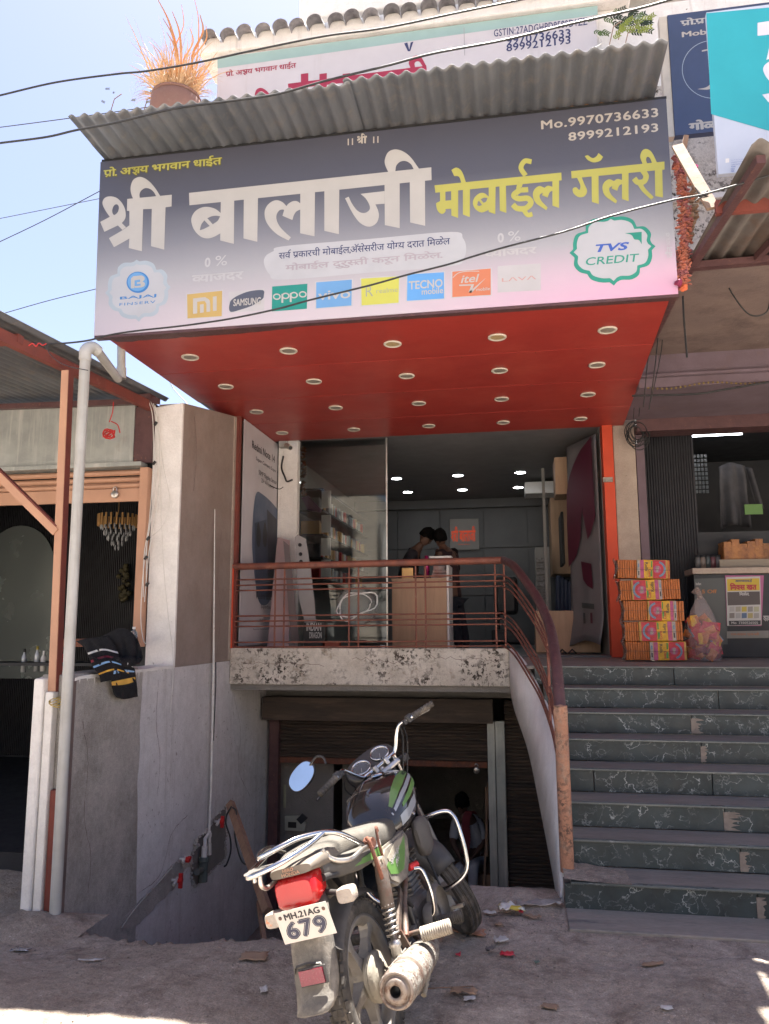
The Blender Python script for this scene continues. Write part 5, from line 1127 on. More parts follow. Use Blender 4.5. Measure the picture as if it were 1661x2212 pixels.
# ---------------------------------------------------------------- plumbing in the broken wall, leaning planks, cable
XW = -2.985
def aw_(x, y, d=0.0): return at(x, y, X=XW + d)
ho = thing('broken_patch', 'jagged hole broken into the cement wall around the drain pipes', 'hole', aw_(455, 1850))
out = [(415,1866),(412,1852),(418,1838),(428,1826),(420,1822),(430,1808),(447,1796),(455,1783),(461,1770),(488,1742),(490,1758),(486,1776),(489,1800),(486,1826),(486,1848),(482,1862),(470,1868),(458,1880),(440,1898),(420,1916),(414,1905)]
b = MB(); P = contour([(aw_(x, y).y, aw_(x, y).z) for x, y in out], 1); v, f = fill2d(P); b.add([(XW - .002, a, c_) for a, c_ in v], f); b.build('hole_patch', M['cement_base'], ho)  # hole drawn as a flat patch of darker cement on the wall face
mor = MB(); rr = random.Random(8)
for i in range(len(out)):
    a0 = aw_(*out[i]); a1 = aw_(*out[(i+1) % len(out)])
    for t in range(4):
        q = a0.lerp(a1, t/4); s_ = rr.uniform(.015, .035); s_ *= .62; mor.lathe([(0, -s_*.5), (s_, -s_*.2), (s_*.8, s_*.4), (0, s_*.5)], 6, Matrix.Translation((XW, q.y + rr.uniform(-.02, .02), q.z)) @ Matrix.Rotation(rr.random()*3, 4, 'X'), smooth=False)
mor.build('rubble_edge', M['cement_dark'], ho, kind='stuff')
# the diagonal mortar band across the lower wall
band = [(260,1992),(262,1985),(330,1920),(368,1880),(376,1866),(400,1858),(414,1846),(416,1870),(400,1878),(392,1895),(380,1915),(350,1945),(300,1995),(276,2012)]
band2 = []
for (xa, ya), (xb, yb) in zip(band, band[1:] + band[:1]):
    for t in range(5):
        x = xa + (xb - xa)*t/5; y = ya + (yb - ya)*t/5; band2.append((x + 5*fbm(x*.11, y*.11, 3), y + 5*fbm(x*.13, y*.09, 8)))
b = MB(); P = contour([(at(x, y, X=-2.990).y, at(x, y, X=-2.990).z) for x, y in band2], 1); v, f = fill2d(P); b.add([(-2.990, a, c_) for a, c_ in v], f); b.build('mortar_band', M['cement_dark'], wl, 'rough diagonal mortar band over a buried conduit')
b = MB(); b.tube(bez([aw_(x, y, .004) for x, y in ((262,2005),(290,1965),(320,1930),(350,1898),(375,1868))], 5), .006, 6); b.build('conduit', M['pvc'], wl)
pl = thing('drain_pipes', 'white PVC pipes with red handled valves running down the cement wall', 'pipe', aw_(455, 1780, .03))
b = MB(); b.tube([aw_(464, 1100, .02), aw_(461, 1450, .02), aw_(456, 1700, .02), aw_(452, 1795, .03)], [.004, .012, .012, .012], 8); b.build('pipe', M['pvc_white'], pl)
b = MB(); b.tube([aw_(466, 1430, .012), aw_(466, 1480, .012), aw_(461, 1600, .01)], .006, 6); b.build('cable', M['black_wire'], pl)
b = MB(); b.tube([aw_(452, 1795, .03), aw_(452, 1846, .04)], .018, 10); b.tube([aw_(452, 1800, .03), aw_(452, 1808, .03)], .024, 10); b.tube([aw_(452, 1822, .04), aw_(452, 1846, .04)], .022, 10); b.build('pipe', M['pvc_white'], pl)
b = MB(); b.tube([aw_(452, 1800, .03), aw_(443, 1812, .05), aw_(442, 1850, .05)], .018, 10); b.tube([aw_(442, 1828, .05), aw_(441, 1852, .05)], .028, 12); b.build('pipe', M['pvc_white'], pl)
b = MB(); b.tube([aw_(441, 1852, .05), aw_(440, 1862, .05)], .05, 12); b.tube([aw_(440, 1862, .05), aw_(438, 1905, .05)], .042, 12); b.tube([aw_(437, 1880, .05), aw_(425, 1884, .05)], .03, 10); b.build('trap', mat('green_trap', (.10, .125, .115), (.07, .085, .08), 9, .6, stain=(8, .5, .7, (.2, .17, .14))), pl)
def valve(x, y, lab, ang=0.0, s=1.0):
    p = aw_(x, y, .05); t = thing('valve', lab, 'valve', p)
    b = MB(); b.tube([p - Vector((.05, 0, 0)), p + Vector((.02, 0, 0))], .012, 8); b.tube([p + Vector((-.01, -.05*s, -.02)), p + Vector((-.01, .03, .01))], .014, 8); b.build('valve_body', M['pvc_white'], t)
    b = MB(); ca, sa = math.cos(ang), math.sin(ang); d = Vector((0, sa, ca)); b.beam(p + Vector((.03, 0, 0)) - d*.06*s, p + Vector((.03, 0, 0)) + d*.06*s, .022, .032, (1, 0, 0)); b.tube([p + Vector((.01, 0, 0)), p + Vector((.045, 0, 0))], .022, 10); b.build('handle', M['red_plastic'], t)
valve(474, 1775, 'red handled valve beside the top of the hole in the wall', .1, .9)
valve(383, 1902, 'red handled valve standing out of the mortar band, lowest of the three', .05, 1.0)
valve(400, 1856, 'red valve handle half buried in mortar left of the hole', 1.3, .55)
b = MB(); b.beam(at(497, 1735, Y=6.9), at(578, 1968, Y=6.0), .065, .05, (0, 1, 0)); solo(b, 'wood_plank', M['wood_raw'], 'long brown plank leaning on the cement wall behind the motorcycle', 'plank')
b = MB(); b.beam(at(558, 1950, Y=6.3), at(572, 2042, Y=5.6), .035, .03, (0, 1, 0)); solo(b, 'wood_plank', M['wood_raw'], 'short thin stick leaning low behind the number plate', 'plank')
b = MB(); b.tube(bez([at(x, y, Y=6.75) for x, y in ((500,1742),(490,1760),(488,1780),(497,1810),(498,1840),(490,1866),(484,1872))], 6), .008, 6)
b.tube(bez([at(x, y, Y=6.75) for x, y in ((502,1744),(510,1752),(510,1775),(507,1800),(512,1830),(522,1860),(538,1870),(560,1874))], 6), .008, 6); solo(b, 'black_cable', M['black_wire'], 'black cable looped over the leaning plank', 'cable')

# ---------------------------------------------------------------- phone shop: ceiling lights, back wall, shelves
M['led'] = mat('led', (1, 1, 1), emit=((.93, .97, 1.0), 7)); M['led_rim'] = mat('led_rim', (.05, .05, .05))
LP = [(-1.84, 11.97), (-.855, 11.9), (.11, 11.85), (-1.84, 13.25), (-.875, 13.2), (.08, 13.15)]
place = ('front left, by the glass edge', 'front middle, second from the glass', 'front right, above the cabinet', 'rear left', 'rear middle', 'rear right, over the white unit')
for k, (x, y) in enumerate(LP):
    t = thing('downlight', 'lit round ceiling light in the phone shop, ' + place[k], 'ceiling light', (x, y, 4.02), None, 'lit downlights of the phone shop')
    MB().lathe([(.095, 4.028), (.10, 4.012), (.085, 4.012), (.08, 4.028)], 20, Matrix.Translation((x, y, 0))).build('rim', M['led_rim'], t)
    MB().lathe([(0, 4.014), (.08, 4.014), (.082, 4.02)], 20, Matrix.Translation((x, y, 0))).build('diffuser', M['led'], t)
    if k < 1:
        pass
# panelled back wall
for i in range(5):
    for j in range(3):
        x0 = -3.0 + .81*i; b = MB(); b.box((x0 + .006, 14.36, 1.36 + .88*j), (x0 + .80, 14.395, 2.22 + .88*j)); b.build('wall_panel', M['int_grey'], shop)
b = MB(); b.box((-3.0, 14.2, 3.86), (1.03, 14.39, 4.02)); b.build('bulkhead', M['int_grey'], shop)
YBK = 14.3
sg = thing('shop_name_plate', 'square grey plate with orange Devanagari shop name on the back wall', 'sign', (-.93, YBK, 3.08))
b = MB(); b.box((-1.2, YBK, 3.08), (-.655, YBK + .03, 3.665), bev=.01); b.build('plate', M['int_wall'], sg); 
q = (at(975, 1171, Y=YBK), at(1027, 1136, Y=YBK)); mo_ = mat('glow_orange', (.7, .1, .04), emit=((1, .12, .05), .04))
print_on(deva('\u0936<\u0930\u0940 \u092c\u093e\u0932\u093e\u091c\u0940', .03), q[0], q[1], (0, -.003, 0), 'text', mo_, sg)
q = (at(990, 1178, Y=YBK), at(1015, 1174, Y=YBK)); print_on(glyphs('Mobile Gallery'), q[0], q[1], (0, -.003, 0), 'text', mo_, sg)
# right hand wall: cabinets, white unit, dark television, rolled blue things
XR = 1.0
b = MB(); b.box((.62, 13.4, 2.55), (1.0, 14.3, 3.88)); cab = solo(b, 'wall_cabinet', M['wood'], 'brown wall cabinet at the back right of the phone shop', 'cabinet')
b = MB(); q = at(1142, 1073, Y=12.4); b.box((.18, 12.4, 3.78), (.78, 12.9, 3.97), bev=.01); solo(b, 'air_conditioner', M['white'], 'white wall unit under the shop ceiling at the right', 'appliance')
b = MB(); b.box((.55, 10.3, 3.40), (1.0, 10.8, 3.90)); solo(b, 'high_cabinet', M['wood'], 'tan high cabinet hanging at the right side of the phone shop', 'cabinet')
b = MB(); b.box((.40, 11.0, 1.36), (.44, 11.03, 3.9)); solo(b, 'display_frame', M['int_wall'], 'pale thin upright strip at the right side of the phone shop', 'frame')
b = MB(); b.box((.70, 11.9, 2.6), (.74, 12.6, 3.4), bev=.01); solo(b, 'television', M['black'], 'black flat screen hung on the right wall, seen edge on', 'television')
b = MB(); 
for k in range(4): b.tube([(.55 + .06*k, 11.2, 1.36), (.60 + .05*k, 11.25, 2.38 - .03*k)], .04, 8)
solo(b, 'blue_rolls', mat('blue_roll', (.03, .045, .09), None, 6, .6), 'bundle of dark blue rolls standing by the right wall', 'rolls')
b = MB(); b.box((.22, 9.9, 1.345), (1.0, 10.3, 1.86), bev=.008); solo(b, 'low_counter', M['wood'], 'low tan counter end behind the curved railing', 'counter')
b = MB(); b.box((.32, 12.8, 1.36), (.55, 13.3, 2.95)); solo(b, 'glass_cabinet', M['int_wall'], 'narrow display cabinet with pale boxes at the back right', 'cabinet')
bx = MB(); rr = random.Random(6)
for k in range(12): z = 1.6 + .1*k; bx.box((.33, 12.75, z), (.33 + rr.uniform(.1, .2), 12.79, z + .07))
solo(bx, 'phone_boxes', mat('box_mix', (.30, .30, .30), (.14, .12, .12), 20, .6), 'column of pale phone boxes in the narrow cabinet', 'boxes')
# suitcase-like speaker and stool behind the counter
b = MB(); b.box((-.35, 12.2, 1.85), (.02, 12.5, 2.45), bev=.06); b.tube([(-.3, 12.35, 1.35), (-.3, 12.35, 1.9)], .03, 8); b.box((-.4, 12.2, 1.40), (.05, 12.6, 1.62), bev=.03); solo(b, 'office_chair', M['black'], 'black office chair back behind the shop counter', 'chair')
# wooden counter
wc = thing('wooden_counter', 'light wood reception counter just inside the shop door', 'counter', (-1.2, 9.7, 1.34))
b = MB(); b.box((-1.545, 9.62, 1.345), (-.86, 9.66, 2.25)); b.build('front_panel', M['wood'], wc)
b = MB(); b.box((-.855, 9.62, 1.345), (-.83, 10.2, 2.44)); b.build('side_panel', M['white'], wc)
b = MB(); b.box((-1.555, 9.63, 2.252), (-.86, 10.2, 2.272)); b.build('top', M['wood'], wc)
b = MB(); b.box((-1.54, 10.15, 1.345), (-.86, 10.2, 2.25)); b.build('back_panel', M['wood'], wc)
b = MB(); b.box((-1.08, 9.72, 2.53), (-.80, 9.95, 2.555)); b.build('shelf_edge', M['white'], wc); b = MB(); b.box((-1.05, 9.95, 2.275), (-.86, 9.97, 2.53)); b.build('shelf_back', M['int_grey'], wc)
q = Vector((-1.13, 9.85, 2.273)); T = Matrix.Translation(q); t = thing('pink_bottle', 'tall magenta metal bottle on the wooden counter', 'bottle', q)
mp = mat('magenta', (.36, .015, .12), None, 5, .3, .4); MB().lathe([(0, 0), (.036, 0), (.037, .2), (.03, .23), (.024, .25)], 16, T).build('bottle_body', mp, t); MB().lathe([(.026, .25), (.026, .30), (0, .30)], 12, T).build('cap', mp, t)
b = MB(); b.box((-1.45, 9.8, 2.275), (-1.30, 9.82, 2.42), bev=.01); solo(b, 'photo_stand', M['brass'], 'small framed stand on the wooden counter', 'stand')
b = MB()
for k, (w, h) in enumerate(((.24, .03), (.2, .025), (.22, .03), (.18, .05))): b.box((-1.06 + .01*k, 9.72, 2.275 + .034*k), (-1.06 + w, 9.92, 2.275 + .034*k + h))
solo(b, 'paper_stack', mat('stack', (.30, .05, .04), (.3, .28, .26), 8, .6), 'stack of red and white books on the counter', 'books')
# wall shelf with phone boxes at the left, behind the glass
shf = thing('wall_shelf', 'black shelves full of phone boxes on the left wall behind the glass', 'shelf', (-2.7, 11, 2.2))
rr = random.Random(12)
mbx = [flat('bx' + str(i), c) for i, c in enumerate(((.55, .55, .54), (.45, .03, .03), (.10, .10, .11), (.50, .30, .10), (.30, .32, .34)))]
for j, z in enumerate((2.30, 2.60, 2.92, 3.26, 3.56)):
    b = MB(); b.box((-2.98, 10.3, z), (-2.62, 13.6, z + .03)); b.build('board', M['black'], shf)
    y = 10.34
    while y < 13.4 and z < 3.5:
        w = rr.uniform(.06, .1); h = rr.uniform(.16, .2); b = MB(); b.box((-2.95, y, z + .031), (-2.68 + rr.uniform(-.03, .02), y + w, z + .03 + h)); b.build('phone_box', rr.choice(mbx), shf); y += w + rr.uniform(.0, .05)
for j, z in enumerate((2.34, 2.64, 2.96, 3.30)):
    b = MB(); b.box((-2.63, 10.24, z), (-2.60 + .1, 10.27, z + .24)); b.build('end_card', M['white'], shf)
# posters in the entrance
def wallposter(c4, m, X, dx=0.0):
    return [at(x, y, X=X) + Vector((dx, 0, 0)) for x, y in c4]
XP = -2.945
pa = thing('phone_poster', 'large white phone poster with blue oval on the left side wall of the entrance', 'poster', (XP, 8.7, 1.5))
b = MB(); b.prism([(XP, 7.96, 1.47), (XP, 9.185, 1.47), (XP, 9.185, 3.97), (XP, 7.96, 3.97)], (.006, 0, 0)); b.build('sheet', mat('poster_paper', (.52, .50, .52), (.46, .44, .46), 2, .4), pa)
def on_wall(pts, m, X, par, lvl=1, dirx=1, n=6, name='print'):
    P = contour([(at(x, y, X=X).y, at(x, y, X=X).z, *r_) for x, y, *r_ in pts], n); v, f = fill2d(P); mb = MB(); mb.add([(X + dirx*(.007 + .0012*lvl), a, c_) for a, c_ in v], f); return mb.build(name, m, par)
on_wall([(550,1072,1),(566,1068,1),(600,1105,1),(614,1160,1),(608,1215,1),(596,1240),(580,1300,1),(558,1300,1),(547,1230,1),(543,1160,1)], mat('oval_blue', (.055, .085, .15), (.045, .07, .13), 2, .4), XP, pa)
on_wall([(548,1130),(574,1122),(578,1290),(552,1290)], flat('ph1', (.035, .05, .085)), XP, pa, 2); on_wall([(575,1100),(596,1122),(592,1290),(577,1290)], flat('ph2', (.02, .025, .04)), XP, pa, 3)
for x in (552, 566): on_wall([(x,1150,1),(x+4,1128,1),(x+9,1150,1),(x+8,1175,1),(x+4,1182,1),(x,1172,1)], flat('lens', (.012, .015, .02)), XP, pa, 4)
def wall_text(vf, a, b_, m, X, par, dirx=1, lvl=1.5):
    v, f = vf; q = bounds(v); A = at(*a, X=X); B = at(*b_, X=X)
    mb = MB(); mb.add([(X + dirx*(.007 + .0012*(lvl + (p[2]*.1 if len(p) > 2 else 0))), A.y + (B.y - A.y)*(p[0]-q[0])/(q[1]-q[0]), A.z + (B.z - A.z)*(p[1]-q[2])/(q[3]-q[2])) for p in v], f); return mb.build('text', m, par)
IK = M['ink_black']
wall_text(bolder(*glyphs('Redmi Note 14'), .01), (543, 968), (592, 985), IK, XP, pa); wall_text(glyphs('Super Camera Super AI'), (551, 996), (601, 1018), IK, XP, pa)
wall_text(glyphs('50MP Flagship Sensor'), (557, 1028), (596, 1038), IK, XP, pa); wall_text(glyphs('20+ AI Features'), (563, 1042), (590, 1048), IK, XP, pa)
wall_text(bolder(*glyphs('Redmi Buds 6'), .008), (552, 1293), (592, 1283), IK, XP, pa); wall_text(glyphs('Superbass'), (562, 1316), (585, 1308), IK, XP, pa)
wall_text(glyphs('49dB Super ANC'), (558, 1344), (586, 1338), IK, XP, pa); wall_text(glyphs('Superior Sound with Dual Drivers'), (545, 1362), (597, 1357), IK, XP, pa)
XQ = 1.0
pb = thing('maroon_poster', 'large poster with maroon star shape on the right side wall of the entrance', 'poster', (XQ, 9.9, 1.5))
b = MB(); y0 = 9.28; y1 = 9.95
PXL = lambda y: 1.0 - (y - 9.28)/.67*.30
def pf(u, v): z = 1.45 + 2.50*v; return Vector((PXL(y0 + (y1 - y0)*u) - .012 - .03*abs(math.sin(u*5))*(1 - v)**3 - (.05*(1 - v/.12) if v < .12 else 0), y0 + (y1 - y0)*u, z + (.05*math.sin(u*4) if v < .05 else 0)))
MB().sheet(pf, 14, 24, .003).build('sheet', mat('poster_grey2', (.19, .18, .19), (.15, .14, .15), 2, .45), pb)
def on_r(pts, m, lvl=1): 
    P = contour([(y0 + (y1-y0)*(1-u), 1.45 + 2.5*v, *r_) for u, v, *r_ in pts], 5); v_, f = fill2d(P); mb = MB(); mb.add([(PXL(a) - .048 - .0012*lvl, a, c_) for a, c_ in v_], f); mb.build('print', m, pb)
mr_ = flat('maroon_print', (.085, .012, .03), .4)
on_r([(.02,.60),(.10,.80,1),(.5,.93,1),(.95,.99),(.97,.60),(.80,.52),(.70,.50),(.55,.66),(.48,.52),(.30,.43),(.02,.38)], mr_)
on_r([(.45,.40),(.78,.38),(.80,.26),(.62,.28),(.50,.31)], mr_, 1); on_r([(.42,.20),(.82,.19),(.82,.165),(.42,.175)], M['int_poster'], 1)
on_r([(.45,.15),(.52,.15),(.52,.10),(.45,.10)], M['int_poster'], 1); on_r([(.68,.15),(.75,.15),(.75,.10),(.68,.10)], mr_, 1)
# leaning standees and boxes behind the railing
b = MB(); q = [Vector(p) for p in ((-2.83, 8.55, 1.33), (-2.60, 8.65, 1.33), (-2.73, 9.05, 2.72), (-2.86, 8.98, 2.75))]; b.prism(q, (.012, -.01, 0)); solo(b, 'phone_standee', flat('standee_pink', (.36, .27, .27)), 'pink cardboard phone standee leaning in the entrance corner', 'standee')
sd_ = thing('phone_standee', 'tall pale cardboard phone cut-out with two camera rings', 'standee', (-2.35, 8.9, 1.33))
b = MB(); q = [at(x, y, Y=8.9) for x, y in ((658,1345),(645,1290),(637,1160),(643,1155),(660,1164),(671,1230),(679,1300),(682,1345))]; b.prism(q, (0, .015, 0)); b.build('sheet', flat('standee_grey', (.36, .35, .35)), sd_)
for yy in (1177, 1197, 1213):
    b = MB(); p = at(648 + (yy - 1177)*.06, yy, Y=8.89); b.lathe([(0, 0), (.022, 0), (.022, .006)], 14, Matrix.Translation(p) @ Matrix.Rotation(R(90), 4, 'X')); b.build('camera_ring', M['ink_black'], sd_)
b = MB(); b.prism([at(x, y, Y=8.72) for x, y in ((612,1168),(624,1178),(646,1385),(628,1385))], (0, .01, 0)); solo(b, 'phone_standee', flat('standee_dark', (.16, .13, .13)), 'narrow dark edged standee between the pink and the pale one', 'standee')
gbx = thing('game_box', 'black box printed INDIAN DRAGON behind the railing', 'box', (-2.25, 8.55, 1.33))
q = at(655, 1388, Y=8.5); b = MB(); b.box((q.x, 8.5, 1.33), (q.x + .25, 8.62, 1.72)); b.build('case', M['black'], gbx)
line_on(bolder(*glyphs('INDIAN'), .03), (662, 1363), (694, 1345), M['p_white'], gbx, 8.5, 2); line_on(bolder(*glyphs('DRAGON'), .03), (668, 1379), (695, 1365), M['p_white'], gbx, 8.5, 2); line_on(glyphs('RISE OF THE', .01), (664, 1343), (686, 1338), M['p_white'], gbx, 8.5, 2)
b = MB(); q = at(697, 1396, Y=8.5); b.box((q.x, 8.5, 1.33), (q.x + .19, 8.6, 1.50)); rbx = solo(b, 'red_box', mat('redbrown', (.30, .06, .03), None, 5, .5), 'small red brown box on the balcony floor', 'box')
# clear plastic sheet with white cable loop
b = MB(); c0 = at(768, 1308, Y=8.3)
b.tube([c0 + Vector((.21*math.cos(t*math.pi/14) + .03*math.cos(t*math.pi/7), .04*math.sin(t), .15*math.sin(t*math.pi/14 + .4) + .02*math.sin(t*.9))) for t in range(28)], .008, 6, closed=True)
b.tube([c0 + Vector((.19*math.cos(t*math.pi/14) - .02, .05*math.cos(t), .125*math.sin(t*math.pi/14 + .3))) for t in range(28)], .007, 6, closed=True)
solo(b, 'cable_coil', M['white'], 'white cable coiled in plastic wrap behind the railing', 'cable')
pm = mat('plastic_wrap', (.8, .85, .87), None, 4, .12, trans=.9, alpha=.45, bump=2, bsc=9)
def wf(u, v): a = u*2*math.pi; r_ = .16 + .05*fbm(u*3, v*3, 4); return c0 + Vector((r_*1.5*math.cos(a)*math.sin(math.pi*(.1 + .8*v)), .12 + .06*math.sin(a), (v - .5)*.42 + .05*fbm(u*4, v*2, 1)))
b = MB(); b.grid(wf, 16, 8); solo(b, 'plastic_wrap', pm, 'crumpled clear plastic wrap round the white cable', 'plastic')
q = at(828, 1388, Y=8.4); b = MB(); b.lathe([(0, 0), (.045, 0), (.045, .06), (.02, .09), (.018, .12), (0, .12)], 12, Matrix.Translation((q.x, 8.4, 1.325))); b.box((q.x - .035, 8.39, 1.445), (q.x + .02, 8.41, 1.47)); solo(b, 'spray_bottle', M['white'], 'small white spray bottle on the balcony floor', 'bottle')
q = at(1215, 1415, Z=1.325); b = MB()
for k, (dx, dy) in enumerate(((0, 0), (.12, .05))):
    b.prism([(q.x + dx + .055*math.cos(t*math.pi/6), q.y + dy + .13*math.sin(t*math.pi/6), 1.32) for t in range(12)], (0, 0, .02)); b.tube([(q.x + dx - .05, q.y + dy, 1.34), (q.x + dx, q.y + dy + .02, 1.39), (q.x + dx + .05, q.y + dy, 1.34)], .012, 6)
solo(b, 'sandals', M['black'], 'pair of black sandals on the landing by the rail', 'sandals')
# camera on the pilaster, hanging decorations
cc_ = thing('security_camera', 'small cream bullet camera on the pilaster under the canopy', 'camera', at(620, 968, Y=9.0))
p = at(620, 965, Y=9.0); b = MB(); b.tube([p + Vector((-.05, .12, .05)), p + Vector((.06, -.06, -.03))], .032, 12); b.build('camera_body', mat('cctv', (.50, .45, .37), None, 6, .4), cc_); b = MB(); b.tube([p + Vector((.06, -.061, -.03)), p + Vector((.064, -.067, -.033))], .024, 12); b.build('lens', M['black'], cc_)
b = MB(); b.box(p + Vector((-.14, .1, .02)), p + Vector((-.04, .19, .12)), bev=.01); b.build('bracket', M['pvc'], cc_)
b = MB(); b.tube(bez([at(x, y, Y=9.1) for x, y in ((612,985),(608,1010),(615,1030),(620,1040),(632,1036))], 5), .012, 6); b.tube(bez([at(x, y, Y=8.9) for x, y in ((532,905),(540,960),(546,1010),(570,1040),(600,1056),(612,1052))], 6), .005, 5); solo(b, 'loose_wiring', M['black_wire'], 'loose black wire sagging across the white phone poster', 'wire')
b = MB(); rr = random.Random(3)
for k in range(70): q = at(655 + rr.uniform(-4, 5), 965 + 105*rr.random(), Y=9.6); b.lathe([(0, -.02), (.025, 0), (0, .02)], 5, Matrix.Translation(q), smooth=False)
solo(b, 'dried_garland', mat('dg', (.22, .10, .03), (.14, .06, .03), 20, .9), 'narrow orange garland hanging just inside the glass', 'garland')
b = MB(); q = [at(x, y, Y=9.7) for x, y in ((652,1075),(665,1070),(693,1100),(690,1106),(664,1102))]; b.prism(q, (0, .08, 0)); solo(b, 'purple_cloth', flat('purple', (.10, .03, .10)), 'purple cloth hanging below the orange garland', 'cloth')

# ---------------------------------------------------------------- snack bundles and bag on the landing
M['clear_wrap'] = mat('clear_wrap', (.62, .48, .42), (.5, .38, .34), 9, .15, trans=.55, alpha=.55, bump=3, bsc=16)
S_ = {k: mat('snack_' + k, c, tuple(x*.7 for x in c), 25, .35, bump=1.2, bsc=26) for k, c in dict(red=(.46, .02, .035), yellow=(.62, .34, .015), pink=(.42, .07, .17), cream=(.36, .32, .29), blue=(.13, .22, .32), maroon=(.2, .02, .03), orange=(.46, .13, .02), green=(.06, .25, .04), dark=(.04, .03, .03), gold=(.45, .25, .05)).items()}
BY = 8.02
names = ('topmost bundle of corn rolls snack packets, set far left', 'second bundle of corn rolls packets from the top, shifted right', 'middle bundle of corn rolls packets in the stack of five', 'fourth bundle of corn rolls packets from the top', 'lowest bundle of corn rolls packets, standing on the landing')
#            x0    x1    y0    y1   face0 face1  flip
BN = [(1334, 1446, 1251, 1207, 1376, 1442, True), (1342, 1470, 1297, 1250, 1367, 1432, False), (1348, 1477, 1342, 1296, 1400, 1462, False), (1352, 1475, 1386, 1341, 1383, 1462, False), (1353, 1484, 1427, 1385, 1405, 1484, True)]
for k, (x0, x1, yb, yt, f0, f1, flip) in enumerate(BN):
    a = at(x0, yb, Y=BY); c = at(x1, yt, Y=BY); t = thing('snack_bundle', names[k], 'snack bundle', ((a.x + c.x)/2, BY + .12, a.z), Matrix.Rotation(R((1.5, -2, 1, -1.2, .6)[k]), 3, 'Z') @ Matrix.Rotation(R((1.8, -1.0, .7, -.8, 0)[k]), 3, 'Y'), 'bundles of corn rolls packets')
    n = 16; rr = random.Random(k); ROOTM[t.name] = Matrix.Translation(((a.x + c.x)/2, BY + .12, a.z))
    fa, fb = at(f0, yb, Y=BY).x, at(f1, yb, Y=BY).x
    # packets seen edge on beside the printed front
    sides = [(a.x, fa), (fb, c.x)]
    for s0, s1 in sides:
        m = max(0, int((s1 - s0)/.022))
        for i in range(m):
            b = MB(); xx = s0 + (s1 - s0)*i/m; b.box((xx, BY + .012 + .01*rr.random(), a.z + .004), (xx + (s1 - s0)/m*.92, BY + .22, c.z - .006), bev=.006); b.build('packet', S_['orange'], t)
    b = MB(); b.box((fa, BY, a.z + .003), (fb, BY + .22, c.z - .004), bev=.008); b.build('packet_front', S_['yellow'], t)
    H = c.z - a.z; U = fb - fa
    def pr(u0, u1, v0, v1, m, lvl):
        if flip: u0, u1 = 1 - u1, 1 - u0
        mb = MB(); mb.face([(fa + U*u0, BY - .001*lvl, a.z + .006 + (H-.014)*v0), (fa + U*u1, BY - .001*lvl, a.z + .006 + (H-.014)*v0), (fa + U*u1, BY - .001*lvl, a.z + .006 + (H-.014)*v1), (fa + U*u0, BY - .001*lvl, a.z + .006 + (H-.014)*v1)]); mb.build('print', S_[m] if isinstance(m, str) else m, t)
    pr(.0, .06, 0, 1, 'gold', 1); pr(.06, .48, 0, 1, 'red', 1); pr(.78, .90, 0, 1, 'pink', 1); pr(.91, 1.0, 0, 1, 'cream', 1); pr(.93, .97, .15, .4, 'dark', 2); pr(.93, .97, .6, .8, 'blue', 2)
    cu = (.34 if not flip else .66); cxx = fa + U*cu; cz = a.z + H*.5; s_ = 1 if not flip else -1
    mb = MB(); ro, ri = H*.42, H*.32; L = [(cxx - s_*ro*math.cos(t_)*1.0, cz + ro*math.sin(t_)) for t_ in [(-1.3 + 2.6*i/12) for i in range(13)]]; L2 = [(cxx - s_*ri*math.cos(t_), cz + ri*math.sin(t_)) for t_ in [(1.3 - 2.6*i/12) for i in range(13)]]
    v, f = fill2d(L + L2); mb.add([(p[0], BY - .0022, p[1]) for p in v], f); mb.build('print', S_['blue'], t)
    mb = MB(); v, f = fill2d([(cxx + H*.2*math.cos(q_*math.pi/8), cz + H*.2*math.sin(q_*math.pi/8)) for q_ in range(16)]); mb.add([(p[0], BY - .0026, p[1]) for p in v], f); mb.build('print', S_['pink'], t)
    vt = deva('\u093f\u0939\u0930\u093e', .05); print_on(vt, (cxx - H*.09, BY, cz - H*.16), (cxx + H*.09, BY, cz + H*.16), (0, -.0034, 0), 'text', S_['cream'], t, rot=(1 if not flip else -1))
    pr(.50, .56, .1, .45, 'green', 2); pr(.50, .54, .6, .95, 'green', 2)
    ux = fa + U*(.58 if not flip else .42); print_on(glyphs('Corn', .02), (ux - H*.07, BY, a.z + H*.1), (ux + H*.07, BY, a.z + H*.5), (0, -.003, 0), 'text', S_['red'], t, rot=(1 if not flip else -1))
    ux = fa + U*(.69 if not flip else .31); print_on(glyphs('Rolls', .02), (ux - H*.07, BY, a.z + H*.4), (ux + H*.07, BY, a.z + H*.85), (0, -.003, 0), 'text', S_['dark'], t, rot=(1 if not flip else -1))
    # wrap bulging at the open end, cord
    e = a.x - .005
    def wq(u, v): A_ = u*2*math.pi; return Vector((e + (.035 if k else .03)*math.sin(math.pi*v)*(1 + .5*fbm(u*3, v*4, k)) - .03, BY + .06 + .1*math.cos(A_)*(.5 + .5*math.sin(math.pi*v)), a.z + H*v + .012*math.sin(A_*2)))
    b = MB(); b.grid(wq, 14, 8); b.build('wrap', M['clear_wrap'], t)
    b = MB(); b.beam((a.x, BY - .006, cz), (c.x, BY - .006, cz - .01), .003, .003); b.build('cord', S_['dark'], t)
bag = thing('snack_bag', 'clear plastic bag full of red and orange snack packets beside the bundles', 'bag', (1.82, 8.2, 1.33))
c0 = Vector((1.82, 8.2, 1.33)); rr = random.Random(21)
def bagr(z): return .17*(1 if z < .28 else max(.12, 1 - ((z - .28)/.40)**1.3))
def bq(u, v): A_ = u*2*math.pi; z = .62*v; r_ = bagr(z)*(1 + .10*fbm(math.cos(A_)*2, math.sin(A_)*2, v*3)); return c0 + Vector((r_*math.cos(A_), r_*.8*math.sin(A_), z))
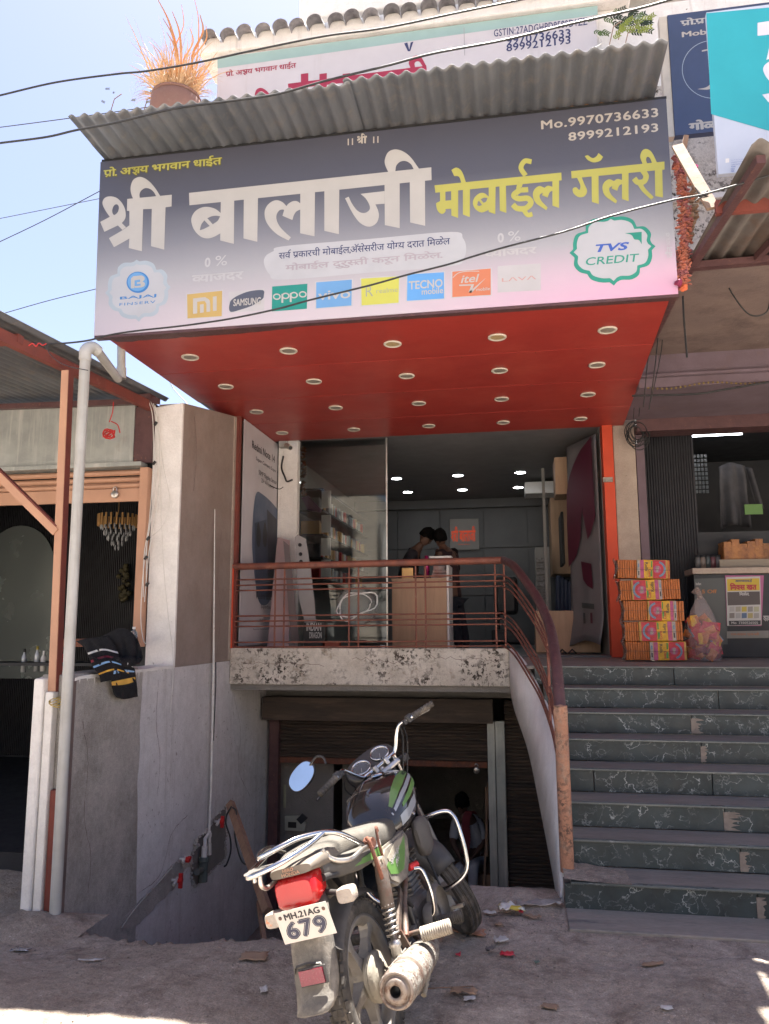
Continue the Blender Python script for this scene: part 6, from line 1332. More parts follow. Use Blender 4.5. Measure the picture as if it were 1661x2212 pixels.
for k in range(52):
    z = rr.uniform(.03, .40); A_ = rr.uniform(0, 6.28); r_ = bagr(z)*rr.uniform(.55, .82)
    T = Matrix.Translation(c0 + Vector((r_*math.cos(A_), r_*.8*math.sin(A_), z))) @ Matrix.Rotation(rr.uniform(0, 6), 4, 'Y') @ Matrix.Rotation(rr.uniform(-.6, .6), 4, 'X')
    b = MB(); w, h = .055, .04; b.add([T @ Vector(p) for p in ((-w, 0, -h), (w, 0, -h), (w, 0, h), (-w, 0, h), (0, -.018, 0), (0, .018, 0))], [(0,1,4),(1,2,4),(2,3,4),(3,0,4),(1,0,5),(2,1,5),(3,2,5),(0,3,5)]); b.build('packet', S_[rr.choice(('red', 'red', 'red', 'orange', 'yellow', 'blue', 'orange', 'maroon'))], bag)
b = MB(); b.grid(bq, 26, 16); b.build('bag_film', mat('bag_film', (.62, .52, .52), None, 5, .12, trans=.3, alpha=.30, bump=4, bsc=10), bag)
b = MB(); b.tube([c0 + Vector((.0, 0, .60)), c0 + Vector((-.01, 0, .66)), c0 + Vector((-.05, 0, .70))], [.025, .03, .05], 8); b.build('knot', M['clear_wrap'], bag)
# ---------------------------------------------------------------- the motorcycle (built upright in its own frame: x forward, y left, z up)
BX, BYp, BH, BL, BS, BZ = -.555, 3.270, .152, .300, .82, -.022
f_ = Vector((math.sin(BH), math.cos(BH), 0)); l_ = Vector((-math.cos(BH), math.sin(BH), 0)); u_ = Vector((0, 0, 1))
yb_ = l_*math.cos(BL) - u_*math.sin(BL); zb_ = l_*math.sin(BL) + u_*math.cos(BL)
RB = Matrix((f_, yb_, zb_)).transposed()
bike = thing('motorcycle', 'dusty black and green motorcycle leaning on its stand, seen from behind', 'motorcycle', (BX, BYp, BZ), RB)
rake = R(26); ka = Vector((-math.sin(rake), 0, math.cos(rake))); pa_ = Vector((.93, 0, .85))
ST = Matrix.Translation(pa_) @ Matrix.Rotation(BS, 4, ka) @ Matrix.Translation(-pa_)
def bp(mb, name, m, parent=None, steer=False, label=None, merge=False):
    if steer: mb.v = [ST @ v for v in mb.v]
    return mb.build(name, m, parent or bike, label, merge, local=True)
dustc = (.145, .128, .106)
M['b_black'] = mat('bike_black', (.018, .018, .020), (.03, .03, .032), 8, .35, bump=.05, dust=(dustc, .45))
M['b_paint'] = mat('bike_paint', (.012, .011, .012), (.02, .014, .012), 3, .12, coat=.7, dust=(dustc, .16), rvar=.08)
M['b_plastic'] = mat('bike_plastic', (.045, .043, .042), (.07, .065, .06), 8, .65, dust=(dustc, .75))
M['b_rubber'] = mat('bike_rubber', (.022, .021, .020), (.05, .045, .04), 14, .85, bump=.3, dust=(dustc, .6), stain=(8, .5, .7, (.16, .135, .11)))
M['b_rim'] = mat('bike_rim', (.27, .25, .22), (.20, .18, .155), 9, .45, .25, bump=.2, stain=(14, .55, .7, (.22, .19, .155)))
M['b_cream'] = mat('bike_dusty_alloy', (.30, .27, .215), (.24, .215, .17), 8, .7, .1, bump=.3, stain=(9, .55, .7, (.26, .2, .15)))
M['b_alloy'] = mat('bike_alloy', (.27, .255, .235), (.17, .16, .145), 9, .6, .4, bump=.3, dust=(dustc, .5))
M['b_rust'] = mat('bike_rust', (.155, .13, .11), (.12, .085, .065), 16, .6, .4, bump=.3, stain=(14, .5, .65, (.15, .07, .05)))
M['b_muffler'] = mat('bike_muffler', (.25, .235, .21), (.19, .17, .14), 24, .65, .2, bump=1.2, bsc=70, grain=(90, .2), stain=(26, .52, .57, (.13, .085, .065)), spots=(60, .6, .66, (.10, .06, .045)))
M['b_seat'] = mat('bike_seat', (.105, .097, .082), (.08, .073, .06), 5, .9, bump=.5, bsc=220, stain=(3, .5, .7, (.18, .16, .135)))
M['b_green'] = mat('bike_green', (.10, .22, .05), (.085, .185, .045), 8, .35, dust=(dustc, .25)); M['b_silver'] = mat('bike_silver', (.36, .38, .40), (.28, .3, .33), 8, .35, .3)
M['b_red'] = mat('tail_red', (.42, .008, .008), (.36, .007, .008), 5, .25, coat=.2); M['b_lens'] = mat('indicator_lens', (.40, .35, .30), (.33, .29, .24), 18, .3, spots=(22, .6, .66, (.55, .22, .12)), bump=.6, bsc=50)
def Rx(a): return Matrix.Rotation(R(90), 4, 'X')
def wheel(cx, width, R0, knob, steer, spoke_m):
    """tyre, rim, five spoked alloy, hub; built round an axle along y at (cx, 0, .30)"""
    T = Matrix.Translation((cx, 0, .30)) @ Matrix.Rotation(R(-90), 4, 'X')       # lathe axis z -> y
    w = width/2
    tp = [(R0 - .072, -w*.62), (R0 - .055, -w*.95), (R0 - .03, -w), (R0 - .012, -w*.78), (R0 - .002, -w*.4), (R0, 0), (R0 - .002, w*.4), (R0 - .012, w*.78), (R0 - .03, w), (R0 - .055, w*.95), (R0 - .072, w*.62)]
    tb = MB().lathe(tp, 56, T); ty = bp(tb, 'tyre', M['b_rubber'], None, steer)
    kb = MB()
    if knob:
        for k in range(46):
            a = 2*math.pi*k/46
            for s in (-1, 1):
                for (yy, ww, hh, off) in ((w*.30, .016, .0085, 0), (w*.80, .016, .009, .5)):
                    aa = a + off*2*math.pi/46; Q = T @ Matrix.Rotation(aa, 4, 'Z') @ Matrix.Translation((R0 - .004 - (0 if yy < w*.5 else .010), 0, s*yy)) @ Matrix.Rotation(s*(.35 if yy < w*.5 else .75), 4, 'Y')
                    kb.box((-.006, -.0125, -ww/2), (hh, .0125, ww/2), Q)
        bp(kb, 'tread_blocks', M['b_rubber'], ty, steer)
    else:
        for s in (-.5, -.17, .17, .5):
            kb.lathe([(R0 - .0005 - abs(s)*.006, s*w*2 - .003), (R0 + .003 - abs(s)*.006, s*w*2), (R0 - .0005 - abs(s)*.006, s*w*2 + .003)], 48, T)
        for s in (-.34, 0, .34): kb.lathe([(R0 - abs(s)*.01, s*w*2 - .009), (R0 + .0035 - abs(s)*.01, s*w*2 - .007), (R0 + .0035 - abs(s)*.01, s*w*2 + .007), (R0 - abs(s)*.01, s*w*2 + .009)], 48, T)
        bp(kb, 'tread_ribs', M['b_rubber'], ty, steer)
    rp = [(R0 - .078, -w*.74), (R0 - .066, -w*.74), (R0 - .068, -w*.6), (R0 - .085, -w*.5), (R0 - .094, 0), (R0 - .085, w*.5), (R0 - .068, w*.6), (R0 - .066, w*.74), (R0 - .078, w*.74), (R0 - .10, w*.45), (R0 - .108, 0), (R0 - .10, -w*.45), (R0 - .078, -w*.74)]
    rim = bp(MB().lathe(rp, 48, T), 'rim', M['b_rim'], None, steer)
    for k in range(5):
        a = 2*math.pi*k/5 + .35; b = MB()
        L = []
        for r_, hw, hy in ((.055, .034, .026), (.10, .022, .02), (.15, .015, .016), (R0 - .12, .019, .02), (R0 - .088, .034, .022)):
            c_ = [(hw, hy), (hw*.5, hy*1.15), (-hw*.5, hy*1.15), (-hw, hy), (-hw, -hy), (-hw*.5, -hy*1.15), (hw*.5, -hy*1.15), (hw, -hy)]
            L.append([T @ Matrix.Rotation(a, 4, 'Z') @ Vector((r_, p, q)) for p, q in c_])
        b.loft(L, smooth=False); bp(b, 'spoke', spoke_m, None, steer)
    return rim, T
rimr, TR_ = wheel(0, .088, .300, True, False, M['b_rim'])
hub = MB(); hub.lathe([(0, -.085), (.028, -.085), (.03, -.072), (.072, -.07), (.078, -.062), (.078, -.05), (.090, -.046), (.090, -.03), (.07, -.02), (.07, .03), (.085, .045), (.05, .07), (0, .07)], 36, TR_)
# lathe z is bike y with a flipped sense: the drum plate faces right (-y)
bp(hub, 'hub', M['b_cream'])
b = MB(); b.lathe([(.030, -.088), (.045, -.088), (.048, -.082), (.060, -.080), (.062, -.074), (.086, -.073), (.093, -.066), (.094, -.05)], 36, Matrix.Translation((0, 0, .30)) @ Matrix.Rotation(R(90), 4, 'X') @ Matrix.Scale(-1, 4, (0, 0, 1))); bp(b, 'brake_plate', M['b_cream'])
b = MB(); b.tube([(0, -.16, .30), (0, .14, .30)], .012, 12); b.tube([(0, -.175, .30), (0, -.15, .30)], .019, 6); b.tube([(0, -.118, .30), (0, -.10, .30)], .024, 12); bp(b, 'axle', M['b_rust'])
b = MB(); b.beam((.01, -.105, .275), (-.06, -.105, .21), .012, .018); b.tube([(-.06, -.105, .205), (.55, -.12, .24)], .005, 6); b.tube([(.03, -.10, .25), (.38, -.11, .28)], .009, 6); bp(b, 'brake_rod', M['b_rust'])
b = MB(); b.beam((0, -.125, .30), (.46, -.10, .33), .022, .040); b.beam((0, .125, .30), (.46, .10, .33), .022, .040); bp(b, 'swingarm', M['b_alloy'])
b = MB(); b.box((-.10, .085, .26), (.50, .135, .34), bev=.02); bp(b, 'chain_case', M['b_black'])
wheel(1.235, .076, .295, False, True, M['b_rim'])
b = MB(); TF = Matrix.Translation((1.235, 0, .30)) @ Matrix.Rotation(R(-90), 4, 'X'); b.lathe([(0, -.07), (.03, -.07), (.075, -.05), (.08, -.03), (.07, .03), (.08, .05), (0, .07)], 30, TF); bp(b, 'hub', M['b_rim'], None, True)
# fork
for s in (-1, 1):
    b = MB(); A0 = Vector((1.225, s*.088, .30)); A1 = A0 + ka*.36; A2 = A0 + ka*.80
    b.tube([A0, A1], .024, 14); bp(b, 'fork_leg', M['b_alloy'], None, True); b = MB(); b.tube([A1, A2], .0155, 14); bp(b, 'fork_tube', M['chrome'], None, True)
# shock absorbers
for s in (-1, 1):
    T0 = Vector((.085, s*.155, .70)); T1 = Vector((0, s*.155, .34)); d = (T1 - T0).normalized(); L = (T1 - T0).length
    F = frame(T0, d)
    b = MB(); b.lathe([(0, -.02), (.018, -.015), (.025, .02), (.028, .05), (.029, .175), (.026, .18)], 20, F); sh = bp(b, 'shock_cover', M['b_rust'])
    b = MB(); sp = []
    for k in range(73):
        a = k*2*math.pi/12; z = .165 + (.125)*k/72; sp.append(F @ Vector((.0255*math.cos(a), .0255*math.sin(a), z)))
    b.tube(sp, .0042, 7); bp(b, 'spring', M['chrome_dull'])
    b = MB(); b.lathe([(.014, .14), (.014, .295), (.024, .298), (.026, .318), (.020, .325), (.019, .37), (0, .372)], 16, F); bp(b, 'shock_body', M['chrome_dull'])
    b = MB(); b.tube([T1 + Vector((0, -.02, 0)), T1 + Vector((0, .02, 0))], .02, 12); b.tube([T0 + Vector((0, -.02, 0)), T0 + Vector((0, .025, 0))], .018, 12); bp(b, 'shock_mount', M['b_cream'])
# exhaust
mz0, mz1 = Vector((-.245, -.222, .318)), Vector((.42, -.165, .255)); Fm = frame(mz0, mz1 - mz0) @ Matrix.Diagonal((1.13, 1.13, 1, 1)); ml = (mz1 - mz0).length
b = MB(); b.lathe([(.058, .004), (.0605, .012), (.061, .06), (.060, .30), (.052, .50), (.034, ml - .06), (.024, ml)], 30, Fm); mf = bp(b, 'muffler', M['b_muffler'])
b = MB(); b.lathe([(.058, .004), (.056, -.004), (.050, -.006), (.046, .002), (.043, .004), (.040, -.006), (.034, -.012), (.018, -.014), (.018, .03), (0, .03)], 30, Fm); bp(b, 'end_cap', mat('cap_metal', (.26, .22, .19), (.20, .16, .13), 20, .5, .5, bump=.3, stain=(20, .5, .6, (.12, .07, .05))), mf)
b = MB(); b.lathe([(.0175, -.0145), (.0175, .028), (0, .028)], 16, Fm); bp(b, 'outlet', M['black'], mf)
b = MB(); q = Fm @ Vector((0, 0, .11)); b.lathe([(.0615, .14), (.063, .145), (.063, .165), (.0615, .17)], 30, Fm); bp(b, 'muffler_band', M['b_rust'], mf)
b = MB(); b.prism([Fm @ Vector((.061*math.cos(a), .061*math.sin(a), .07)) for a in (0.2, .5, .8, 1.1)] + [Fm @ Vector((.061*math.cos(a), .061*math.sin(a), .46)) for a in (1.1, .8, .5, .2)], Fm.to_3x3() @ Vector((.003, .003, 0))); 
bp(b, 'heat_strip', M['b_muffler'], mf)
b = MB(); b.tube(bez([mz1, (.55, -.15, .235), (.68, -.13, .235), (.80, -.09, .30), (.84, -.05, .42), (.80, -.03, .50)], 6), .019, 12); bp(b, 'exhaust_pipe', M['b_rust'])
b = MB(); b.beam((.30, -.13, .34), (.22, -.2, .31), .012, .03); bp(b, 'muffler_bracket', M['b_rust'])
# frame
b = MB(); b.tube(bez([(.90, 0, .80), (.82, 0, .62), (.74, 0, .40), (.70, 0, .27)], 5), .018, 12); b.tube([(.90, 0, .84), (.42, 0, .76), (.10, 0, .72)], .018, 10)
for s in (-1, 1):
    b.tube(bez([(.38, s*.10, .76), (.10, s*.115, .74), (-.18, s*.11, .75), (-.33, s*.09, .77)], 5), .014, 10); b.tube([(.45, s*.09, .74), (.40, s*.10, .50), (.42, s*.10, .30)], .015, 10); b.tube([(.12, s*.115, .73), (.42, s*.11, .42)], .013, 10); b.tube([(.42, s*.10, .28), (.70, s*.05, .26)], .014, 8)
bp(b, 'frame_tube', M['b_black'])
# engine
b = MB(); b.box((.46, -.10, .25), (.74, .10, .42), bev=.035); b.lathe([(0, .0), (.085, .0), (.10, -.012), (.102, -.03), (.09, -.05)], 28, Matrix.Translation((.60, -.145, .345)) @ Matrix.Rotation(R(90), 4, 'X') @ Matrix.Scale(-1, 4, (0,0,1))); b.lathe([(0, .0), (.06, .0), (.07, -.012), (.07, -.05)], 24, Matrix.Translation((.49, -.14, .33)) @ Matrix.Rotation(R(90), 4, 'X') @ Matrix.Scale(-1, 4, (0,0,1))); bp(b, 'crankcase', M['b_alloy'])
for k in range(8):
    b = MB(); o_ = Vector((.66 + .014*k*.45, 0, .42 + .024*k)); b.box(o_ + Vector((-.075, -.07, 0)), o_ + Vector((.075, .07, .010)), bev=.004); bp(b, 'cooling_fin', M['b_alloy'])
b = MB(); b.box((.62, -.06, .41), (.74, .06, .62), bev=.02); b.box((.50, -.045, .50), (.60, .045, .58), bev=.015); bp(b, 'cylinder', M['b_alloy'])
b = MB(); b.tube(bez([(.60, -.15, .46), (.54, -.17, .50), (.50, -.15, .58), (.52, -.10, .64)], 5), .006, 6); b.tube(bez([(.66, -.10, .30), (.75, -.15, .35), (.80, -.12, .50), (.86, -.05, .70)], 5), .006, 6); bp(b, 'engine_cable', M['black_wire'])
# kick lever, foot rests, brake pedal, stand
b = MB(); b.tube(bez([(.45, -.16, .565), (.46, -.19, .55), (.47, -.20, .46), (.475, -.19, .37), (.47, -.165, .345)], 5), .009, 10); bp(b, 'kick_lever', M['chrome'])
b = MB(); b.tube([(.44, -.14, .575), (.48, -.17, .575)], .016, 8); bp(b, 'kick_pad', M['red_plastic'])
def ribbed(a, c, r, n, name):
    a = Vector(a); c = Vector(c); F = frame(a, c - a); L = (c - a).length; pr = [(0, 0), (r, 0)]
    for k in range(n): z = L*(k + .15)/n; z2 = L*(k + .75)/n; pr += [(r, z), (r, z2), (r*.84, z2 + L/n*.08), (r*.84, z2 + L/n*.2)]
    pr += [(r, L), (0, L)]; return MB().lathe(pr, 18, F)
bp(ribbed((.15, -.225, .372), (.17, -.35, .375), .030, 13, ''), 'rear_footrest', mat('rest_cream', (.36, .32, .26), (.22, .19, .155), 12, .75))
b = MB(); b.tube([(.16, -.15, .38), (.155, -.225, .385)], .010, 8); b.beam((.12, -.14, .41), (.30, -.125, .52), .012, .03); b.beam((.12, -.14, .41), (.12, -.165, .33), .012, .03); b.tube([(.42, -.12, .55), (.28, -.135, .47), (.14, -.16, .38)], .013, 8); bp(b, 'footrest_bracket', M['b_rust'])
bp(ribbed((.49, -.19, .31), (.50, -.30, .315), .026, 12, ''), 'front_footrest', M['b_rubber']); bp(ribbed((.49, .17, .31), (.50, .28, .315), .024, 12, ''), 'front_footrest', M['b_rubber'])
b = MB(); b.tube([(.48, -.20, .30), (.48, .2, .30)], .011, 8); b.tube(bez([(.52, -.13, .28), (.62, -.19, .27), (.72, -.22, .30)], 5), .008, 8); b.beam((.70, -.20, .305), (.70, -.26, .305), .03, .012); bp(b, 'brake_pedal', M['chrome_dull'])
b = MB(); b.tube(bez([(.42, .10, .27), (.36, .20, .14), (.33, .27, .075)], 4), .010, 8); b.beam((.30, .275, .07), (.37, .275, .07), .03, .012); bp(b, 'side_stand', M['b_rust'])
b = MB(); b.tube([(.36, -.12, .27), (.28, -.15, .17), (.20, -.14, .13)], .012, 8); bp(b, 'stand_leg', M['b_cream']); b = MB(); b.tube([(.36, .12, .27), (.28, .15, .17), (.20, .14, .13)], .012, 8); bp(b, 'stand_leg', M['b_cream'])
# seat
def ring(x, zt, zb, w, e=.55, n=18, top=1.0, yo=0):
    L = []
    for k in range(n):
        a = 2*math.pi*k/n + math.pi/2; c_, s_ = math.cos(a), math.sin(a)
        L.append(Vector((x, yo + w*math.copysign(abs(c_)**e, c_), (zt + zb)/2 + (zt - zb)/2*math.copysign(abs(s_)**(e*top), s_))))
    return L
b = MB(); b.loft([ring(*a) for a in ((.555, .770, .745, .05), (.53, .790, .715, .095), (.44, .815, .70, .128), (.30, .828, .70, .150), (.12, .845, .735, .148), (-.05, .868, .775, .135), (-.22, .874, .785, .120), (-.30, .868, .79, .10), (-.345, .852, .80, .07), (-.36, .835, .81, .03))]); bp(b, 'seat', M['b_seat'])
b = MB(); b.loft([ring(*a) for a in ((.53, .73, .705, .09), (.30, .715, .69, .132), (.0, .765, .742, .137), (-.25, .793, .775, .11), (-.34, .803, .79, .06))]); bp(b, 'seat_base', M['b_black'])
# tank
tk = [(.47, .800, .715, .090, .6), (.50, .860, .695, .132, .62), (.58, .930, .685, .158, .66), (.70, .972, .70, .167, .7), (.80, .982, .735, .160, .7), (.88, .965, .79, .125, .7), (.935, .93, .81, .085, .7), (.955, .90, .83, .045, .7)]
b = MB(); b.loft([ring(x, a, c_, w, e, 28, 1.0) for x, a, c_, w, e in tk]); tank = bp(b, 'fuel_tank', M['b_paint'])
def tank_pt(x, th, off=.0015):
    """point on the tank skin: th = angle from the right side (-y) up"""
    for (x0, a0, c0, w0, e0), (x1, a1, c1, w1, e1) in zip(tk, tk[1:]):
        if x0 <= x <= x1:
            t = (x - x0)/(x1 - x0); a, c_, w, e = [p + (q - p)*t for p, q in ((a0, a1), (c0, c1), (w0, w1), (e0, e1))]
            cs, sn = math.cos(th), math.sin(th); return Vector((x, -(w + off)*math.copysign(abs(cs)**e, cs), (a + c_)/2 + ((a - c_)/2 + off)*math.copysign(abs(sn)**e, sn)))
def decal(pts, m, off, name='decal', side=1, par=None):
    """strip on the tank: list of (x, th_low, th_high)"""
    b = MB(); n = 5; P = []
    xs = []
    for (x0, l0, h0), (x1, l1, h1) in zip(pts, pts[1:]):
        for k in range(4): t = k/4; xs.append((x0 + (x1-x0)*t, l0 + (l1-l0)*t, h0 + (h1-h0)*t))
    xs.append(pts[-1])
    for x, lo, hi in xs: P.append([Vector((q.x, q.y*side, q.z)) for q in (tank_pt(x, lo + (hi - lo)*j/n, off) for j in range(n + 1))])
    b.loft(P, closed=False, caps=False); bp(b, name, m, par or tank)
for s in (1,):
    decal([(.50, .62, .88), (.56, .58, .98), (.66, .60, 1.02), (.78, .68, .98), (.88, .78, .94)], M['b_green'], .0016, side=s)
    decal([(.49, .30, .50), (.56, .30, .50), (.66, .34, .52), (.78, .44, .60), (.90, .60, .72)], M['b_silver'], .0016, side=s)
    decal([(.56, .08, .20), (.66, .08, .26), (.78, .14, .36), (.90, .36, .52)], M['b_green'], .0018, side=s)
    decal([(.52, -.25, .02), (.60, -.22, .0), (.72, -.12, .03)], M['b_silver'], .0016, side=s)
b = MB(); v, f = bolder(*glyphs('HONDA'), .03); q = bounds(v)
b.add([tank_pt(.74 + .11*(p[0]-q[0])/(q[1]-q[0]), .72 + .17*(p[1]-q[2])/(q[3]-q[2]), .0024 + .0001*p[2]) for p in v], f); bp(b, 'text', M['ink_black'], tank)
b = MB(); b.lathe([(0, .012), (.03, .012), (.036, .006), (.038, 0)], 20, Matrix.Translation((.74, 0, .978))); bp(b, 'filler_cap', M['chrome'], tank)
# side panels and tail cowl
for s in (-1, 1):
    b = MB(); q = [(.10, .70), (.16, .735), (.47, .735), (.50, .70), (.44, .61), (.36, .555), (.22, .56), (.14, .60)]
    b.prism([(x, s*.150, z) for x, z in q], (0, s*-.03, 0)); b.prism([(x*.9 + .03, s*.158, z*.88 + .077) for x, z in q], (0, s*-.008, 0)); sp_ = bp(b, 'side_panel', mat('side_dusty', (.16, .145, .125), (.10, .09, .08), 7, .6, dust=(dustc, .5), stain=(6, .45, .6, (.28, .25, .2))))
    b = MB(); b.prism([(x, s*.1595, z) for x, z in ((.14, .665), (.30, .70), (.44, .715), (.40, .66), (.33, .60), (.25, .60), (.16, .625))], (0, s*.001, 0)); bp(b, 'decal', M['b_green'], sp_)
    b = MB(); b.prism([(x, s*.1598, z) for x, z in ((.17, .69), (.30, .722), (.43, .718), (.38, .70), (.28, .68), (.18, .668))], (0, s*.0015, 0)); bp(b, 'decal', M['b_cream'], sp_)
    if s < 0:
        for wd_, zz_ in (('Splendor', .648), ('PRO', .628)):
            v, f = bolder(*glyphs(wd_), .02); q = bounds(v); W = .15 if wd_ != 'PRO' else .06; x0_ = .19 if wd_ != 'PRO' else .25
            b = MB(); b.add([(x0_ + W*(p[0]-q[0])/(q[1]-q[0]), -.1618 - .0001*(p[2] if len(p) > 2 else 0), zz_ + .028*(p[1]-q[2])/(q[3]-q[2]) + .03*(p[0]-q[0])/(q[1]-q[0])) for p in v], f); bp(b, 'text', M['ink_white'], sp_)
    # tail side cowl
    b = MB(); G = []
    for x, zt, zb, y, th in ((.17, .775, .70, .142, .02), (.08, .785, .705, .150, .03), (-.08, .80, .715, .148, .03), (-.22, .815, .735, .125, .03), (-.32, .82, .76, .095, .02)):
        G.append([Vector((x, s*y*.93, zt)), Vector((x, s*y, zt - .012)), Vector((x, s*(y + .003), (zt+zb)/2)), Vector((x, s*y*.97, zb + .008)), Vector((x, s*y*.88, zb)), Vector((x, s*y*.8, (zt+zb)/2))])
    b.loft(G); tc_ = bp(b, 'tail_cowl', mat('cowl_dusty', (.085, .08, .07), (.055, .052, .048), 7, .55, dust=(dustc, .5)))
    b = MB(); pts_ = []
    for t in range(9):
        x = .15 - .34*t/8; y = .1555 - .028*sm((t - 4)/4.5); z = .735 + .02*t/8; h_ = .020*(1 - t/8)**.7 + .003; pts_.append([Vector((x, s*(y), z - h_)), Vector((x, s*(y + .0006), z + h_*.6))])
    b.loft(pts_, closed=False, caps=False); bp(b, 'decal', M['b_green'], tc_)
    b = MB(); pts_ = [[p[0] + Vector((0, s*.0006, .018 + .02)), p[1] + Vector((0, s*.0006, .026))] for p in pts_[:6]]; b.loft(pts_, closed=False, caps=False); bp(b, 'decal', M['ink_white'], tc_)
# chain guard side, dark leg shield
b = MB(); b.loft([ring(x, a, c_, w, .7, 16, 1, -.155) for x, a, c_, w in ((.62, .70, .62, .01), (.64, .735, .57, .028), (.70, .745, .555, .036), (.76, .735, .57, .030), (.79, .70, .62, .01))]); bp(b, 'leg_shield', M['b_plastic'])
# rear mudguard, plate and lamps
OY = -.012
b = MB(); G = []
for k in range(13):
    a = R(60 + 105*k/12); r_ = .335; x, z = r_*math.cos(a), .30 + r_*math.sin(a)
    if k > 9: x = -.30 - (k-9)*.045; z = .30 + .335*math.sin(R(147)) + .10 - (k-9)*.02
    G.append([Vector((x, y, z - dz)) for y, dz in ((-.062, .03), (-.05, .006), (0, 0), (.05, .006), (.062, .03))])
b.grid(lambda u, v: G[round(u*12)][round(v*4)], 12, 4); bp(b, 'rear_mudguard', M['b_plastic'])
b = MB(); G = []
for x, z, w in ((-.335, .72, .065), (-.385, .66, .078), (-.405, .60, .08), (-.42, .54, .082), (-.435, .48, .082), (-.447, .445, .080), (-.475, .405, .074), (-.51, .385, .064)):
    G.append([Vector((x + dx, OY + y*w, z)) for y, dx in ((-1, .045), (-.96, .008), (-.6, 0), (0, -.002), (.6, 0), (.96, .008), (1, .045))])
b.sheet(lambda u, v: G[min(7, round(u*7))][round(v*6)], 7, 6, .004); flap = bp(b, 'mud_flap', mat('flap_dusty', (.13, .12, .105), (.085, .078, .07), 5, .85, bump=.4, dust=(dustc, .8), stain=(3, .45, .6, (.28, .25, .21))))
b = MB(); b.box((-.462, OY - .068, .458), (-.452, OY + .042, .519), bev=.004); bp(b, 'reflector_housing', M['b_black'])
b = MB(); b.box((-.468, OY - .058, .464), (-.461, OY + .036, .513)); bp(b, 'reflector', mat('reflector', (.13, .006, .02), (.17, .008, .028), 60, .25, coat=.3))
b = MB(); b.loft([ring(x, a, c_, w, .4, 20, 1, OY) for x, a, c_, w in ((-.30, .815, .715, .072), (-.36, .818, .706, .080), (-.395, .815, .702, .084), (-.42, .806, .707, .079), (-.428, .797, .72, .072))]); bp(b, 'tail_light', M['b_red'])
b = MB(); b.loft([ring(x, a, c_, w, .5, 20, 1, OY) for x, a, c_, w in ((-.20, .860, .78, .11), (-.30, .862, .80, .10), (-.38, .856, .812, .096), (-.415, .848, .815, .085))]); cw2 = bp(b, 'rear_cowl', mat('cowl_brown', (.15, .125, .10), (.11, .095, .08), 7, .6, dust=(dustc, .5)))
for k, wd_ in enumerate(('HERO', 'HONDA')):
    v, f = bolder(*glyphs(wd_), .03); q = bounds(v); W = (.045, .075)[k]; b = MB()
    b.add([(-.4175 - .001*k, OY - W*((p[0]-q[0])/(q[1]-q[0]) - .5) + (.008, .0)[k], .8335 - .0145*k - .0 + .012*(p[1]-q[2])/(q[3]-q[2])) for p in v], f); bp(b, 'text', mat('peach', (.70, .42, .30), None, 5, .6), cw2)
# plate
PT = Matrix.Translation((-.442, OY - .030, .606)) @ Matrix.Rotation(R(-12), 4, 'Y')
b = MB(); b.box((-.001, -.102, 0), (.001, .102, .112), PT, ); pl_ = bp(b, 'number_plate', mat('plate_white', (.42, .385, .35), (.37, .34, .305), 9, .5, stain=(12, .6, .72, (.42, .36, .3))))
b = MB(); b.box((-.0022, -.105, -.003), (-.0002, .105, .115), PT, bev=.001); bp(b, 'plate_rim', M['p_white'] if False else mat('plate_rim', (.50, .46, .42), None, 5, .5), pl_)
def plate_text(s_, y0, y1, z0, z1, m, lvl, bold, slab=False, vf=None):
    v, f = vf or bolder(*glyphs(s_, 0, 1.0), bold); q = bounds(v); b = MB()
    b.add([PT @ Vector((-.0026 - .0003*lvl - .00003*(p[2] if len(p) > 2 else 0), y0 + (y1 - y0)*(p[0]-q[0])/(q[1]-q[0]), z0 + (z1 - z0)*(p[1]-q[2])/(q[3]-q[2]))) for p in v], f); return bp(b, 'text', m, pl_)
plate_text('MH.21AG', .072, -.072, .080, .104, M['ink_black'], 1, .045)
for i, dgt in enumerate('679'):
    yc_ = .056 - .056*i
    plate_text(dgt, yc_ + .0275, yc_ - .0275, .008, .074, M['ink_navy'] if False else flat('plate_ink', (.02, .022, .04)), 1, .075)
    plate_text(dgt, yc_ + .0235, yc_ - .0235, .012, .070, M['ink_white'], 2, .038)
    plate_text(dgt, yc_ + .0225, yc_ - .0225, .0125, .0695, flat('plate_ink2', (.03, .032, .06)), 3, .022)
for y in (-.088, .088): b = MB(); b.lathe([(0, .003), (.006, .002), (.007, 0)], 10, PT @ Matrix.Translation((-.0025, y, .092)) @ Matrix.Rotation(R(-90), 4, 'Y')); bp(b, 'bolt', M['b_rust'], pl_)
for y, z in ((-.175, .700), (.135, .672)):
    b = MB(); b.loft([ring(x, z + .026*s_, z - .030*s_, .036*s_, .5, 16, 1, y) for x, s_ in ((-.30, .5), (-.32, .95), (-.355, 1), (-.368, .85))]); bp(b, 'indicator', M['b_lens'])
    b = MB(); b.tube([(-.30, y*.35, .715), (-.315, y*.8, z)], .012, 8); bp(b, 'indicator_stem', M['b_black'])
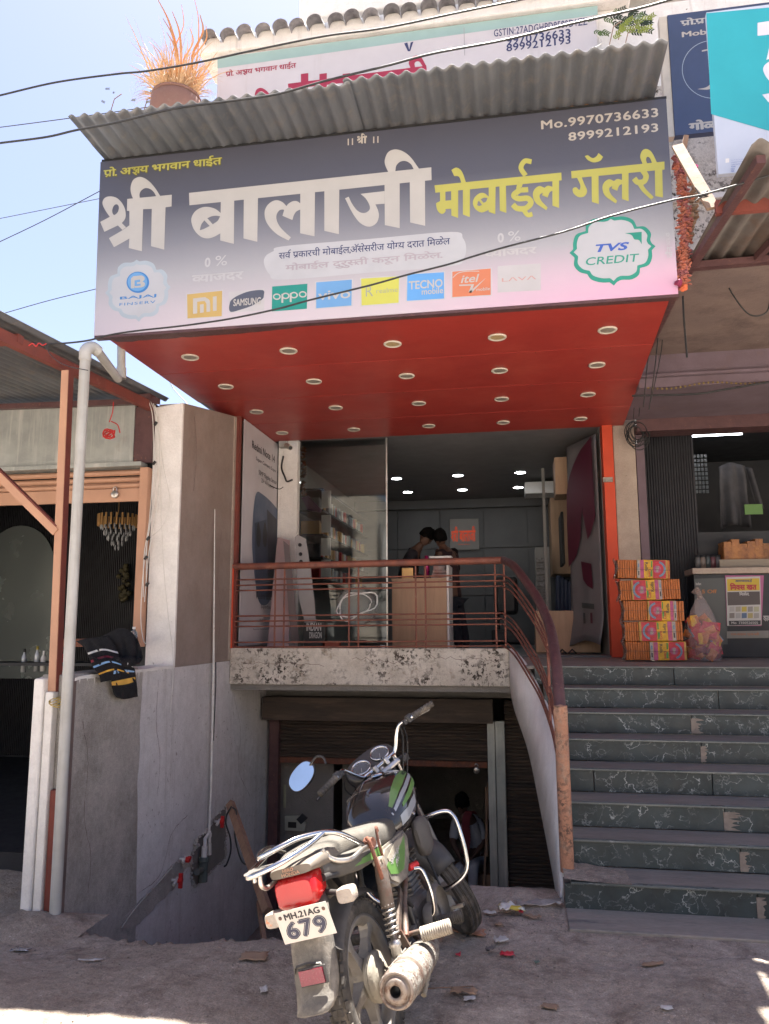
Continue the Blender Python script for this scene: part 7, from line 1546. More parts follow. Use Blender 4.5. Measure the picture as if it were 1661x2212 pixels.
# chrome grab rail and carrier
ch_ = M['chrome']
b = MB(); b.tube(bez([(-.02, -.165, .795), (-.08, -.165, .815), (-.20, -.145, .885), (-.27, -.11, .915), (-.36, -.05, .93), (-.42, .0, .925), (-.44, .05, .915), (-.42, .10, .905), (-.33, .135, .91), (-.22, .15, .90), (-.12, .155, .86)], 6), .0105, 12); bp(b, 'grab_rail', ch_)
b = MB(); b.tube(bez([(-.27, -.11, .915), (-.36, -.075, .895), (-.46, -.02, .880), (-.50, .05, .868), (-.49, .12, .860), (-.42, .145, .862)], 6), .0105, 12); b.tube(bez([(-.42, .145, .862), (-.30, .15, .88), (-.22, .15, .90)], 5), .0115, 12); bp(b, 'carrier_rail', ch_)
b = MB(); b.tube(bez([(.0, -.168, .79), (-.10, -.168, .79), (-.19, -.16, .785), (-.25, -.13, .80), (-.28, -.105, .83), (-.30, -.10, .86)], 5), .010, 10); bp(b, 'rail_stay', M['chrome_dull']); b = MB(); b.tube(bez([(-.47, .08, .866), (-.47, .085, .82), (-.43, .085, .80), (-.38, .07, .81)], 5), .009, 8); b.tube([(-.44, .12, .862), (-.44, .125, .83)], .009, 8); bp(b, 'rail_stay', M['chrome_dull'])
b = MB(); b.box((-.50, .02, .868), (-.42, .13, .876), bev=.003); bp(b, 'carrier_plate', M['chrome_dull'])
b = MB(); b.tube([(.01, -.15, .795), (.0, -.185, .79)], .022, 12); b.tube(bez([(-.03, -.175, .82), (-.035, -.185, .80), (-.03, -.19, .72), (-.02, -.19, .665), (-.01, -.185, .655)], 4), .0085, 8); b.tube(bez([(.13, -.165, .81), (.11, -.17, .83), (.10, -.168, .77), (.11, -.165, .70)], 4), .006, 8); bp(b, 'luggage_hook', M['rust'])
# crash guard
b = MB(); b.tube(bez([(.80, -.05, .68), (.83, -.12, .705), (.85, -.24, .715), (.86, -.285, .69), (.855, -.30, .62), (.85, -.30, .50), (.84, -.28, .42), (.82, -.21, .375), (.80, -.10, .36), (.76, -.04, .36)], 6), .0115, 12); bp(b, 'crash_guard', ch_)
b = MB(); b.tube(bez([(.80, .05, .68), (.85, .24, .715), (.855, .30, .62), (.85, .30, .50), (.82, .21, .375), (.76, .04, .36)], 6), .0115, 12); bp(b, 'crash_guard', ch_)
# steered parts: front mudguard, headlamp, dials, bars
b = MB(); G = []
for k in range(17):
    a = R(-8 + 150*k/16 + 20); r_ = .325 + .01*math.sin(k); x, z = 1.235 - .0 + r_*math.cos(a + .0), .30 + r_*math.sin(a); w = .080*(1 if k < 13 else 1 - (k - 13)*.05)
    G.append([Vector((x, y*w, z)) + Vector((math.cos(a), 0, math.sin(a)))*(-dz) for y, dz in ((-1, .085), (-.95, .04), (-.6, .010), (0, 0), (.6, .010), (.95, .04), (1, .085))])
b.sheet(lambda u, v: G[min(16, round(u*16))][round(v*6)], 16, 6, .004); bp(b, 'front_mudguard', mat('mudguard_grey', (.040, .041, .045), (.06, .06, .062), 5, .5, dust=(dustc, .35)), None, True)
b = MB(); FH = frame((1.02, 0, .90), (1, 0, -.05)); b.lathe([(0, -.06), (.05, -.055), (.085, -.02), (.10, .04), (.105, .08), (.10, .10), (0, .115)], 26, FH @ Matrix.Scale(1.15, 4, (0, 1, 0))); bp(b, 'headlamp', M['b_black'], None, True)
nv = MB(); FN = frame((.985, 0, 1.045), (-.62, 0, .78))
nv.loft([[FN @ Vector((q*.152*math.copysign(abs(math.cos(a))**.75, math.cos(a)), q*.094*math.copysign(abs(math.sin(a))**.9, math.sin(a)), zz)) for a in [2*math.pi*i/28 for i in range(28)]] for q, zz in ((.55, -.085), (.9, -.05), (1.0, -.01), (1.0, .012), (.94, .018))]); nc = bp(nv, 'instrument_nacelle', M['b_black'], None, True)
for s in (-1, 1):
    D0 = FN @ Matrix.Translation((s*.066, -.004, .018)); b = MB(); b.lathe([(.045, 0), (.054, .0), (.056, .010), (.052, .016), (.047, .010), (.046, .004)], 30, D0); bp(b, 'dial_ring', M['chrome'], nc, True)
    b = MB(); b.lathe([(0, .006), (.046, .006)], 24, D0); bp(b, 'dial_face', mat('dial_face', (.12, .13, .15), (.07, .075, .09), 14, .15, dust=(dustc, .5)), nc, True)
    b = MB(); 
    for k in range(11): a = R(-40 + 26*k); b.beam(D0 @ Vector((.036*math.cos(a), .036*math.sin(a), .0072)), D0 @ Vector((.043*math.cos(a), .043*math.sin(a), .0072)), .0018, .0006)
    b.beam(D0 @ Vector((0, 0, .008)), D0 @ Vector((-.02, -.03, .008)), .002, .001); bp(b, 'dial_marks', M['ink_white'], nc, True)
b = MB(); b.box((.85, -.10, .965), (.945, .10, .995), bev=.012); b.box((.86, -.05, .995), (.92, -.025, 1.035), bev=.006); b.box((.86, .025, .995), (.92, .05, 1.035), bev=.006); b.lathe([(0, .012), (.016, .012), (.02, 0)], 14, Matrix.Translation((.895, 0, .995))); bp(b, 'fork_yoke', M['chrome_dull'], None, True)
for sx_ in (-.037, .037):
    for dx in (-.02, .02): b = MB(); b.tube([(.89 + dx, sx_, 1.03), (.89 + dx, sx_, 1.043)], .005, 6); bp(b, 'bolt', M['black'], None, True)
b = MB(); hb = [(.74, -.385, 1.105), (.785, -.26, 1.115), (.83, -.205, 1.12), (.86, -.17, 1.09), (.885, -.12, 1.03), (.89, -.08, 1.02), (.89, .08, 1.02), (.885, .12, 1.03), (.86, .17, 1.09), (.83, .205, 1.12), (.785, .26, 1.115), (.74, .385, 1.105)]
b.tube(bez(hb, 5), .011, 12); bp(b, 'handlebar', ch_, None, True)
for s in (-1, 1):
    bp(ribbed((.782, s*.27, 1.115), (.738, s*.395, 1.104), .0175, 7, ''), 'grip', M['b_rubber'], None, True)
    b = MB(); b.box((.775, s*.255 - .022, 1.095), (.815, s*.255 + .022, 1.14), bev=.012); b.box((.79, s*.225 - .012, 1.10), (.825, s*.225 + .012, 1.13), bev=.008); bp(b, 'switch_block', M['b_black'], None, True)
    b = MB(); b.tube(bez([(.83, s*.22, 1.115), (.87, s*.245, 1.11), (.86, s*.31, 1.10), (.825, s*.40, 1.085)], 5), .006, 8); bp(b, 'lever', M['b_black'] if s > 0 else M['b_alloy'], None, True)
    b = MB(); b.tube(bez([(.83, s*.20, 1.11), (.89, s*.19, 1.04), (.95, s*.12, .92), (.93, s*.05, .80)], 6), .005, 6); b.tube(bez([(.82, s*.21, 1.10), (.92, s*.22, 1.02), (.98, s*.13, .88)], 6), .004, 6); bp(b, 'control_cable', M['black_wire'], None, True)
    b = MB(); b.loft([ring(x, .955 + .022*q, .955 - .024*q, .03*q, .5, 12, 1, s*.185) for x, q in ((.99, .6), (1.01, 1), (1.05, 1), (1.065, .8))]); b.tube([(1.02, s*.10, .95), (1.02, s*.16, .955)], .011, 8); bp(b, 'front_indicator', M['b_plastic'], None, True)
# mirror on the left grip
mc = Vector((.85, .470, 1.07)); STi = ST.inverted()
b = MB(); b.tube(bez([STi @ Vector((.70, .245, 1.105)), STi @ Vector((.74, .27, 1.14)), STi @ Vector((.79, .33, 1.15)), STi @ (mc + Vector((.012, -.06, .045)))], 5), .006, 8); bp(b, 'mirror_stem', M['b_black'], None, True)
FM = frame(mc, (-.92, .03, .36))
el = lambda a, q: Vector((q*.064*math.copysign(abs(math.cos(a))**.85, math.cos(a)) + q*.0*math.sin(a), q*.090*math.copysign(abs(math.sin(a))**.85, math.sin(a)), 0))
TM = FM @ Matrix.Rotation(R(-54), 4, 'Z')
b = MB(); b.loft([[TM @ (el(2*math.pi*i/28, q) + Vector((0, 0, z))) for i in range(28)] for q, z in ((.55, -.03), (.92, -.018), (1.0, -.004), (1.0, .002), (.94, .004))]); bp(b, 'mirror_housing', M['b_black'])
b = MB(); b.face([TM @ (el(2*math.pi*i/28, .93) + Vector((0, 0, .0048))) for i in range(28)]); bp(b, 'mirror_glass', mat('mirror_glass', (.82, .84, .86), None, 3, .03, 1.0, rvar=.02))
# ---------------------------------------------------------------- people
def skinned(name, joints, edges, m, parent, sub=2):
    """one continuous surface grown round a skeleton: joints {name: (position, radius)}"""
    ks = list(joints); me = bpy.data.meshes.new(name); R0 = ROOTM[parent.name].inverted()
    me.from_pydata([R0 @ Vector(joints[k][0]) for k in ks], [(ks.index(a), ks.index(c)) for a, c in edges], [])
    o = bpy.data.objects.new(name, me); COL.objects.link(o)
    sk_ = o.modifiers.new('skin', 'SKIN'); sk_.use_smooth_shade = True
    sv_ = me.skin_vertices[0].data
    for i, k in enumerate(ks):
        r_ = joints[k][1]; sv_[i].radius = (r_, r_) if not isinstance(r_, tuple) else r_
    sv_[0].use_root = True
    s2 = o.modifiers.new('subdivision', 'SUBSURF'); s2.levels = sub; s2.render_levels = sub
    ev = o.evaluated_get(bpy.context.evaluated_depsgraph_get()); nm = bpy.data.meshes.new_from_object(ev)
    bpy.data.objects.remove(o); nm.materials.clear(); nm.materials.append(m); nm.polygons.foreach_set('use_smooth', [True]*len(nm.polygons))
    o = bpy.data.objects.new(name, nm); COL.objects.link(o); o.parent = parent; ROOTM[o.name] = ROOTM[parent.name]; return o
M['skin'] = mat('skin', (.10, .052, .035), (.08, .042, .028), 6, .6); M['hair'] = mat('hair', (.003, .003, .003), (.006, .005, .005), 30, .95, bump=.6)  # skin darkened: the backlit look is put into its colour
M['hair'].node_tree.nodes['Principled BSDF'].inputs['Specular IOR Level'].default_value = .1
def hand(J, E, base, wrist, d, side):
    """palm and five unequal, slightly bent fingers"""
    d = Vector(d).normalized(); s = Vector(side).normalized(); w = Vector(J[wrist][0]); n = d.cross(s)
    J[base+'palm'] = (w + d*.055, (.030, .016)); E.append((wrist, base+'palm'))
    for i, (o_, L) in enumerate(((-.028, .055), (-.010, .068), (.010, .064), (.027, .05))):
        a, b_, c_ = base + 'f%da' % i, base + 'f%db' % i, base + 'f%dc' % i
        J[a] = (w + d*.095 + s*o_, .010); J[b_] = (w + d*(.095 + L*.55) + s*o_ + n*.008, .0085); J[c_] = (w + d*(.095 + L) + s*o_ + n*.024, .007); E += [(base+'palm', a), (a, b_), (b_, c_)]
    J[base+'ta'] = (w + d*.045 - s*.036, .011); J[base+'tb'] = (w + d*.08 - s*.052 + n*.01, .0085); E += [(base+'palm', base+'ta'), (base+'ta', base+'tb')]
def head_parts(c, face, up, parent, hair=True):
    """skull with brow, nose, chin, ears; eyes and mouth; hair cap"""
    f = Vector(face).normalized(); u = (Vector(up) - f*Vector(up).dot(f)).normalized(); r = f.cross(u); c = Vector(c)
    def P(a, b_, c_): return c + f*a + r*b_ + u*c_
    b = MB(); rings = []
    for z, fr, bk, wd in ((-.115, .03, -.01, .022), (-.108, .062, .02, .036), (-.085, .078, .045, .050), (-.05, .084, .070, .064), (-.02, .086, .088, .071), (.02, .090, .098, .075), (.06, .086, .094, .074), (.09, .066, .074, .060), (.112, .032, .04, .034), (.120, .004, .01, .008)):
        L = []
        for k in range(20):
            a = 2*math.pi*k/20; x = math.cos(a); y = math.sin(a); L.append(P((fr if x > 0 else bk)*x, wd*y, z))
        rings.append(L)
    b.loft(rings); b.loft([[P(.082 + dx, w*math.cos(t*math.pi/3), z + .008*math.sin(t*math.pi/3)) for t in range(6)] for dx, w, z in ((-.004, .008, .012), (.010, .009, -.012), (.022, .012, -.034), (.004, .012, -.046))])
    for s_ in (-1, 1): b.loft([[P(-.004 + .018*q*math.cos(t*math.pi/4), s_*(.068 + off), -.008 + .030*q*math.sin(t*math.pi/4)) for t in range(8)] for q, off in ((.7, 0), (1, .008), (.8, .014))])
    b.build('head', M['skin'], parent)
    for s_ in (-1, 1): e = MB(); e.lathe([(0, -.004), (.012, -.003), (.013, .002), (0, .006)], 10, frame(P(.080, s_*.030, .006), f)); e.build('eye', M['hair'], parent)
    e = MB(); e.lathe([(0, -.003), (.022, -.002), (.020, .003), (0, .004)], 10, frame(P(.078, 0, -.066), f) @ Matrix.Diagonal((1, .35, 1, 1))); e.build('mouth', mat('lips', (.11, .04, .035), None, 6, .5), parent)
    if hair:
        h = MB(); rr = random.Random(int(c.x*97) & 255); rings = []
        for z, q in ((-.03, .0), (.0, .3), (.03, .75), (.06, 1), (.09, 1), (.115, .85), (.135, .45), (.142, .08)):
            L = []
            for k in range(22):
                a = 2*math.pi*k/22; x = math.cos(a); y = math.sin(a); front = max(0, x)
                zz = z + (.055*front*(1 - q) if z < .06 else .015*front); k_ = 1.0 + .05*rr.uniform(-1, 1)
                rad_ = (.100 if x > 0 else .110); sc3 = math.sqrt(max(.02, 1 - max(0, (zz - .03)/.118)**2)); L.append(P(rad_*x*sc3*k_ - .006, .086*y*sc3*k_, zz + .006*rr.uniform(-1, 1)))
            rings.append(L)
        h.loft(rings); h.build('hair', M['hair'], parent)
def adult(lab, J0, m_top, m_bot, face, up, m_sleeve=None, hand_dirs=None, extra=None):
    """J0: pixel positions on planes -> world joints already given"""
    J = {k: Vector(v) for k, v in J0.items()}
    t = thing('person', lab, 'person', (J['pelvis'].x, J['pelvis'].y, min(J['lf'].z, J['rf'].z)))
    rad = dict(pelvis=(.13, .10), belly=(.125, .095), chest=(.15, .105), neckb=(.065, .06), neck=(.050, .052), headb=(.055, .055), ls=(.062, .062), rs=(.062, .062), le=(.043, .043), re=(.043, .043), lw=(.028, .024), rw=(.028, .024), lh=(.085, .085), rh=(.085, .085), lk=(.056, .056), rk=(.056, .056), la=(.038, .038), ra=(.038, .038), lf=(.036, .03), rf=(.036, .03))
    JJ = {k: (J[k], rad[k]) for k in ('pelvis', 'belly', 'chest', 'neckb', 'neck', 'headb', 'ls', 'rs', 'le', 're', 'lw', 'rw', 'lh', 'rh', 'lk', 'rk', 'la', 'ra', 'lf', 'rf')}
    E = [('pelvis', 'belly'), ('belly', 'chest'), ('chest', 'neckb'), ('neckb', 'neck'), ('neck', 'headb'), ('neckb', 'ls'), ('neckb', 'rs'), ('ls', 'le'), ('le', 'lw'), ('rs', 're'), ('re', 'rw'), ('pelvis', 'lh'), ('pelvis', 'rh'), ('lh', 'lk'), ('rh', 'rk'), ('lk', 'la'), ('rk', 'ra'), ('la', 'lf'), ('ra', 'rf')]
    for s_ in 'lr': hand(JJ, E, s_ + 'h_', s_ + 'w', J[s_+'w'] - J[s_+'e'], (0, 1, .2))
    skinned('body', JJ, E, M['skin'], t)
    g = lambda k, a=1.0, ad=.012: (J[k], tuple(x*a + ad for x in rad[k]))
    sl = {k: g(k) for k in ('pelvis', 'belly', 'chest', 'ls', 'rs')}; sl['neckb'] = (J['neckb'] - Vector((0, 0, .02)), (.09, .08)); mid = lambda a, b_, f: J[a].lerp(J[b_], f)
    sl['ls2'] = (mid('ls', 'le', .95), (.056, .056)); sl['rs2'] = (mid('rs', 're', .95), (.056, .056)); sl['hem'] = (J['pelvis'] + (J['pelvis'] - J['belly']).normalized()*.06, (.15, .12))
    skinned('shirt', {k: sl[k] for k in ('chest', 'pelvis', 'belly', 'neckb', 'ls', 'rs', 'ls2', 'rs2', 'hem')}, [('hem', 'pelvis'), ('pelvis', 'belly'), ('belly', 'chest'), ('chest', 'neckb'), ('neckb', 'ls'), ('neckb', 'rs'), ('ls', 'ls2'), ('rs', 'rs2')], m_top, t)
    tr = {k: g(k, 1.0, .014) for k in ('pelvis', 'lh', 'rh', 'lk', 'rk')}; tr['la'] = (J['la'], (.056, .056)); tr['ra'] = (J['ra'], (.056, .056))
    skinned('trousers', tr, [('pelvis', 'lh'), ('pelvis', 'rh'), ('lh', 'lk'), ('rh', 'rk'), ('lk', 'la'), ('rk', 'ra')], m_bot, t)
    head_parts(J['headc'], face, up, t)
    return t
cloth_dark = mat('cloth_dark', (.014, .015, .02), (.02, .02, .026), 6, .9); cloth_maroon = mat('cloth_maroon', (.030, .014, .018), (.02, .01, .013), 6, .9); jeans = mat('jeans', (.012, .014, .022), None, 6, .9)
YPp = 10.45
def W(x, y, d=0.0): return at(x, y, Y=YPp + d)
adult('man in dark shirt bending his head over the wooden counter, left of the two', dict(pelvis=W(878,1288,.05), belly=W(878,1262,.03), chest=W(884,1222), neckb=W(899,1190), neck=W(906,1180), headb=W(912,1172), headc=W(921,1160,-.02),
      ls=W(884,1200,-.17), rs=W(892,1198,.17), le=W(888,1245,-.2), re=W(898,1243,.2), lw=W(920,1250,-.15), rw=W(925,1248,.12), lh=W(876,1300,-.07), rh=W(878,1300,.13), lk=W(877,1350,-.08), rk=W(880,1350,.14), la=W(876,1402,-.08), ra=W(880,1402,.14), lf=W(886,1405,-.12), rf=W(890,1404,.1)), cloth_dark, jeans, (.80, -.25, -.75), (.65, 0, .75))
YPp = 10.35
adult('man in maroon shirt and dark trousers facing him at the counter end, looking down', dict(pelvis=W(978,1285,.05), belly=W(975,1255,.03), chest=W(968,1218), neckb=W(960,1190), neck=W(957,1182), headb=W(955,1175), headc=W(951,1163,-.03),
      ls=W(980,1198,.12), rs=W(948,1199,-.14), le=W(988,1240,.13), re=W(944,1240,-.2), lw=W(962,1250,.0), rw=W(958,1240,-.32), lh=W(985,1300,.1), rh=W(972,1300,-.08), lk=W(998,1345,.05), rk=W(985,1348,-.14), la=W(1008,1398,.1), ra=W(993,1404,-.1), lf=W(1000,1405,-.05), rf=W(984,1409,-.22)), cloth_maroon, jeans, (-.35, -.62, -.72), (-.1, -.55, .8))
# seated man in the basement
YPp = 10.0
wht = mat('cloth_white', (.36, .36, .38), (.30, .30, .325), 5, .9, bump=.4)
mn = adult('seated man in a loose white shirt and dark red scarf inside the basement door', dict(pelvis=W(1024,1862,.15), belly=W(1021,1832,.12), chest=W(1014,1795,.05), neckb=W(1006,1765), neck=W(1003,1756), headb=W(1001,1750), headc=W(998,1736,-.03),
      ls=W(1034,1776,.12), rs=W(985,1778,-.06), le=W(1044,1822,.05), re=W(978,1820,-.18), lw=W(1022,1850,-.12), rw=W(992,1848,-.3), lh=W(1030,1868,.05), rh=W(1015,1870,-.02), lk=W(1022,1872,-.36), rk=W(990,1876,-.4), la=W(1022,1945,-.34), ra=W(985,1948,-.38), lf=W(1014,1955,-.46), rf=W(976,1957,-.5)), wht, wht, (-.3, -.8, -.5), (-.1, -.4, .9))
b = MB(); S1 = bez([W(1024,1758,-.02), W(1014,1752,-.10), W(1006,1775,-.16), W(1008,1810,-.17), W(1004,1845,-.2)], 5)
for p, q in zip(S1, S1[1:]): b.face([p - Vector((.045, 0, 0)), q - Vector((.05, 0, 0)), q + Vector((.05, -.01, 0)), p + Vector((.045, -.01, 0))], True)
b.build('scarf', mat('scarf_red', (.15, .02, .028), (.11, .015, .02), 8, .9), mn)
b = MB(); p = W(1022, 1880, .1); b.box((p.x - .25, p.y - .2, -1.6), (p.x + .28, p.y + .3, p.z + .02), bev=.02); solo(b, 'wooden_crate', M['wood_raw'], 'low wooden box the man in the basement sits on', 'crate')
# ---------------------------------------------------------------- overhead cables
def cable(pts, Y, r, lab, m=None, n=8, grp=None):
    b = MB(); b.tube(bez([at(x, y, Y=Y if not isinstance(Y, (list, tuple)) else Y[0] + (Y[1]-Y[0])*i/(len(pts)-1)) for i, (x, y) in enumerate(pts)], n), r, 8); return solo(b, 'overhead_cable', m or M['black_wire'], lab, 'cable', grp)
cable([(-40,214),(0,206),(120,178),(250,160),(320,153),(426,135),(551,108),(701,78),(832,60),(1000,25),(1160,-8)], 4.4, .0065, 'uppermost thick black cable passing in front of the dried plant')
cable([(-40,315),(0,309),(100,296),(165,281),(250,265),(376,235),(501,218),(601,203),(701,175),(832,143),(938,115),(1087,87),(1235,51),(1374,20),(1480,-10)], 4.3, .0072, 'thick black cable crossing the top of the corrugated awning')
cable([(75,743),(130,742),(187,736),(240,723),(300,714),(400,703),(500,688),(600,667),(670,648),(800,616),(878,594),(972,570),(1015,556),(1090,534),(1220,500),(1322,466),(1450,433),(1527,418),(1661,379),(1720,362)], [4.4, 4.5], .0062, 'black cable strung across the lower part of the big signboard')
cable([(98,742),(106,762),(124,780),(150,792),(190,800)], 4.38, .003, 'thin black tail wire hanging from the cable end at the tin roof', n=5)
b = MB(); b.tube(bez([at(x, y, Y=4.36) for x, y in ((62,747),(70,742),(78,748),(84,741),(92,746),(100,742))], 5), .004, 5); solo(b, 'red_tie', M['red_plastic'], 'red twine knot where the cable is tied to the roof beam', 'string')
cable([(-20,277),(0,275),(160,254),(330,230)], 9, .006, 'thin wire running behind the awning tip towards the dried plant', n=4)
cable([(-20,476),(0,472),(100,452),(230,426)], 12, .006, 'faint thin wire in the sky at the left, the flatter of the crossing pair', n=4)
cable([(-20,532),(0,522),(100,474),(230,405)], 11, .007, 'thin wire in the sky at the left, the steeper of the crossing pair', n=4)
cable([(-10,682),(15,675),(110,648),(225,620)], 10, .006, 'lowest thin wire in the sky just above the tin roof', n=4)
b = MB(); b.tube(bez([at(x, y, Y=7.5) for x, y in ((362,800),(372,835),(395,862),(418,888))], 5), .005, 5); solo(b, 'white_wire', M['pvc_white'], 'thin white wire hanging between the canopy and the tin roof', 'wire')
cable([(1282,105),(1300,92),(1286,70)], 6.5, .004, 'short pale loose wire at the right end of the upper board', M['pvc_white'], 4)

# ---------------------------------------------------------------- dried plant in its pot
PY = 6.85
pc = at(380, 236, Y=PY); pot = thing('clay_pot', 'dusty clay pot on the ledge behind the awning', 'pot', (pc.x, PY, pc.z - .36))
TPt = Matrix.Translation((pc.x, PY, pc.z - .36)) @ Matrix.Diagonal((1.18, 1.18, 1.0, 1))
M['clay'] = mat('clay', (.27, .15, .12), (.22, .125, .10), 4, .85, bump=.3, stain=(4, .5, .7, (.33, .22, .18)))
MB().lathe([(0, 0), (.12, 0), (.175, .10), (.215, .24), (.225, .34), (.215, .44), (.19, .47), (.17, .46), (.17, .42)], 28, TPt).build('pot_body', M['clay'], pot)
MB().lathe([(.185, .455), (.212, .462), (.215, .482), (.20, .492), (.18, .488)], 28, TPt).build('pot_rim', M['clay'], pot)
dp = MB(); rr = random.Random(31); base = Vector((pc.x, PY, pc.z + .10))
def blade(mb, p0, d0, L, w, droop, seg=9, twist=0.0):
    p = Vector(p0); d = Vector(d0).normalized(); side = d.cross(Vector((0, 1, .2))).normalized(); A = []
    for i in range(seg + 1):
        t = i/seg; ww = w*(1 - t)**.6*(.5 + min(1, t*5)*.5); sd_ = side*math.cos(twist*t) + d.cross(side)*math.sin(twist*t); A.append((p + sd_*ww, p - sd_*ww)); d = (d + Vector((rr.uniform(-.12, .12), rr.uniform(-.08, .08), -droop*t))).normalized(); p = p + d*L/seg
    n = len(mb.v); mb.v += [v for q in A for v in q]; mb.f += [[n+2*i, n+2*i+1, n+2*i+3, n+2*i+2] for i in range(seg)]; mb.sm += [True]*seg
leaves = []
for k in range(420):
    a = rr.uniform(0, 6.28); r0 = .15*math.sqrt(rr.random()); tall = rr.random() < .12
    d = (math.cos(a)*.35 + rr.uniform(-.2, .2), math.sin(a)*.3, 1)
    mb = MB(); blade(mb, base + Vector((r0*math.cos(a), r0*math.sin(a), -.02)), d, rr.uniform(.5, 1.0) if tall else rr.uniform(.25, .62), rr.uniform(.004, .011), rr.uniform(.05, .5), 9, rr.uniform(-2, 2)); leaves.append(mb)
for px, py, ex, ey, w in ((392,190,338,-6,.014), (386,185,352,40,.012), (418,180,432,32,.014), (420,185,418,-10,.006), (380,190,360,70,.012), (410,185,445,55,.009), (372,190,392,10,.006), (425,195,447,150,.012), (398,190,410,60,.010), (365,190,322,90,.008), (388,190,372,25,.012)):
    p0 = at(px, py, Y=PY); p1 = at(ex, ey, Y=PY - .1); mb = MB(); P = bez([p0, p0.lerp(p1, .35) + Vector((.04*math.copysign(1, p0.x - p1.x), 0, .05)), p0.lerp(p1, .7) + Vector((.05, 0, .03)), p1], 5)
    for i, p in enumerate(P):
        t = i/(len(P)-1); ww = 1.5*(w*(1.2 - t)*1.2 if t > .5 else w*(.5 + t)); mb.v += [p + Vector((ww, 0, 0)), p - Vector((ww*.6, .004, 0))]
    mb.f += [[2*i, 2*i+1, 2*i+3, 2*i+2] for i in range(len(P)-1)]; mb.sm += [True]*(len(P)-1); leaves.append(mb)
for k in range(75):
    a = rr.uniform(3.14, 6.28) if k % 2 else rr.uniform(0, 6.28); mb = MB(); blade(mb, base + Vector((.19*math.cos(a), .19*math.sin(a), 0)), (math.cos(a), math.sin(a)*.6, .5), rr.uniform(.25, .5), .004, 1.0, 10); leaves.append(mb)
M['straw'] = mat('straw', (.50, .30, .15), (.58, .42, .26), 6, .85, rand=.25)
M['orange_leaf'] = mat('orange_leaf', (.62, .27, .10), (.50, .26, .13), 6, .8, rand=.2)
dpl = thing('dried_plant', 'tuft of dried orange grass and long leaves standing in the clay pot', 'plant', base)
big = MB()
for i, mb in enumerate(leaves):
    if 420 <= i < 431: mb.build('long_leaf', M['orange_leaf'], dpl)
    else: big.add(mb.v, mb.f, True)
big.build('dry_blades', M['straw'], dpl, kind='stuff')
def sprig(px, py, Y, n, c, lab, sz=.05):
    t = thing('sprig', lab, 'plant', at(px, py, Y=Y)); r2 = random.Random(px); b = MB(); m_ = mat('leaf_' + str(px), c, tuple(x*.6 for x in c), 9, .6)
    p0 = at(px, py, Y=Y)
    for k in range(n):
        p = p0 + Vector((r2.gauss(0, .10), r2.gauss(0, .05), r2.gauss(0, .05))); a = r2.uniform(-1.4, 1.4); d = Vector((math.cos(a), r2.uniform(-.3, .3), math.sin(a)*.5)); s_ = d.cross(Vector((0, 1, 0))).normalized()*sz*.28
        for q in range(4): o_ = p + d*sz*.5*q; b.face([o_, o_ + d*sz*.3 + s_*(1.6), o_ + d*sz*.75 + s_*1.9, o_ + d*sz*.35]); b.face([o_, o_ + d*sz*.3 - s_*(1.6), o_ + d*sz*.75 - s_*1.9, o_ + d*sz*.35])
    b.build('leaves', m_, t, kind='stuff'); b = MB(); b.tube([p0 + Vector((-.05, 0, -.2)), p0, p0 + Vector((.08, 0, .05))], .005, 5); b.build('stem', M['wood_raw'], t)
sprig(1356, 72, 6.9, 16, (.30, .36, .06), 'bright yellow green fern leaves behind the right end of the awning'); sprig(1345, 45, 7.1, 20, (.03, .05, .02), 'dark green leaves above the bright fern', .06); sprig(1325, 58, 7.0, 10, (.10, .16, .05), 'mid green leaves left of the bright fern')
sprig(247, 214, 6.8, 3, (.20, .20, .16), 'small grey seed head sticking up beyond the awning tip', .025); sprig(318, 215, 6.8, 5, (.22, .20, .10), 'small weed beside the left of the clay pot', .03)
# ---------------------------------------------------------------- litter and loose stones on the ground
def gpt(px, py):
    z = 0.0
    for _ in range(8): p = at(px, py, Z=z); z = gz(p.x, p.y)
    return Vector((p.x, p.y, z))
def crumple(name, px, py, w, h, rot, m, lab, cat, seed=0, amp=.012, th=.0015, grp=None, n=6):
    c = gpt(px, py); r2 = random.Random(seed or int(px*7 + py)); ca, sa = math.cos(rot), math.sin(rot); jag = [[r2.uniform(-.12, .12) for _ in range(2)] for _ in range((n+1)*(n+1))]
    def fn(u, v):
        i, j = round(u*n), round(v*n); a, b_ = (u - .5), (v - .5)
        if i in (0, n) or j in (0, n): a += jag[i*(n+1)+j][0]*.6; b_ += jag[i*(n+1)+j][1]*.6
        x, y = a*w, b_*h; X_, Y_ = c.x + x*ca - y*sa, c.y + x*sa + y*ca
        return Vector((X_, Y_, gz(X_, Y_) + .004 + amp*abs(fbm(u*3 + seed, v*3, px*.01)) + amp*.5))
    return solo(MB().sheet(fn, n, n, th), name, m, lab, cat, grp)
card = mat('cardboard', (.30, .20, .13), (.25, .165, .11), 8, .9, bump=.2); card2 = mat('cardboard_orange', (.32, .14, .07), (.25, .12, .07), 8, .9, stain=(8, .5, .65, (.30, .27, .24))); paperw = mat('paper_white', (.50, .48, .46), (.42, .40, .38), 12, .8, stain=(12, .55, .7, (.30, .26, .22))); redp = mat('packet_red', (.50, .03, .05), (.42, .03, .05), 10, .35, spots=(30, .6, .65, (.6, .5, .5)))
crumple('cardboard_piece', 548, 2072, .13, .10, .1, card, 'torn flat piece of cardboard left of the rear wheel', 'cardboard'); crumple('cardboard_piece', 1010, 2016, .20, .09, -.25, card2, 'orange brown torn cardboard lying right of the muffler', 'cardboard'); crumple('cardboard_piece', 1003, 2150, .12, .05, -.2, card, 'curled scrap of cardboard low in the frame right of the motorcycle', 'cardboard', amp=.03)
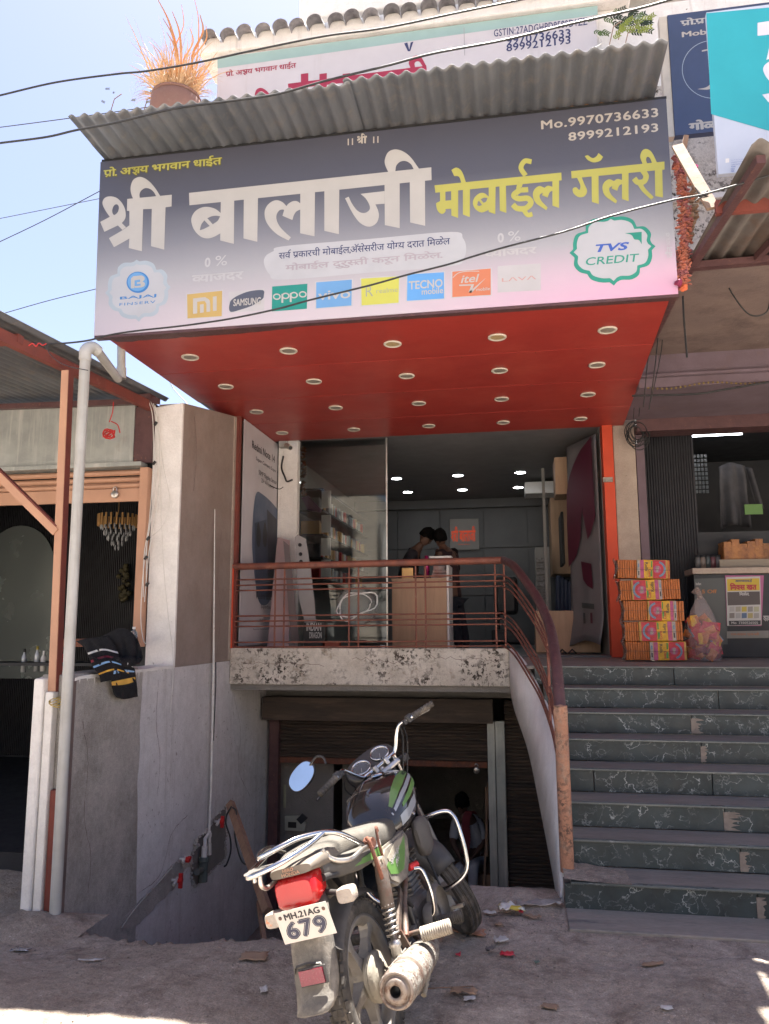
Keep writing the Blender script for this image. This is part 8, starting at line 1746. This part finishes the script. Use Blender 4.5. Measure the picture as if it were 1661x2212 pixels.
crumple('paper_scrap', 1083, 2038, .07, .05, .3, paperw, 'crumpled white paper scrap in front of the lowest step corner', 'paper', amp=.025); crumple('paper_scrap', 570, 2142, .035, .05, .4, paperw, 'small pointed white scrap below the torn cardboard', 'paper'); crumple('paper_scrap', 1014, 2170 - 8, .05, .035, .1, paperw, 'pale folded scrap near the bottom of the frame', 'paper')
crumple('paper_scrap', 1412, 2087, .12, .03, .35, card, 'thin pale strip of card on the ground in front of the stairs', 'paper'); crumple('paper_scrap', 1648, 1998, .12, .04, -.2, paperw, 'white strip of paper beside the bottom step at the right', 'paper', amp=.006); crumple('paper_scrap', 1078, 2001, .045, .03, .2, card, 'small tan scrap near the litter heap', 'paper')
crumple('foil_packet', 45, 2055, .10, .06, .2, mat('foil', (.5, .5, .52), (.35, .35, .38), 14, .25, .6), 'flattened silver packet on the ground at the far left', 'packet'); crumple('red_packet', 1096, 2066, .07, .045, .05, redp, 'glossy red snack packet on the ground', 'packet', amp=.015); crumple('red_packet', 990, 2066, .025, .03, .0, redp, 'tiny torn red scrap right of the muffler', 'packet')
crumple('green_scrap', 1160, 2084, .025, .02, .5, mat('green_scrap', (.12, .17, .14), None, 8, .6), 'tiny green scrap in front of the lowest step', 'paper'); crumple('card_strip', 196, 2078, .12, .025, .1, paperw, 'bent pale strip on the dirt at the left', 'strip'); crumple('paper_scrap', 1440, 2182, .05, .03, 0, paperw, 'pale chip low in front of the stairs', 'paper'); crumple('paper_scrap', 1188, 2180, .07, .05, -.2, card, 'tan torn scrap at the bottom of the frame', 'paper')
crumple('paper_scrap', 1060, 2060, .05, .03, .6, mat('lint', (.16, .14, .13), None, 20, .9), 'small grey tuft of lint by the red packet', 'lint', amp=.03)
c = gpt(1105, 1978); 
crumple('yellow_packet', 1105, 1976, .15, .08, .1, mat('packet_yellow', (.50, .40, .06), (.6, .58, .54), 9, .35, lo=.45, hi=.5), 'crumpled yellow and white packet on the litter heap', 'packet', amp=.05); crumple('plastic_sheet', 1165, 1962, .26, .07, .25, mat('sheet_plastic', (.42, .38, .35), None, 8, .25, alpha=.75), 'clear grey plastic sheet by the foot of the stair side', 'plastic', amp=.04)
crumple('paper_scrap', 1058, 1978, .07, .03, -.3, paperw, 'white scrap beside the front tyre', 'paper', amp=.02); crumple('paper_scrap', 1150, 1987, .10, .03, .2, card, 'brown bark like scrap on the litter heap', 'paper', amp=.02); crumple('paper_scrap', 1122, 1978, .045, .035, .9, redp, 'small red and white scrap on the litter heap', 'paper', amp=.03)
b = MB(); p0, p1 = gpt(925, 2138), gpt(1022, 2134); b.tube([p0 + Vector((0,0,.006)), p1 + Vector((0,0,.008))], .0025, 5); solo(b, 'twig', M['wood_raw'], 'thin straight twig on the ground right of the muffler', 'twig')
b = MB(); q = at(1537, 1477, Z=1.157); r2 = random.Random(1); b.prism([q + Vector(v) for v in ((-.03, 0, .006), (0, .006, .012), (.03, 0, .006), (.03, .02, .005), (0, .014, .012), (-.03, .02, .005))], (0, 0, .003)); solo(b, 'paper_knot', M['white'], 'small twisted white paper on the second step from the top', 'paper')
st_ = MB(); r2 = random.Random(77)
for k in range(4500):
    x = r2.uniform(-3.2, 2.4); y = r2.uniform(2.9, 5.0)
    if k % 5 == 0: x = r2.uniform(-.6, .3); y = r2.uniform(4.6, 5.1)
    if y > lerp_tab(RIM, x) - .05 and x < .75: y -= .5
    if x > .22 and y > 4.6: continue
    s_ = .0015 + .0065*r2.random()**4; z = gz(x, y); T = Matrix.Translation((x, y, z + s_*.2)) @ Matrix.Rotation(r2.random()*6, 4, Vector((r2.random(), r2.random(), 1)))
    st_.add([T @ Vector(v)*1.0 for v in ((-s_, 0, 0), (s_, 0, 0), (0, -s_*1.2, 0), (0, s_, 0), (0, 0, s_*.8), (0, 0, -s_))], [(0,2,4),(2,1,4),(1,3,4),(3,0,4)])
solo(st_, 'gravel', mat('gravel', (.30, .25, .21), (.18, .15, .13), 40, .9, rand=.2), 'scattered grit and small stones on the dirt', 'gravel', kind='stuff')
# dirt heaps: stair corner, foot of the pipe
def heap(x0, x1, y0, y1, z0, h, lab, name='dirt_pile', fn_=None):
    b = MB(); b.grid(lambda u, v: Vector((x0 + (x1-x0)*u, y0 + (y1-y0)*v, (z0 if z0 > .1 else gz(x0 + (x1-x0)*u, y0 + (y1-y0)*v, False)) + h*(fn_(u, v) if fn_ else math.sin(math.pi*u)*math.sin(math.pi*v))*(1 + .3*fbm(u*6, v*6, 2)) - .003)), 22, 14); return solo(b, name, M['dirt'], lab, 'dirt', kind='stuff')
heap(.232, .62, 4.96, 5.262, .168, .045, 'drift of dirt on the lowest step round the orange post', fn_=lambda u, v: (1 - u)**1.6*(.35 + .65*v))
heap(-.35, .24, 4.85, 5.35, -.02, .05, 'low heap of litter and dirt by the stair foot'); heap(-3.45, -2.70, 4.45, 5.02, -.2, .08, 'dirt heaped at the foot of the pipe')
b = MB(); 
for k in range(5): q = gpt(95 + 14*k, 1993 - 3*k); b.box(q - Vector((.03, .02, .01)), q + Vector((.03*r2.random() + .01, .02, .012)), Matrix.Identity(4), bev=.004)
solo(b, 'rubble', M['cement'], 'few broken chips at the foot of the white wall end', 'rubble', kind='stuff')
# marks: flush floor drips etc. on the wall are in its materials
